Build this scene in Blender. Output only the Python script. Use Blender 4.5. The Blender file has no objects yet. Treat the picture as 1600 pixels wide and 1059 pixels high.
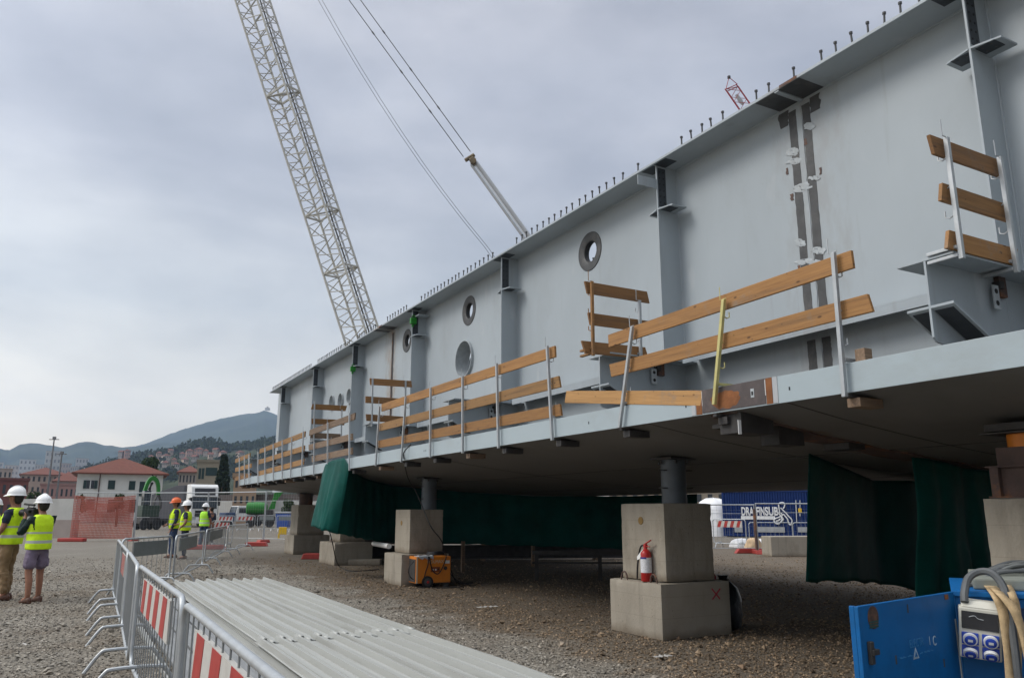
import bpy, bmesh, math, random
from mathutils import Vector, Matrix, Euler, noise as mnoise

random.seed(7)
SC = bpy.context.scene
COL = SC.collection
V = Vector
PI = math.pi

# ------------------------------------------------------------------ camera
F, CX, CY, HZ, VX, EYE = 1220.0, 800.0, 529.5, 798.0, 112.0, 1.5
TH = math.atan((HZ - CY) / F)
FH = F * math.cos(TH) + (HZ - CY) * math.sin(TH)
AL = math.atan((800 - VX) / FH)
CAMR = V((math.cos(AL), -math.sin(AL), 0))      # camera right on the ground
CAMF = V((math.sin(AL), math.cos(AL), 0))       # camera forward on the ground


def ray(x, y):
    up = CY - y
    f = F * math.cos(TH) - up * math.sin(TH)
    z = F * math.sin(TH) + up * math.cos(TH)
    return CAMR * (x - CX) + CAMF * f + V((0, 0, z))


def G(x, y, z=0.0):                              # point on a level at height z
    r = ray(x, y)
    return V((0, 0, EYE)) + r * ((z - EYE) / r.z)


def PX(x, y, X):                                 # point on the upright plane X = const
    r = ray(x, y)
    return V((0, 0, EYE)) + r * (X / r.x)


def PY(x, y, Y):
    r = ray(x, y)
    return V((0, 0, EYE)) + r * (Y / r.y)


def RD(x, y, d):                                 # point at forward distance d
    r = ray(x, y)
    return V((0, 0, EYE)) + r * (d / r.dot(CAMF))


cam = bpy.data.cameras.new('camera')
cam.sensor_width = 36.0
cam.lens = 36.0 * F / 1600.0
cam.clip_start = 0.05
cam.clip_end = 20000
camo = bpy.data.objects.new('camera', cam)
COL.objects.link(camo)
camo.location = (0, 0, EYE)
camo.rotation_euler = (PI / 2 + TH, 0, -AL)
SC.camera = camo

# ------------------------------------------------------------------ materials
MATS = {}


def nodes_of(m):
    m.use_nodes = True
    nt = m.node_tree
    return nt, nt.nodes, nt.links, nt.nodes['Principled BSDF']


def mat(name, col, rough=0.6, metal=0.0, var=0.12, scale=3.0, bump=0.0, bscale=60.0, stretch=(1, 1, 1),
        dirt=None, dirt_amt=0.0, dirt_scale=1.5, spec=0.4, seed_by_object=False, two=None):
    """principled paint/stone/cloth with a soft colour variation, optional second tone and stains"""
    if name in MATS:
        return MATS[name]
    m = bpy.data.materials.new(name)
    nt, N, L, b = nodes_of(m)
    b.inputs['Roughness'].default_value = rough
    b.inputs['Metallic'].default_value = metal
    b.inputs['Specular IOR Level'].default_value = spec
    tc = N.new('ShaderNodeTexCoord')
    mp = N.new('ShaderNodeMapping')
    mp.inputs['Scale'].default_value = stretch
    L.new(tc.outputs['Object'], mp.inputs['Vector'])
    vec = mp.outputs['Vector']
    if seed_by_object:
        oi = N.new('ShaderNodeObjectInfo')
        mul = N.new('ShaderNodeMath'); mul.operation = 'MULTIPLY'; mul.inputs[1].default_value = 40
        L.new(oi.outputs['Random'], mul.inputs[0])
        ad = N.new('ShaderNodeVectorMath'); ad.operation = 'ADD'
        L.new(vec, ad.inputs[0]); L.new(mul.outputs[0], ad.inputs[1])
        vec = ad.outputs[0]
    n1 = N.new('ShaderNodeTexNoise')
    n1.inputs['Scale'].default_value = scale
    n1.inputs['Detail'].default_value = 8
    n1.inputs['Roughness'].default_value = 0.62
    L.new(vec, n1.inputs['Vector'])
    rp = N.new('ShaderNodeValToRGB')
    rp.color_ramp.elements[0].position = 0.3
    rp.color_ramp.elements[1].position = 0.7
    c2 = two or [min(1, c * (1 + var)) for c in col[:3]]
    c1 = [c * (1 - var) for c in col[:3]]
    rp.color_ramp.elements[0].color = (*c1, 1)
    rp.color_ramp.elements[1].color = (*c2, 1)
    L.new(n1.outputs['Fac'], rp.inputs['Fac'])
    out = rp.outputs['Color']
    if dirt:
        n2 = N.new('ShaderNodeTexNoise')
        n2.inputs['Scale'].default_value = dirt_scale
        n2.inputs['Detail'].default_value = 10
        n2.inputs['Roughness'].default_value = 0.7
        L.new(vec, n2.inputs['Vector'])
        r2 = N.new('ShaderNodeMapRange')
        r2.inputs['From Min'].default_value = 0.52
        r2.inputs['From Max'].default_value = 0.72
        r2.inputs['To Max'].default_value = dirt_amt
        L.new(n2.outputs['Fac'], r2.inputs['Value'])
        mx = N.new('ShaderNodeMix'); mx.data_type = 'RGBA'
        mx.inputs['B'].default_value = (*dirt, 1)
        L.new(r2.outputs['Result'], mx.inputs['Factor'])
        L.new(out, mx.inputs['A'])
        out = mx.outputs['Result']
    L.new(out, b.inputs['Base Color'])
    if bump:
        n3 = N.new('ShaderNodeTexNoise')
        n3.inputs['Scale'].default_value = bscale
        n3.inputs['Detail'].default_value = 6
        L.new(vec, n3.inputs['Vector'])
        bp = N.new('ShaderNodeBump')
        bp.inputs['Strength'].default_value = bump
        bp.inputs['Distance'].default_value = 0.02
        L.new(n3.outputs['Fac'], bp.inputs['Height'])
        L.new(bp.outputs['Normal'], b.inputs['Normal'])
    MATS[name] = m
    m['_out'] = 0
    return m


def add_stain(m, centres, width, col, amt):
    """bands of smeared grinding dust and rust on both sides of a weld at Y = centre"""
    nt, N, L, b = nodes_of(m)
    src = b.inputs['Base Color'].links[0].from_socket
    tc = N.new('ShaderNodeTexCoord')
    sp = N.new('ShaderNodeSeparateXYZ')
    L.new(tc.outputs['Object'], sp.inputs[0])
    ns = N.new('ShaderNodeTexNoise')
    mp = N.new('ShaderNodeMapping'); mp.inputs['Scale'].default_value = (1, 1.6, 0.55)
    L.new(tc.outputs['Object'], mp.inputs['Vector']); L.new(mp.outputs['Vector'], ns.inputs['Vector'])
    ns.inputs['Scale'].default_value = 3.2; ns.inputs['Detail'].default_value = 9; ns.inputs['Roughness'].default_value = 0.68
    for c in centres:
        d = N.new('ShaderNodeMath'); d.operation = 'SUBTRACT'; d.inputs[1].default_value = c
        L.new(sp.outputs['Y'], d.inputs[0])
        a = N.new('ShaderNodeMath'); a.operation = 'ABSOLUTE'; L.new(d.outputs[0], a.inputs[0])
        r = N.new('ShaderNodeMapRange'); r.interpolation_type = 'SMOOTHSTEP'
        r.inputs['From Min'].default_value = 0.05; r.inputs['From Max'].default_value = width
        r.inputs['To Min'].default_value = 0.24; r.inputs['To Max'].default_value = -0.12
        L.new(a.outputs[0], r.inputs['Value'])
        ad = N.new('ShaderNodeMath'); ad.operation = 'ADD'
        L.new(r.outputs[0], ad.inputs[0]); L.new(ns.outputs['Fac'], ad.inputs[1])
        r2 = N.new('ShaderNodeMapRange')
        r2.inputs['From Min'].default_value = 0.56; r2.inputs['From Max'].default_value = 0.8; r2.inputs['To Max'].default_value = amt
        L.new(ad.outputs[0], r2.inputs['Value'])
        mx = N.new('ShaderNodeMix'); mx.data_type = 'RGBA'
        mx.inputs['B'].default_value = (*col, 1)
        L.new(r2.outputs[0], mx.inputs['Factor']); L.new(src, mx.inputs['A'])
        src = mx.outputs['Result']
    L.new(src, b.inputs['Base Color'])


def add_streaks(m):
    """thin rain streaks and scuffs running down the plate"""
    nt, N, L, b = nodes_of(m)
    src = b.inputs['Base Color'].links[0].from_socket
    tc = N.new('ShaderNodeTexCoord')
    for sc, st, lo, hi, col, amt in ((7.0, (1, 1, .06), .62, .76, (.24, .25, .245), .4), (2.2, (1, 1, .35), .64, .70, (.44, .46, .47), .45), (26.0, (1, 1.3, 1), .70, .76, (.22, .21, .2), .6)):
        mp = N.new('ShaderNodeMapping'); mp.inputs['Scale'].default_value = st
        L.new(tc.outputs['Object'], mp.inputs['Vector'])
        n = N.new('ShaderNodeTexNoise'); n.inputs['Scale'].default_value = sc; n.inputs['Detail'].default_value = 5
        L.new(mp.outputs['Vector'], n.inputs['Vector'])
        r = N.new('ShaderNodeMapRange'); r.inputs['From Min'].default_value = lo; r.inputs['From Max'].default_value = hi; r.inputs['To Max'].default_value = amt
        L.new(n.outputs['Fac'], r.inputs['Value'])
        mx = N.new('ShaderNodeMix'); mx.data_type = 'RGBA'; mx.inputs['B'].default_value = (*col, 1)
        L.new(r.outputs[0], mx.inputs['Factor']); L.new(src, mx.inputs['A'])
        src = mx.outputs['Result']
    L.new(src, b.inputs['Base Color'])


STEEL = (0.335, 0.375, 0.40)
M_PAINT = mat('grey_paint', STEEL, 0.5, 0, 0.06, 0.9, dirt=(0.24, 0.255, 0.26), dirt_amt=0.45, dirt_scale=0.8, stretch=(1, 1, 0.5), bump=0.06, bscale=1.1)
add_streaks(M_PAINT)
add_stain(M_PAINT, [5.63, 19.25], 1.0, (0.25, 0.245, 0.235), 0.4)
add_stain(M_PAINT, [19.35], 0.7, (0.27, 0.19, 0.12), 0.5)
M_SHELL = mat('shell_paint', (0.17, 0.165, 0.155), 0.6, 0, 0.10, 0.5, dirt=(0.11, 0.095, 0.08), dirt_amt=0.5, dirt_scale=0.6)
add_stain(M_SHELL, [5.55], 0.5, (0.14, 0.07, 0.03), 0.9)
M_FASCIA = mat('fascia_paint', (0.345, 0.405, 0.43), 0.45, 0, 0.05, 1.2, dirt=(0.26, 0.27, 0.265), dirt_amt=0.4, dirt_scale=1.6, stretch=(1, .5, 1))
M_BARE = mat('bare_steel', (0.065, 0.066, 0.067), 0.55, 0.3, 0.25, 5, dirt=(0.16, 0.15, 0.14), dirt_amt=0.6, dirt_scale=3)
M_BOLTED = mat('dark_primer', (0.045, 0.052, 0.06), 0.7, 0, 0.2, 8)
M_SEAL = mat('white_primer', (0.38, 0.41, 0.425), 0.7, 0, 0.2, 9, dirt=(.3, .3, .3), dirt_amt=.6, dirt_scale=7)
M_RUST = mat('rusty_steel', (0.10, 0.065, 0.055), 0.75, 0.1, 0.3, 4, bump=0.2, bscale=50, dirt=(0.36, 0.13, 0.03), dirt_amt=0.9, dirt_scale=3.2)
M_RUST2 = mat('rust_strip', (0.20, 0.075, 0.025), 0.8, 0, 0.4, 6, bump=0.2, bscale=50)
M_WIRE = mat('wire_grey', (0.24, 0.25, 0.25), 0.55, 0.3, 0.1, 5)
M_DKSTEEL = mat('dark_steel', (0.05, 0.047, 0.045), 0.6, 0.3, 0.3, 6)
M_GALV = mat('galvanised', (0.40, 0.42, 0.43), 0.45, 0.5, 0.12, 9, dirt=(0.3, 0.3, 0.3), dirt_amt=0.4, dirt_scale=5, seed_by_object=True)
M_YGALV = mat('yellow_zinc', (0.52, 0.47, 0.20), 0.5, 0.35, 0.15, 9)
WOODS = []
for k, (c, c2) in enumerate([((0.31, 0.165, 0.06), (0.43, 0.24, 0.09)), ((0.23, 0.11, 0.036), (0.35, 0.18, 0.06)),
                             ((0.17, 0.085, 0.032), (0.27, 0.135, 0.05)), ((0.13, 0.09, 0.06), (0.25, 0.165, 0.105))]):
    WOODS.append(mat('timber_%s' % ['pale', 'orange', 'brown', 'weathered'][k], c, 0.7, 0, 0, 5, two=c2, stretch=(0.45, 11, 11),
                     dirt=(0.11, 0.065, 0.035), dirt_amt=0.75, dirt_scale=1.3, bump=0.15, bscale=20, seed_by_object=True))
def add_knots(m):
    """knots, nail stains and cement splashes on scaffold boards"""
    nt, N, L, b = nodes_of(m)
    src = b.inputs['Base Color'].links[0].from_socket
    tc = N.new('ShaderNodeTexCoord'); oi = N.new('ShaderNodeObjectInfo')
    mu = N.new('ShaderNodeMath'); mu.operation = 'MULTIPLY'; mu.inputs[1].default_value = 60; L.new(oi.outputs['Random'], mu.inputs[0])
    ad = N.new('ShaderNodeVectorMath'); ad.operation = 'ADD'; L.new(tc.outputs['Object'], ad.inputs[0]); L.new(mu.outputs[0], ad.inputs[1])
    for st, sc, hi, col, amt in (((1, 1, 2.2), 4.5, .13, (.07, .03, .012), .85), ((1, 1, 1), 11, .10, (.03, .022, .018), .7)):
        mp = N.new('ShaderNodeMapping'); mp.inputs['Scale'].default_value = st; L.new(ad.outputs[0], mp.inputs['Vector'])
        v = N.new('ShaderNodeTexVoronoi'); v.inputs['Scale'].default_value = sc; L.new(mp.outputs['Vector'], v.inputs['Vector'])
        r = N.new('ShaderNodeMapRange'); r.inputs['From Min'].default_value = hi * .5; r.inputs['From Max'].default_value = hi; r.inputs['To Min'].default_value = amt; r.inputs['To Max'].default_value = 0
        L.new(v.outputs['Distance'], r.inputs['Value'])
        mx = N.new('ShaderNodeMix'); mx.data_type = 'RGBA'; mx.inputs['B'].default_value = (*col, 1)
        L.new(r.outputs[0], mx.inputs['Factor']); L.new(src, mx.inputs['A']); src = mx.outputs['Result']
    n = N.new('ShaderNodeTexNoise'); n.inputs['Scale'].default_value = 3.2; n.inputs['Detail'].default_value = 9; n.inputs['Roughness'].default_value = .7
    L.new(ad.outputs[0], n.inputs['Vector'])
    r = N.new('ShaderNodeMapRange'); r.inputs['From Min'].default_value = .58; r.inputs['From Max'].default_value = .70; r.inputs['To Max'].default_value = .55
    L.new(n.outputs['Fac'], r.inputs['Value'])
    mx = N.new('ShaderNodeMix'); mx.data_type = 'RGBA'; mx.inputs['B'].default_value = (.20, .165, .13, 1)
    L.new(r.outputs[0], mx.inputs['Factor']); L.new(src, mx.inputs['A'])
    # every board its own shade
    hs = N.new('ShaderNodeHueSaturation'); L.new(mx.outputs['Result'], hs.inputs['Color'])
    r = N.new('ShaderNodeMapRange'); r.inputs['To Min'].default_value = .68; r.inputs['To Max'].default_value = 1.2; L.new(oi.outputs['Random'], r.inputs['Value'])
    L.new(r.outputs[0], hs.inputs['Value'])
    L.new(hs.outputs['Color'], b.inputs['Base Color'])


for w_ in WOODS:
    add_knots(w_)
M_CONC = mat('concrete', (0.315, 0.28, 0.225), 0.85, 0, 0.14, 2.2, bump=0.35, bscale=60, dirt=(0.17, 0.145, 0.11), dirt_amt=0.8, dirt_scale=1.7,
             stretch=(1, 1, 0.45), seed_by_object=True)
def add_concrete_wear(m):
    """air holes, formwork board lines and splashed mud at the foot"""
    nt, N, L, b = nodes_of(m)
    src = b.inputs['Base Color'].links[0].from_socket
    tc = N.new('ShaderNodeTexCoord')
    vo = N.new('ShaderNodeTexVoronoi'); vo.inputs['Scale'].default_value = 19
    L.new(tc.outputs['Object'], vo.inputs['Vector'])
    n = N.new('ShaderNodeTexNoise'); n.inputs['Scale'].default_value = 6; n.inputs['Detail'].default_value = 4
    L.new(tc.outputs['Object'], n.inputs['Vector'])
    r = N.new('ShaderNodeMapRange'); r.inputs['From Min'].default_value = .10; r.inputs['From Max'].default_value = .14; r.inputs['To Min'].default_value = 1; r.inputs['To Max'].default_value = 0
    L.new(vo.outputs['Distance'], r.inputs['Value'])
    r2 = N.new('ShaderNodeMapRange'); r2.inputs['From Min'].default_value = .5; r2.inputs['From Max'].default_value = .56; r2.inputs['To Max'].default_value = .7
    L.new(n.outputs['Fac'], r2.inputs['Value'])
    mu = N.new('ShaderNodeMath'); mu.operation = 'MULTIPLY'; L.new(r.outputs[0], mu.inputs[0]); L.new(r2.outputs[0], mu.inputs[1])
    sp = N.new('ShaderNodeSeparateXYZ'); L.new(tc.outputs['Object'], sp.inputs[0])
    fr = N.new('ShaderNodeMath'); fr.operation = 'FRACT'
    sc = N.new('ShaderNodeMath'); sc.operation = 'MULTIPLY'; sc.inputs[1].default_value = 4.1; L.new(sp.outputs['Z'], sc.inputs[0]); L.new(sc.outputs[0], fr.inputs[0])
    r3 = N.new('ShaderNodeMapRange'); r3.inputs['From Min'].default_value = .0; r3.inputs['From Max'].default_value = .035; r3.inputs['To Min'].default_value = .3; r3.inputs['To Max'].default_value = 0
    L.new(fr.outputs[0], r3.inputs['Value'])
    mxm = N.new('ShaderNodeMath'); mxm.operation = 'MAXIMUM'; L.new(mu.outputs[0], mxm.inputs[0]); L.new(r3.outputs[0], mxm.inputs[1])
    st = N.new('ShaderNodeMapping'); st.inputs['Scale'].default_value = (9, 9, .8); L.new(tc.outputs['Object'], st.inputs['Vector'])
    n2 = N.new('ShaderNodeTexNoise'); n2.inputs['Scale'].default_value = 1.0; n2.inputs['Detail'].default_value = 6; L.new(st.outputs['Vector'], n2.inputs['Vector'])
    r4 = N.new('ShaderNodeMapRange'); r4.inputs['From Min'].default_value = .55; r4.inputs['From Max'].default_value = .72; r4.inputs['To Max'].default_value = .45; L.new(n2.outputs['Fac'], r4.inputs['Value'])
    mud = N.new('ShaderNodeMath'); mud.operation = 'MULTIPLY_ADD'; mud.inputs[1].default_value = -.16; L.new(n.outputs['Fac'], mud.inputs[0]); L.new(sp.outputs['Z'], mud.inputs[2])
    r5 = N.new('ShaderNodeMapRange'); r5.inputs['From Min'].default_value = -.06; r5.inputs['From Max'].default_value = .04; r5.inputs['To Min'].default_value = .6; r5.inputs['To Max'].default_value = 0; L.new(mud.outputs[0], r5.inputs['Value'])
    for f, c in ((r4, (.17, .15, .12)), (r5, (.15, .11, .07)), (mxm, (.09, .075, .055))):
        mx = N.new('ShaderNodeMix'); mx.data_type = 'RGBA'; mx.inputs['B'].default_value = (*c, 1)
        L.new(f.outputs[0], mx.inputs['Factor']); L.new(src, mx.inputs['A']); src = mx.outputs['Result']
    L.new(src, b.inputs['Base Color'])


add_concrete_wear(M_CONC)
M_SCALE = mat('mill_scale', (0.085, 0.07, 0.068), 0.6, 0.2, 0.2, 6, dirt=(0.16, 0.12, 0.11), dirt_amt=.6, dirt_scale=5)
M_TARP = mat('green_tarpaulin', (0.0, 0.05, 0.041), 0.6, 0, 0.2, 1.5, spec=0.15, two=(0.001, 0.085, 0.068), bump=0.45, bscale=7)
M_BLACK = mat('black_rubber', (0.012, 0.012, 0.013), 0.6, 0, 0.3, 8)
M_GREYHOSE = mat('grey_hose', (0.085, 0.09, 0.092), 0.5, 0, 0.15, 10)
M_RED = mat('red_paint', (0.42, 0.022, 0.02), 0.35, 0, 0.1, 5)
M_REDPL = mat('red_plastic', (0.36, 0.045, 0.035), 0.6, 0, 0.15, 6)
M_WHITE = mat('white_paint', (0.72, 0.72, 0.70), 0.5, 0, 0.05, 4, dirt=(0.5, 0.48, 0.45), dirt_amt=0.4, dirt_scale=3)
M_ORANGE = mat('orange_paint', (0.62, 0.19, 0.015), 0.45, 0, 0.08, 4, dirt=(0.32, 0.10, 0.015), dirt_amt=0.5, dirt_scale=4)
M_BLUE = mat('blue_paint', (0.006, 0.105, 0.30), 0.45, 0, 0.08, 3, dirt=(0.012, 0.06, 0.14), dirt_amt=0.6, dirt_scale=3.5, bump=0.02, bscale=14, spec=.2)
M_SOCKET = mat('socket_blue', (0.02, 0.06, 0.38), 0.4, 0, 0.1, 9)
M_CREAM = mat('cream_plastic', (0.56, 0.54, 0.46), 0.5, 0, 0.08, 9, dirt=(0.35, 0.32, 0.26), dirt_amt=0.4, dirt_scale=9)
M_STRAP = mat('tan_webbing', (0.43, 0.31, 0.17), 0.85, 0, 0.2, 22, bump=0.3, bscale=120)
M_CONT = mat('container_blue', (0.005, 0.022, 0.105), 0.5, 0, 0.1, 1.5, dirt=(0.01, 0.025, 0.09), dirt_amt=0.5, spec=.2)
M_HIVIS = mat('hi_vis_yellow', (0.60, 0.86, 0.012), 0.7, 0, 0.12, 7, bump=0.9, bscale=9)
M_HIGREEN = mat('hi_vis_green', (0.42, 0.85, 0.05), 0.7, 0, 0.06, 7)
M_STRIPE = mat('reflective_grey', (0.42, 0.44, 0.44), 0.4, 0.1, 0.08, 9)
M_SKIN = mat('skin', (0.27, 0.125, 0.075), 0.55, 0, 0.08, 20)
M_HAIR = mat('dark_hair', (0.02, 0.016, 0.013), 0.6, 0, 0.2, 40)
M_HELMET = mat('helmet_white', (0.80, 0.80, 0.79), 0.3, 0, 0.02, 5)
M_HELRED = mat('helmet_orange', (0.70, 0.12, 0.02), 0.3, 0, 0.03, 5)
M_NAVY = mat('navy_cloth', (0.012, 0.018, 0.04), 0.85, 0, 0.25, 9, bump=0.3, bscale=18)
M_DKGREEN = mat('dark_green_cloth', (0.008, 0.024, 0.022), 0.85, 0, 0.25, 9, bump=0.3, bscale=18)
M_TAN = mat('tan_cloth', (0.22, 0.145, 0.075), 0.85, 0, 0.2, 8, bump=0.4, bscale=14)
M_MAUVE = mat('mauve_cloth', (0.17, 0.135, 0.19), 0.85, 0, 0.2, 8, bump=0.4, bscale=14)
M_DENIM = mat('denim', (0.025, 0.045, 0.10), 0.85, 0, 0.25, 9, bump=0.3, bscale=18)
M_LEATHER = mat('brown_leather', (0.075, 0.032, 0.018), 0.6, 0, 0.2, 12)
M_SHEET = mat('pale_sheet_metal', (0.37, 0.375, 0.35), 0.45, 0.15, 0.06, 1.2, dirt=(0.23, 0.225, 0.20), dirt_amt=0.75, dirt_scale=1.6, seed_by_object=True, stretch=(9, .22, 1))
M_GLASS = mat('dark_glass', (0.03, 0.038, 0.045), 0.12, 0, 0.1, 2, spec=0.6)
M_CRANE = mat('pale_lattice_paint', (0.45, 0.44, 0.395), 0.5, 0, 0.18, 3)
M_CRANERED = mat('red_lattice_paint', (0.30, 0.035, 0.04), 0.5, 0, 0.1, 3)
M_TUBE = mat('bridle_grey', (0.42, 0.43, 0.44), 0.4, 0.3, 0.08, 2)
M_ROPE = mat('steel_rope', (0.12, 0.12, 0.12), 0.6, 0.4, 0.1, 3)
M_GREEN = mat('machine_green', (0.016, 0.18, 0.016), 0.4, 0, 0.08, 3)
M_PLASTIC = mat('white_sheeting', (0.72, 0.72, 0.72), 0.5, 0, 0.06, 3, bump=0.6, bscale=3)
M_SAND = mat('sand_sack', (0.50, 0.36, 0.22), 0.8, 0, 0.2, 5, bump=0.4, bscale=10)
M_YELLOW = mat('yellow_plastic', (0.60, 0.38, 0.01), 0.5, 0, 0.1, 5)
M_HOARD = mat('site_hoarding_grey', (0.40, 0.40, 0.38), 0.8, 0, 0.1, 1.2, dirt=(0.3, 0.28, 0.26), dirt_amt=0.5, dirt_scale=1)


# ------------------------------------------------------------------ mesh collector
class MB:
    def __init__(self):
        self.v, self.f, self.mi = [], [], []

    def add(self, vs, fs, mi=0):
        o = len(self.v)
        self.v += [tuple(p) for p in vs]
        self.f += [tuple(i + o for i in q) for q in fs]
        self.mi += [mi] * len(fs)
        return self

    def box(self, lo, hi, mi=0, M=None):
        x0, y0, z0 = lo; x1, y1, z1 = hi
        vs = [V(p) for p in ((x0, y0, z0), (x1, y0, z0), (x1, y1, z0), (x0, y1, z0), (x0, y0, z1), (x1, y0, z1), (x1, y1, z1), (x0, y1, z1))]
        if M is not None:
            vs = [M @ p for p in vs]
        return self.add(vs, [(3, 2, 1, 0), (4, 5, 6, 7), (0, 1, 5, 4), (1, 2, 6, 5), (2, 3, 7, 6), (3, 0, 4, 7)], mi)

    def bar(self, p, q, w, h, up=(0, 0, 1), mi=0):
        """rectangular bar from p to q, w sideways, h along up"""
        p, q = V(p), V(q)
        d = (q - p).normalized()
        s = d.cross(V(up)).normalized()
        u = s.cross(d)
        vs = []
        for c in (p, q):
            for a, b in ((-1, -1), (1, -1), (1, 1), (-1, 1)):
                vs.append(c + s * (a * w / 2) + u * (b * h / 2))
        return self.add(vs, [(3, 2, 1, 0), (4, 5, 6, 7), (0, 1, 5, 4), (1, 2, 6, 5), (2, 3, 7, 6), (3, 0, 4, 7)], mi)

    def tube(self, pts, r, n=8, mi=0, closed=False, cap=True):
        pts = [V(p) for p in pts]
        m = len(pts)
        rs = r if isinstance(r, (list, tuple)) else [r] * m
        vs, fs = [], []
        ref = None
        for i, p in enumerate(pts):
            a = pts[(i - 1) % m] if (closed or i > 0) else p
            b = pts[(i + 1) % m] if (closed or i < m - 1) else p
            d = (b - a).normalized()
            if ref is None:
                ref = d.orthogonal().normalized()
            else:
                ref = (ref - d * ref.dot(d))
                ref = ref.normalized() if ref.length > 1e-6 else d.orthogonal().normalized()
            s = d.cross(ref)
            for k in range(n):
                t = 2 * PI * k / n
                vs.append(p + (ref * math.cos(t) + s * math.sin(t)) * rs[i])
        for i in range(m if closed else m - 1):
            j = (i + 1) % m
            for k in range(n):
                k2 = (k + 1) % n
                fs.append((i * n + k, i * n + k2, j * n + k2, j * n + k))
        if cap and not closed:
            fs.append(tuple(reversed(range(n))))
            fs.append(tuple((m - 1) * n + k for k in range(n)))
        return self.add(vs, fs, mi)

    def lathe(self, prof, n=16, M=None, mi=0):
        """profile of (radius, height) turned about z"""
        vs, fs = [], []
        for r, z in prof:
            for k in range(n):
                t = 2 * PI * k / n
                vs.append(V((r * math.cos(t), r * math.sin(t), z)))
        for i in range(len(prof) - 1):
            for k in range(n):
                k2 = (k + 1) % n
                fs.append((i * n + k, i * n + k2, (i + 1) * n + k2, (i + 1) * n + k))
        fs.append(tuple(reversed(range(n))))
        fs.append(tuple((len(prof) - 1) * n + k for k in range(n)))
        if M is not None:
            vs = [M @ p for p in vs]
        return self.add(vs, fs, mi)

    def loft(self, rings, mi=0, cap=True):
        n = len(rings[0])
        vs = [p for r in rings for p in r]
        fs = []
        for i in range(len(rings) - 1):
            for k in range(n):
                k2 = (k + 1) % n
                fs.append((i * n + k, i * n + k2, (i + 1) * n + k2, (i + 1) * n + k))
        if cap:
            fs.append(tuple(reversed(range(n))))
            fs.append(tuple((len(rings) - 1) * n + k for k in range(n)))
        return self.add(vs, fs, mi)

    def prism(self, poly, axis, a, b, mi=0):
        """2-D outline pushed from a to b along axis 'x', 'y' or 'z'"""
        def p3(u, v, w):
            return {'x': V((w, u, v)), 'y': V((u, w, v)), 'z': V((u, v, w))}[axis]
        n = len(poly)
        vs = [p3(u, v, a) for u, v in poly] + [p3(u, v, b) for u, v in poly]
        fs = [tuple(reversed(range(n))), tuple(range(n, 2 * n))]
        fs += [(i, (i + 1) % n, n + (i + 1) % n, n + i) for i in range(n)]
        return self.add(vs, fs, mi)

    def xf(self, M):
        self.v = [tuple(M @ V(p)) for p in self.v]
        return self

    def build(self, name, mats, parent=None, smooth=False, bevel=0.0, seg=2, angle=40, loc=None):
        me = bpy.data.meshes.new(name)
        vs = self.v
        if loc is not None:
            l = V(loc)
            vs = [tuple(V(p) - l) for p in vs]
        me.from_pydata(vs, [], self.f)
        if not isinstance(mats, (list, tuple)):
            mats = [mats]
        for m in mats:
            me.materials.append(m)
        for p, k in zip(me.polygons, self.mi):
            p.material_index = k
        bm = bmesh.new()
        bm.from_mesh(me)
        bmesh.ops.recalc_face_normals(bm, faces=bm.faces)
        if bevel:
            ed = [e for e in bm.edges if len(e.link_faces) == 2 and e.calc_face_angle(0) > math.radians(angle)]
            bmesh.ops.bevel(bm, geom=ed, offset=bevel, segments=seg, affect='EDGES', profile=0.6, clamp_overlap=True)
        if smooth:
            for f in bm.faces:
                f.smooth = True
            for e in bm.edges:
                if len(e.link_faces) == 2 and e.calc_face_angle(0) > math.radians(angle):
                    e.smooth = False
        bm.to_mesh(me)
        bm.free()
        o = bpy.data.objects.new(name, me)
        COL.objects.link(o)
        if loc is not None:
            o.location = loc
        if parent is not None:
            o.parent = parent
            if loc is not None:
                o.location = V(loc)
        return o


def tag(o, label, cat, group=None):
    o['label'] = label
    o['category'] = cat
    if group:
        o['group'] = group
    return o


def struct(o, kind='structure'):
    o['kind'] = kind
    return o


def thing(name, label, cat, loc=(0, 0, 0), rz=0.0, group=None):
    o = bpy.data.objects.new(name, None)
    o.empty_display_size = 0.2
    COL.objects.link(o)
    o.location = loc
    o.rotation_euler = (0, 0, rz)
    return tag(o, label, cat, group)


def copy_child(src, parent, loc=None):
    c = src.copy()
    COL.objects.link(c)
    c.parent = parent
    if loc is not None:
        c.location = loc
    return c


def copy_thing(src, loc, rz, label):
    r = src.copy(); COL.objects.link(r)
    r.location = loc; r.rotation_euler = (0, 0, rz); r['label'] = label
    for ch in list(src.children):
        c = copy_child(ch, r)
        for g in list(ch.children):
            copy_child(g, c)
    return r


def text_mesh(s, name, material, size, M, parent, extrude=0.002, align='CENTER', xs=1.0, bold=0.0):
    cu = bpy.data.curves.new(name, 'FONT')
    cu.offset = bold
    cu.body = s
    cu.size = size
    cu.extrude = extrude
    cu.align_x = align
    cu.align_y = 'CENTER'
    o = bpy.data.objects.new(name, cu)
    COL.objects.link(o)
    dg = bpy.context.evaluated_depsgraph_get()
    me = bpy.data.meshes.new_from_object(o.evaluated_get(dg))
    bpy.data.objects.remove(o)
    me.name = name
    me.materials.clear()
    me.materials.append(material)
    for p in me.polygons:
        p.material_index = 0
    me.transform(M @ Matrix.Diagonal((xs, 1, 1, 1)))
    r = bpy.data.objects.new(name, me)
    COL.objects.link(r)
    r.parent = parent
    return r


def frame(o, x, y, z):
    """4x4 from origin and axes"""
    x, y, z = V(x).normalized(), V(y).normalized(), V(z).normalized()
    return Matrix(((x.x, y.x, z.x, o[0]), (x.y, y.y, z.y, o[1]), (x.z, y.z, z.z, o[2]), (0, 0, 0, 1)))


def lerp(a, b, t):
    return a + (b - a) * t


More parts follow.
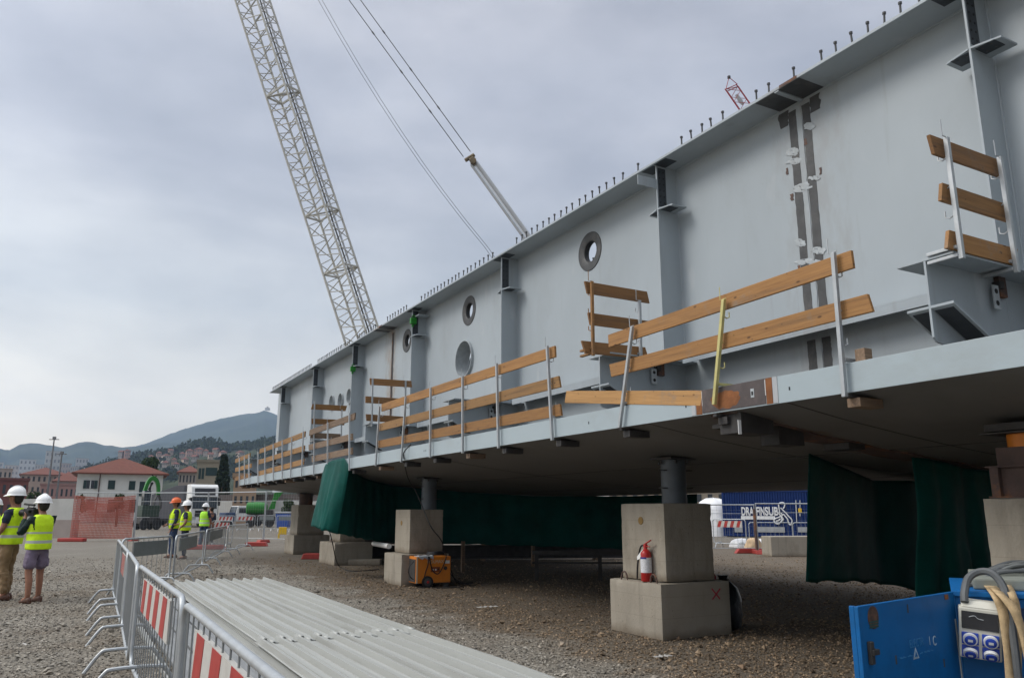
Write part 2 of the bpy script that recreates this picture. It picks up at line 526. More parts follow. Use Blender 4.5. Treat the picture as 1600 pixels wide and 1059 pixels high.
def interp(x, xs, ys):
    if x <= xs[0]:
        return ys[0]
    for i in range(len(xs) - 1):
        if x <= xs[i + 1]:
            return lerp(ys[i], ys[i + 1], (x - xs[i]) / (xs[i + 1] - xs[i]))
    return ys[-1]


def smooth_path(pts, n=6):
    """Catmull-Rom through the points"""
    pts = [V(p) for p in pts]
    P = [pts[0] * 2 - pts[1]] + pts + [pts[-1] * 2 - pts[-2]]
    out = []
    for i in range(1, len(P) - 2):
        for k in range(n):
            t = k / n
            a, b, c, d = P[i - 1], P[i], P[i + 1], P[i + 2]
            out.append(0.5 * ((2 * b) + (c - a) * t + (2 * a - 5 * b + 4 * c - d) * t * t + (3 * b - a - 3 * c + d) * t ** 3))
    out.append(pts[-1])
    return out
SKY_STR, SUN_E, EXPO, HAZE = 1.0, 1.5, 0.43, 0.00014
# ================================================================== BRIDGE
SX = [5.3, 6, 6.8, 7.6, 9, 11, 12.5, 14, 16, 18, 20]
SZ = [2.415, 2.31, 2.215, 2.13, 2.01, 1.90, 1.895, 1.95, 2.08, 2.25, 2.45]


def sh(x):
    return interp(x, SX, SZ)


STIFF = [3.53, 7.9, 12.48, 17.0, 21.6, 25.9, 30.6]
WX, FX, PXX, TOPZ = 7.0, 6.57, 6.64, 6.2
bridge = thing('bridge_deck_section', 'huge light grey steel bridge girder section resting on concrete blocks', 'bridge section')


def holed_plate(name, X0, X1, ylo, yhi, zlo, zhi, holes, material, parent, n=40):
    bm = bmesh.new()
    def loop(pts):
        vs = [bm.verts.new(p) for p in pts]
        return vs, [bm.edges.new((vs[i], vs[(i + 1) % len(vs)])) for i in range(len(vs))]
    edges = []
    outer, e = loop([(X0, ylo, zlo), (X0, yhi, zlo), (X0, yhi, zhi), (X0, ylo, zhi)])
    edges += e
    for (y, z, r) in holes:
        _, e = loop([(X0, y + r * math.cos(2 * PI * k / n), z + r * math.sin(2 * PI * k / n)) for k in range(n)])
        edges += e
    bmesh.ops.triangle_fill(bm, use_beauty=True, use_dissolve=False, edges=edges, normal=(-1, 0, 0))
    ret = bmesh.ops.extrude_face_region(bm, geom=list(bm.faces))
    bmesh.ops.translate(bm, vec=(X1 - X0, 0, 0), verts=[g for g in ret['geom'] if isinstance(g, bmesh.types.BMVert)])
    bmesh.ops.recalc_face_normals(bm, faces=bm.faces)
    me = bpy.data.meshes.new(name)
    bm.to_mesh(me); bm.free()
    me.materials.append(material)
    o = bpy.data.objects.new(name, me); COL.objects.link(o); o.parent = parent
    return o


RINGS = [(10.06, 5.65, 0.33, 0.175), (14.61, 5.68, 0.325, 0.17), (18.22, 5.71, 0.30, 0.16)]
SLEEVES = [(14.77, 4.65, 0.40)]
for (x, y) in ((519.5, 629), (533.5, 626), (547.5, 619)):
    p = PX(x, y, WX)
    SLEEVES.append((p.y, p.z, 0.24))
p = PX(445, 634, WX)
SLEEVES.append((p.y, p.z, 0.28))
holed_plate('web', WX, WX + 0.022, -4, 32.7, 2.215, TOPZ, [(y, z, ri + 0.02) for y, z, ro, ri in RINGS] + [(y, z, r - 0.012) for y, z, r in SLEEVES], M_PAINT, bridge)
for y, z, ro, ri in RINGS:
    m = MB()
    n = 40
    def ring(X, r):
        return [V((X, y + r * math.cos(2 * PI * k / n), z + r * math.sin(2 * PI * k / n))) for k in range(n)]
    m.loft([ring(WX - 0.001, ro), ring(WX - 0.012, ro - 0.006), ring(WX - 0.012, ri + 0.03), ring(WX + 0.006, ri), ring(WX + 0.10, ri), ring(WX + 0.10, ri + 0.02)], cap=False)
    m.build('porthole_ring', M_BARE, bridge, smooth=True)
for y, z, r in SLEEVES:
    m = MB()
    n = 40
    a = lambda X, q: [V((X, y + q * math.cos(2 * PI * k / n), z + q * math.sin(2 * PI * k / n))) for k in range(n)]
    m.loft([a(WX - 0.001, r), a(WX - 0.055, r), a(WX - 0.055, r - 0.014), a(WX + 0.28, r - 0.014)], cap=False)
    m.build('pipe_sleeve', M_SEAL, bridge, smooth=True)
MB().box((FX, -4, TOPZ), (7.43, 32.45, TOPZ + 0.035)).build('top_flange', M_PAINT, bridge, bevel=0.004)
holed_plate('inner_web', 8.3, 8.32, -4, 32.2, 2.10, 5.94, [(17.45, 5.45, 0.33), (10.8, 5.0, .3)], M_PAINT, bridge)
MB().box((8.0, -4, 5.94), (8.62, 32.2, 5.97)).build('inner_flange', M_PAINT, bridge)
# weld fillet between web and flange, and gutter line
MB().tube([(WX - 0.004, -4, TOPZ - 0.004), (WX - 0.004, 32.5, TOPZ - 0.004)], 0.014, 6).build('weld_bead', M_PAINT, bridge)
# curved bottom shell
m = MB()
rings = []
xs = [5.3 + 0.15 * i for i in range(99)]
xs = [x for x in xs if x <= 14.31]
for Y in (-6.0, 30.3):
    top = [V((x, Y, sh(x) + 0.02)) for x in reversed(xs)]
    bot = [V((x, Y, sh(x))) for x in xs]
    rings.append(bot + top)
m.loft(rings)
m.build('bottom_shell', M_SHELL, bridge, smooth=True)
MB().box((5.285, -6, 2.412), (5.3, 30.3, 2.648)).box((5.3, -6, 2.634), (5.42, 30.3, 2.648)).build('fascia_plate', M_FASCIA, bridge, bevel=0.003)
MB().box((14.312, -6, 1.955), (14.326, 30.3, 2.22)).build('rear_fascia_plate', M_FASCIA, bridge)
for X in (7.55, 9.9, 12.3):
    MB().box((X - .007, -6, sh(X) - .004), (X + .007, 30.2, sh(X) + .004)).build('shell_seam', M_DKSTEEL, bridge)
for Y in (4.72, 6.62, 12.6, 19.3, 26.2):
    m = MB()
    rr = []
    for x in [5.32 + 0.2 * i for i in range(45)]:
        rr.append([V((x, Y - 0.008, sh(x) - 0.003)), V((x, Y + 0.008, sh(x) - 0.003)), V((x, Y + 0.008, sh(x) + 0.004)), V((x, Y - 0.008, sh(x) + 0.004))])
    m.loft(rr).build('shell_seam', M_DKSTEEL, bridge)
# transverse field joint under the shell
m = MB()
rr = []
for x in [5.36 + 0.15 * i for i in range(59)]:
    d = 0.012 + 0.008 * math.sin(x * 5)
    a, b = 5.37 + 0.03 * math.sin(x * 7), 5.72 + 0.03 * math.sin(x * 4 + 1)
    rr.append([V((x, a, sh(x) - d)), V((x, b, sh(x) - d)), V((x, b, sh(x) + 0.004)), V((x, a, sh(x) + 0.004))])
m.loft(rr).build('joint_cover', M_RUST, bridge)
for lo, hi in (((5.36, 5.32, 2.21), (5.78, 5.60, 2.40)), ((5.95, 5.42, 2.13), (6.30, 5.66, 2.32)), ((6.9, 5.38, 2.12), (7.15, 5.7, 2.19)), ((5.40, 5.62, 2.28), (6.6, 5.75, 2.32))):
    MB().box(lo, hi).build('joint_bracket', M_DKSTEEL, bridge, bevel=0.006)
p = PY(1155, 668, 5.3)
MB().box((p.x - 0.018, 5.29, p.z - 0.06), (p.x + 0.018, 5.296, p.z + 0.07), M=None).build('inspection_tag', M_WHITE, bridge)
# splice on the fascia edge
MB().box((5.279, 4.93, 2.425), (5.286, 5.74, 2.652)).build('splice_plate', M_SCALE, bridge, bevel=0.003)
m = MB()
rr = []
for f_, X_ in ((1, 5.2785), (.6, 5.278), (.05, 5.2778)):
    rr.append([V((X_, 5.42 + .19 * f_ * math.cos(u) * (1 + .35 * mnoise.noise(V((math.cos(u) * 2, math.sin(u) * 2, 3)))), 2.525 + .085 * f_ * math.sin(u) * (1 + .3 * mnoise.noise(V((math.cos(u) * 3, math.sin(u) * 3, 8)))))) for u in [2 * PI * k / 28 for k in range(28)]])
m.loft(rr).build('rust_patch', M_RUST2, bridge)
for y_ in (4.925, 5.735):
    MB().box((5.2795, y_, 2.50), (5.2850, y_ + .008, 2.64)).build('weld_crack', M_WHITE, bridge)
for y_ in (4.79, 5.84):
    MB().box((5.2805, y_, 2.42), (5.2852, y_ + .055, 2.65)).build('primer_edge', M_TUBE, bridge)
MB().box((5.281, 4.85, 2.42), (5.2855, 4.922, 2.651)).box((5.281, 5.748, 2.42), (5.2855, 5.83, 2.651)).build('rust_edge', M_RUST2, bridge)
MB().box((5.276, 5.06, 2.50), (5.2805, 5.10, 2.58)).box((5.274, 5.07, 2.52), (5.2765, 5.09, 2.555), 1).build('bolt_tag', [M_SEAL, M_BLACK], bridge)
for Y in (4.66, 5.98, 7.7, 12.7, 12.78):
    MB().box((5.2825, Y - 0.006, 2.51), (5.2855, Y + 0.008, 2.54)).build('drain_slot', M_BLACK, bridge)
# stiffeners
for i, Y in enumerate(STIFF):
    MB().box((PXX, Y - 0.011, sh(PXX) + 0.02), (WX - 0.001, Y + 0.011, TOPZ - 0.001)).build('stiffener_plate', M_PAINT, bridge, bevel=0.003)
    MB().tube([(WX - 0.004, Y - 0.013, 2.3), (WX - 0.004, Y - 0.013, TOPZ - 0.02)], 0.011, 6).build('weld_bead', M_PAINT, bridge)
    m = MB().box((PXX + 0.018, Y - 0.0145, 5.60), (PXX + 0.155, Y - 0.010, 6.17))
    for k in range(6):
        for q in (0.045, 0.115):
            zz = 5.66 + k * 0.09
            m.lathe([(0.012, 0), (0.012, 0.004)], 8, Matrix.Translation((PXX + q, Y - 0.0145, zz)) @ Matrix.Rotation(PI / 2, 4, 'X'), 1)
    m.build('bolt_patch', [M_BOLTED, M_BLACK], bridge)
    for s in (-1, 1):
        y0, y1 = sorted((Y + s * 0.012, Y + s * 0.25))
        m = MB().prism([(PXX - 0.01, y0 if s > 0 else y1), (WX - 0.06, y0 if s > 0 else y1), (WX - 0.06, y1 if s > 0 else y0), (PXX + 0.05, y1 if s > 0 else y0)], 'z', 5.545, 5.563)
        m.build('cross_plate', M_PAINT, bridge)
        m = MB().box((PXX + 0.03, min(Y + s * 0.03, Y + s * 0.2), 5.541), (PXX + 0.20, max(Y + s * 0.03, Y + s * 0.2), 5.546))
        for dx in (0.075, 0.15):
            for dy in (0.07, 0.15):
                m.lathe([(0.01, 0), (0.01, 0.004)], 8, Matrix.Translation((PXX + dx, Y + s * dy, 5.537)), 1)
        m.build('bolt_patch', [M_BOLTED, M_BARE], bridge)
        m = MB().box((FX + 0.03, min(Y + s * 0.015, Y + s * 0.26), TOPZ - 0.004), (FX + 0.23, max(Y + s * 0.015, Y + s * 0.26), TOPZ + 0.002))
        m.build('bolt_patch', M_BOLTED, bridge)
    # cantilever bracket stub
    b = MB()
    b.box((5.6, Y - 0.235, 3.392), (WX - 0.002, Y + 0.235, 3.41))
    b.build('bracket_top_flange', M_PAINT, bridge, bevel=0.003)
    b = MB()
    zl = sh(6.3) + 0.02
    b.prism([(5.6, 3.391), (5.6, 2.79), (5.635, 2.755), (5.70, 2.745), (5.74, 2.70), (5.74, sh(5.8) + 0.022), (WX - 0.002, sh(7.0) + 0.03), (WX - 0.002, 3.391)], 'y', Y - 0.009, Y + 0.009)
    b.build('bracket_web', M_PAINT, bridge)
    for s in (-1, 1):
        b = MB()
        ya, yb = sorted((Y + s * 0.0105, Y + s * 0.19))
        b.prism([(5.6, 3.034), (5.6, 3.014), (WX - 0.15, 2.355), (WX - 0.12, 2.375)], 'y', ya, yb)
        b.build('bracket_bottom_flange', M_PAINT, bridge)
        b = MB()
        ya, yb = sorted((Y + s * 0.02, Y + s * 0.165))
        b.prism([(5.63, 2.9995), (5.63, 2.993), (6.15, 2.721), (6.15, 2.7275)], 'y', ya, yb)
        b.build('bolt_patch', M_BOLTED, bridge)
    q = MB().box((6.38, Y - 0.06, 3.10), (6.46, Y - 0.05, 3.30))
    for zz in (3.15, 3.25):
        q.lathe([(0.022, 0), (0.022, 0.003)], 10, Matrix.Translation((6.42, Y - 0.06, zz)) @ Matrix.Rotation(PI / 2, 4, 'X'), 1)
    q.build('lug_plate', [M_SEAL, M_BLACK], bridge)
    q = MB().box((6.50, Y - 0.05, 3.22), (6.60, Y + 0.05, 3.40)).box((6.46, Y - 0.075, 3.28), (6.52, Y - 0.01, 3.34), 1)
    q.build('lug_clamp', [M_RUST, M_DKSTEEL], bridge)
ends = [-1.0] + STIFF
for a, b in zip(ends[:-1], ends[1:]):
    m = MB().box((6.73, a + 0.26, 3.452), (WX - 0.001, b - 0.26, 3.470)).box((6.73, a + 0.26, 3.36), (6.744, b - 0.26, 3.4515))
    for k in range(4):
        m.lathe([(0.014, 0), (0.014, 0.004)], 8, Matrix.Translation((WX - 0.001, b - 0.5 + (k % 2) * 0.12, 3.56 if k < 2 else 3.50)) @ Matrix.Rotation(-PI / 2, 4, 'Y'), 1)
    m.build('longitudinal_rib', [M_PAINT, M_BLACK], bridge)
# field weld seams on the web
rnd = random.Random(3)


def ragged(m, y0, y1, z0, z1, X, amp, mi=0, n=26, th=0.004):
    L, R = [], []
    for k in range(n + 1):
        z = lerp(z0, z1, k / n)
        L.append((y0 + rnd.uniform(-amp, amp), z)); R.append((y1 + rnd.uniform(-amp, amp), z))
    for k in range(n):
        a, b, c, d = L[k], R[k], R[k + 1], L[k + 1]
        q = [V((X, *a)), V((X, *b)), V((X, *c)), V((X, *d))]
        m.add(q + [p + V((th, 0, 0)) for p in q], [(0, 1, 2, 3), (7, 6, 5, 4), (0, 4, 5, 1), (2, 6, 7, 3), (1, 5, 6, 2), (3, 7, 4, 0)], mi)


for z0, z1 in ((3.48, 6.13), (2.45, 3.35)):
    for y0, y1 in ((5.565, 5.675), (5.765, 5.875)):
        m = MB()
        ragged(m, y0, y1, z0, z1, WX - 0.004, 0.004, n=40)
        m.build('bare_weld_strip', M_BARE, bridge)
    m = MB()
    ragged(m, 5.685, 5.755, z0, z1 + .02, WX - 0.007, 0.007, th=0.007, n=34)
    m.build('weld_backing_bar', M_PAINT, bridge)
for y0, y1 in ((5.42, 5.56), (5.88, 6.02)):
    m = MB()
    ragged(m, y0, y1, 5.98, 6.17, WX - 0.004, 0.02, n=6)
    m.build('bare_weld_strip', M_BARE, bridge)
for z, y0, y1, h in ((5.83, 5.53, 5.66, .09), (5.62, 5.78, 5.93, .10), (5.50, 5.75, 5.93, .08), (5.14, 5.66, 5.90, .10), (5.19, 5.53, 5.66, .06), (4.26, 5.70, 5.91, .07), (4.33, 5.54, 5.7, .09), (4.50, 5.79, 5.91, .10), (4.22, 5.60, 5.74, .06)):
    m = MB()
    rr = []
    for f_, X_ in ((1.0, .0045), (.96, .0075), (.6, .0085), (.05, .0085)):
        ring_ = []
        for k in range(30):
            u = 2 * PI * k / 30
            q = 1 + .45 * mnoise.noise(V((math.cos(u) * 1.6 + z * 7, math.sin(u) * 1.6, y0 * 9))) + .22 * mnoise.noise(V((math.cos(u) * 4 + z * 3, math.sin(u) * 4, 1)))
            ring_.append(V((WX - X_, (y0 + y1) / 2 + (y1 - y0) * .62 * q * f_ * math.cos(u), z + h * .5 * q * f_ * math.sin(u) + .03 * math.cos(u))))
        rr.append(ring_)
    m.loft(rr).build('primer_patch', M_SEAL, bridge, smooth=True)
for z, y0, y1 in ((5.08, 5.90, 5.94), (5.24, 5.48, 5.51), (5.67, 5.64, 5.69), (5.42, 5.94, 5.97), (3.52, 5.55, 5.60), (2.62, 5.5, 5.58), (2.62, 5.86, 5.93), (4.2, 5.88, 5.92)):
    m = MB()
    ragged(m, y0, y1, z - 0.04, z + 0.04, WX - 0.006, 0.01, n=3)
    m.build('rust_spot', M_RUST, bridge)
m = MB()
ragged(m, 19.17, 19.33, 3.48, 6.12, WX - 0.004, 0.02)
m.build('bare_weld_strip', M_BARE, bridge)
m = MB()
ragged(m, 19.235, 19.27, 3.5, 6.12, WX - 0.016, 0.01, th=0.016)
m.build('weld_backing_bar', M_RUST, bridge)
for Y, w in ((5.66, 0.32), (19.25, 0.35)):
    MB().box((FX + 0.005, Y - w, TOPZ - 0.006), (WX - 0.02, Y + w, TOPZ + 0.002)).build('flange_joint_patch', M_BARE, bridge)
    MB().box((FX + 0.005, Y - 0.03, TOPZ - 0.02), (WX - 0.02, Y + 0.03, TOPZ - 0.006)).build('flange_joint_bar', M_PAINT, bridge)
    MB().box((FX - 0.003, Y - 0.3, TOPZ + 0.001), (FX + 0.02, Y - 0.05, TOPZ + 0.036)).build('rust_edge', M_RUST, bridge)
# shear studs along the flange edge
stud = MB().lathe([(0.011, 0), (0.011, 0.155), (0.019, 0.156), (0.019, 0.178), (0.011, 0.178)], 10).build('shear_stud', M_BARE, bridge, smooth=True)
gaps = [(5.1, 5.4), (5.5, 5.78), (6.05, 6.5), (7.42, 8.25), (8.35, 8.62), (12.1, 12.85), (16.6, 17.3), (18.95, 19.6), (21.3, 21.9), (25.6, 26.2)]
ys = []
y = 2.99
while y < 32.3:
    if not any(a < y < b for a, b in gaps):
        ys.append(y + rnd.uniform(-0.012, 0.012))
    y += 0.19
ys.sort()
stud.location = (6.655, ys[0], TOPZ + 0.034)
for y in ys[1:98]:
    c = copy_child(stud, bridge, (6.655, y, TOPZ + 0.034))
    c.rotation_euler = (rnd.uniform(-.05, .05), rnd.uniform(-.05, .05), 0)
m = MB()
for y in ys[98:]:
    m.lathe([(0.011, 0), (0.011, 0.155), (0.019, 0.156), (0.019, 0.178)], 6, Matrix.Translation((6.655, y, TOPZ + 0.034)))
for y in [8.5 + 0.19 * k for k in range(30)]:
    m.lathe([(0.011, 0), (0.011, 0.155), (0.019, 0.156), (0.019, 0.178)], 6, Matrix.Translation((8.1, y, 5.969)))
struct(m.build('far_studs', M_BARE, bridge), 'stuff')

for Y, z, lab in ((17.0, 5.93, 'small bright green clamp hooked under the girder flange, the nearer one'), (21.6, 5.50, 'tiny bright green clamp on a farther upright girder plate')):
    t = thing('beam_clamp', lab, 'clamp', (6.66, Y - 0.06, z), 0, 'green clamps on the girder')
    MB().box((-0.09, -0.05, -0.10), (0.06, 0.04, 0.05)).box((-0.05, -0.03, -0.17), (0.0, 0.02, -0.1)).build('jaw', M_GREEN, t, bevel=0.015)
    MB().tube([(-0.02, 0, 0.05), (-0.05, 0, 0.09), (0.0, 0, 0.12), (0.04, 0, 0.08), (0.02, 0, 0.05)], 0.012, 6).build('shackle', M_GREEN, t, smooth=True)
MB().box((6.32, 7.90, 5.86), (6.64, 7.913, 6.00)).build('lifting_plate', M_PAINT, bridge)
MB().box((6.70, 16.72, 6.02), (6.98, 16.98, 6.04)).build('lifting_plate', M_PAINT, bridge)


# ================================================================== GUARD RAILS
def plank(parent, p, q, wood, h=0.15, t=0.03, up=(0, 0, 1), off=(0, 0, 0)):
    p, q = V(p) + V(off), V(q) + V(off)
    d = (q - p); L = d.length; d.normalize()
    s = d.cross(V(up)).normalized(); u = s.cross(d)
    c = (p + q) / 2
    k = rnd.uniform(-0.025, 0.025)
    m = MB().prism([(-L / 2 + k, -h / 2), (L / 2 + k, -h / 2), (L / 2 - k, h / 2), (-L / 2 - k, h / 2)], 'y', -t / 2, t / 2)
    o = m.build('plank', WOODS[wood], parent, bevel=0.003)
    o.matrix_local = frame(c, d, s * -1, u)
    return o


def post(parent, p, q, material, inward, clamp_at, hook=True, w=0.035):
    """square tube post with a wire hook on top and a clamp at its foot"""
    p, q = V(p), V(q)
    side = V(inward).cross(V((0, 0, 1)))
    o = MB().bar(p, q, w, w, inward).build('post', material, parent, bevel=0.004)
    m = MB()
    d = (q - p).normalized()
    if hook:
        h = q + d * 0.005
        m.tube([h + side * 0.03, h - side * 0.01, h - side * 0.05, h - side * 0.05 + V((0, 0, 0.13))], 0.0045, 6)
    for t in (0.38, 0.62, 0.86):
        c = p.lerp(q, t)
        MB().tube([c + V(inward) * 0.02 - V((0, 0, .02)), c + V(inward) * 0.05 - V((0, 0, .035)), c + V(inward) * 0.085 - V((0, 0, .02)), c + V(inward) * 0.085 + V((0, 0, .03))], 0.006, 6).build('plank_bracket', material, o)
    if hook:
        m.build('hook', material, o)
    for z0, mt in clamp_at:
        t = (z0 - p.z) / (q.z - p.z)
        c = p.lerp(q, t)
        MB().bar(c + V(inward) * 0.018, c + V(inward) * 0.26, 0.045, 0.025).build('clamp', mt, o, bevel=0.003)
    return o


IN = V((1, 0, 0))
RX = 5.235


def edge_rail(label, posts, planks, group='timber edge guardrails along the fascia'):
    a = PX(*posts[0][0], RX)
    t = thing('edge_guardrail', label, 'guardrail', (0, 0, 0), 0, group)
    for k, po in enumerate(posts):
        b, e = PX(*po[0], RX), PX(*po[1], RX)
        mt = po[2] if len(po) > 2 else M_GALV
        post(t, b, e, mt, IN, ((2.385, M_DKSTEEL), (2.675, mt)))
        if k % 2 == 0 and b.y < 9:
            MB().box((5.31, b.y - 0.16, 2.649), (5.40, b.y - 0.07, 2.75)).build('clamp_wedge', WOODS[3], t, bevel=0.004)
        MB().box((5.32, b.y - 0.07, 2.30), (5.60, b.y + 0.05, 2.372)).build('clamp_wedge', WOODS[3] if k % 3 == 0 else M_DKSTEEL, t, bevel=0.004)
    for p, q, w in planks:
        plank(t, PX(*p, RX + 0.06), PX(*q, RX + 0.06), w)
    return t


edge_rail('nearest orange timber guardrail with two long planks and a loose low plank',
          [((1320, 620), (1302, 395)), ((1116, 632), (1131, 468), M_YGALV), ((968, 668), (988, 510))],
          [((952, 533), (1333, 405), 1), ((955, 579), (1361, 473), 1), ((885, 620), (1098, 622), 0)])
edge_rail('orange timber guardrail of three rows before the large open pipe hole',
          [((587, 728), (593, 635)), ((627, 722), (634, 620)), ((672, 715), (673, 606)), ((723, 708), (723, 588)), ((779, 700), (776, 568)), ((863, 688), (855, 541))],
          [((597, 637), (868, 549), 1), ((592, 668), (875, 596), 0), ((592, 694), (877, 640), 1)])
edge_rail('weathered brown timber guardrail above the hanging green tarpaulin corner',
          [((490, 743), (491, 690)), ((512, 725), (512, 660)), ((546, 735), (546, 645))],
          [((484, 676), (555, 650), 3), ((483, 699), (551, 682), 3), ((488, 717), (551, 704), 3)])
edge_rail('pale timber guardrail of three rows near the far girder end',
          [((403, 757), (403, 706)), ((414, 755), (414, 700)), ((427, 752), (427, 694)), ((441, 749), (441, 689)), ((454, 747), (456, 684)), ((471, 745), (474, 674))],
          [((406, 705), (477, 678), 0), ((404, 722), (476, 700), 0), ((403, 740), (475, 721), 0)])
edge_rail('short farthest timber guardrail at the very tip of the fascia',
          [((374, 759), (374, 716)), ((382, 757), (382, 714)), ((389, 755), (389, 711))],
          [((368, 720), (391, 711), 0), ((368, 734), (393, 727), 0), ((368, 748), (392, 742), 1)])


def stub_rail(label, Y, posts, planks):
    t = thing('bracket_guardrail', label, 'guardrail', (0, 0, 0), 0, 'short timber guardrails on the bracket stubs')
    inw = V((0, 1, 0))
    for po in posts:
        b, e = PY(*po[0], Y - 0.02), PY(*po[1], Y - 0.02)
        b.z = 3.33
        e.x = lerp(b.x, e.x, 0.5)
        mt = po[2] if len(po) > 2 else M_GALV
        post(t, b, e, mt, inw, ((3.365, mt), (3.43, mt)))
    for p, q, w in planks:
        plank(t, PY(*p, Y + 0.035), PY(*q, Y + 0.035), w)
    return t


stub_rail('nearest three plank guardrail on the bracket by the right edge', STIFF[0] - 0.27, [((1503, 400), (1478, 215)), ((1588, 415), (1560, 245))],
          [((1454, 226), (1560, 264), 2), ((1469, 300), (1574, 334), 1), ((1479, 374), (1587, 403), 1)])
stub_rail('brown three plank guardrail on the bracket below the single bright porthole', STIFF[1] - 0.25, [((927, 560), (925, 440), WOODS[1]), ((1001, 552), (1000, 470))],
          [((915, 449), (1012, 465), 2), ((920, 498), (1016, 511), 2), ((911, 542), (1010, 552), 2)])
stub_rail('brown three plank guardrail in front of the rusty farther weld seam', STIFF[3] - 0.25, [((581, 660), (581, 591)), ((633, 655), (633, 595))],
          [((578, 596), (643, 600), 2), ((571, 624), (632, 628), 2), ((572, 652), (632, 656), 2)])
stub_rail('small brown three plank guardrail beside three round pipe holes', STIFF[4] - 0.25, [((490, 690), (490, 627)), ((533, 690), (533, 640))],
          [((487, 635), (541, 638), 1), ((487, 658), (538, 660), 1), ((485, 680), (534, 682), 3)])


# ================================================================== BLOCKS AND PROPS
def rough_block(a, b, cell=0.045, seed=[0]):
    """cast block: flat faces, worn and chipped arrises"""
    seed[0] += 7.3
    a, b = V(a), V(b)
    n = [max(4, int((b[i] - a[i]) / cell)) for i in range(3)]
    bm = bmesh.new()
    key = {}

    def vert(i, j, k):
        if (i, j, k) not in key:
            p = V((lerp(a.x, b.x, i / n[0]), lerp(a.y, b.y, j / n[1]), lerp(a.z, b.z, k / n[2])))
            on = [(i in (0, n[0])), (j in (0, n[1])), (k in (0, n[2]))]
            d = [min(p[q] - a[q], b[q] - p[q]) for q in range(3)]
            c = V([(a[q] + b[q]) / 2 - p[q] for q in range(3)])
            nz = mnoise.noise(p * 9 + V((seed[0], 0, 0)))
            if sum(on) >= 2:
                chip = 0.005 + 0.006 * max(0, nz) + (0.022 * max(0, mnoise.noise(p * 5 + V((0, seed[0], 0))) - .28) * 2.5)
                for q in range(3):
                    if on[q]:
                        p[q] += math.copysign(chip, c[q])
            else:
                for q in range(3):
                    if on[q]:
                        p[q] += 0.0025 * nz
            if not (on[2] and k == 0):
                pass
            key[(i, j, k)] = p
        return (i, j, k)
    faces = []
    for k in (0, n[2]):
        for i in range(n[0]):
            for j in range(n[1]):
                faces.append([vert(i, j, k), vert(i + 1, j, k), vert(i + 1, j + 1, k), vert(i, j + 1, k)])
    for j in (0, n[1]):
        for i in range(n[0]):
            for k in range(n[2]):
                faces.append([vert(i, j, k), vert(i + 1, j, k), vert(i + 1, j, k + 1), vert(i, j, k + 1)])
    for i in (0, n[0]):
        for j in range(n[1]):
            for k in range(n[2]):
                faces.append([vert(i, j, k), vert(i, j + 1, k), vert(i, j + 1, k + 1), vert(i, j, k + 1)])
    bm.free()
    ids = {q: w for w, q in enumerate(key)}
    return MB().add([key[q] for q in key], [tuple(ids[q] for q in f) for f in faces])


def block(lo, hi, label, holes=(), loops=(), extra=None, group='concrete support blocks'):
    c = V(((lo[0] + hi[0]) / 2, (lo[1] + hi[1]) / 2, lo[2]))
    t = thing('concrete_block', label, 'concrete block', c, 0, group)
    a, b = V(lo) - c, V(hi) - c
    rough_block(a, b).build('body', M_CONC, t, smooth=True, angle=35)
    for (y, z) in holes:
        m = MB().lathe([(0.05, 0), (0.05, 0.004), (0.043, 0.006)], 16, Matrix.Translation((a.x - 0.001, y - c.y, z - c.z)) @ Matrix.Rotation(-PI / 2, 4, 'Y'))
        m.build('anchor_hole', mat('anchor_clay', (0.24, 0.15, 0.05), 0.9), t)
    for (x, y) in loops:
        z = b.z
        pts = [V((x - c.x, y - c.y + 0.065 * math.cos(PI * k / 10), z - 0.01 + 0.11 * math.sin(PI * k / 10))) for k in range(11)]
        MB().tube(pts, 0.010, 8).build('lifting_loop', M_RUST, t, smooth=True)
    return t


def column(x, y, z0, z1, r, label, material):
    t = thing('support_column', label, 'steel column', (x, y, z0), 0, 'round steel columns on the blocks')
    H = z1 - z0
    MB().lathe([(r, 0), (r, H - 0.03)], 24).build('tube', material, t, smooth=True)
    MB().box((-r - .05, -r - .05, H - 0.03), (r + .05, r + .05, H)).build('head_plate', M_DKSTEEL, t, bevel=0.004)
    for zz in (H * 0.33, H * 0.72):
        for s in (-1, 1):
            MB().bar((s * (r + 0.002), -0.05, zz), (s * (r + 0.10), -0.05, zz), 0.05, 0.012).build('bracket_arm', M_DKSTEEL, t)
    for a in range(6):
        an = a * PI / 3
        MB().lathe([(0.018, 0), (0.018, 0.05)], 8, Matrix.Translation(((r + .03) * math.cos(an), (r + .03) * math.sin(an), H - 0.085))).build('bolt', M_BARE, t)
    return t


block((6.26, 7.68, 0), (7.36, 8.72, 0.645), 'wide lower concrete block with a red painted cross on it', loops=((6.30, 8.45), (6.30, 7.86)))
bl = block((6.40, 7.74, 0.652), (7.18, 8.62, 1.595), 'tall concrete block standing behind the red fire extinguisher', holes=((8.20, 1.38),))
column(6.97, 8.2, 1.60, sh(6.97) - 0.004, 0.165, 'blue grey steel column on the block with the fire extinguisher', mat('column_grey', (0.10, 0.115, 0.13), 0.5, 0.1, 0.2, 3))
t = bl
for y0, z0, y1, z1 in ((0, 0, 0, 0),):
    pass
xm = MB()
pa = [PY(x, y, 7.676) for x, y in ((1112, 919), (1125, 935), (1125, 919), (1113, 936))]
xm.bar(pa[0], pa[1], 0.004, 0.018, (1, 0, 0)).bar(pa[2] + V((0, -0.002, 0)), pa[3] + V((0, -0.002, 0)), 0.004, 0.018, (1, 0, 0))
low1 = [o for o in COL.objects if o.name.startswith('concrete_block') and o.get('label', '').startswith('wide lower')][0]
o = xm.build('painted_cross', mat('spray_red', (0.42, 0.05, 0.07), 0.8), low1, loc=None)
o.location = -low1.location
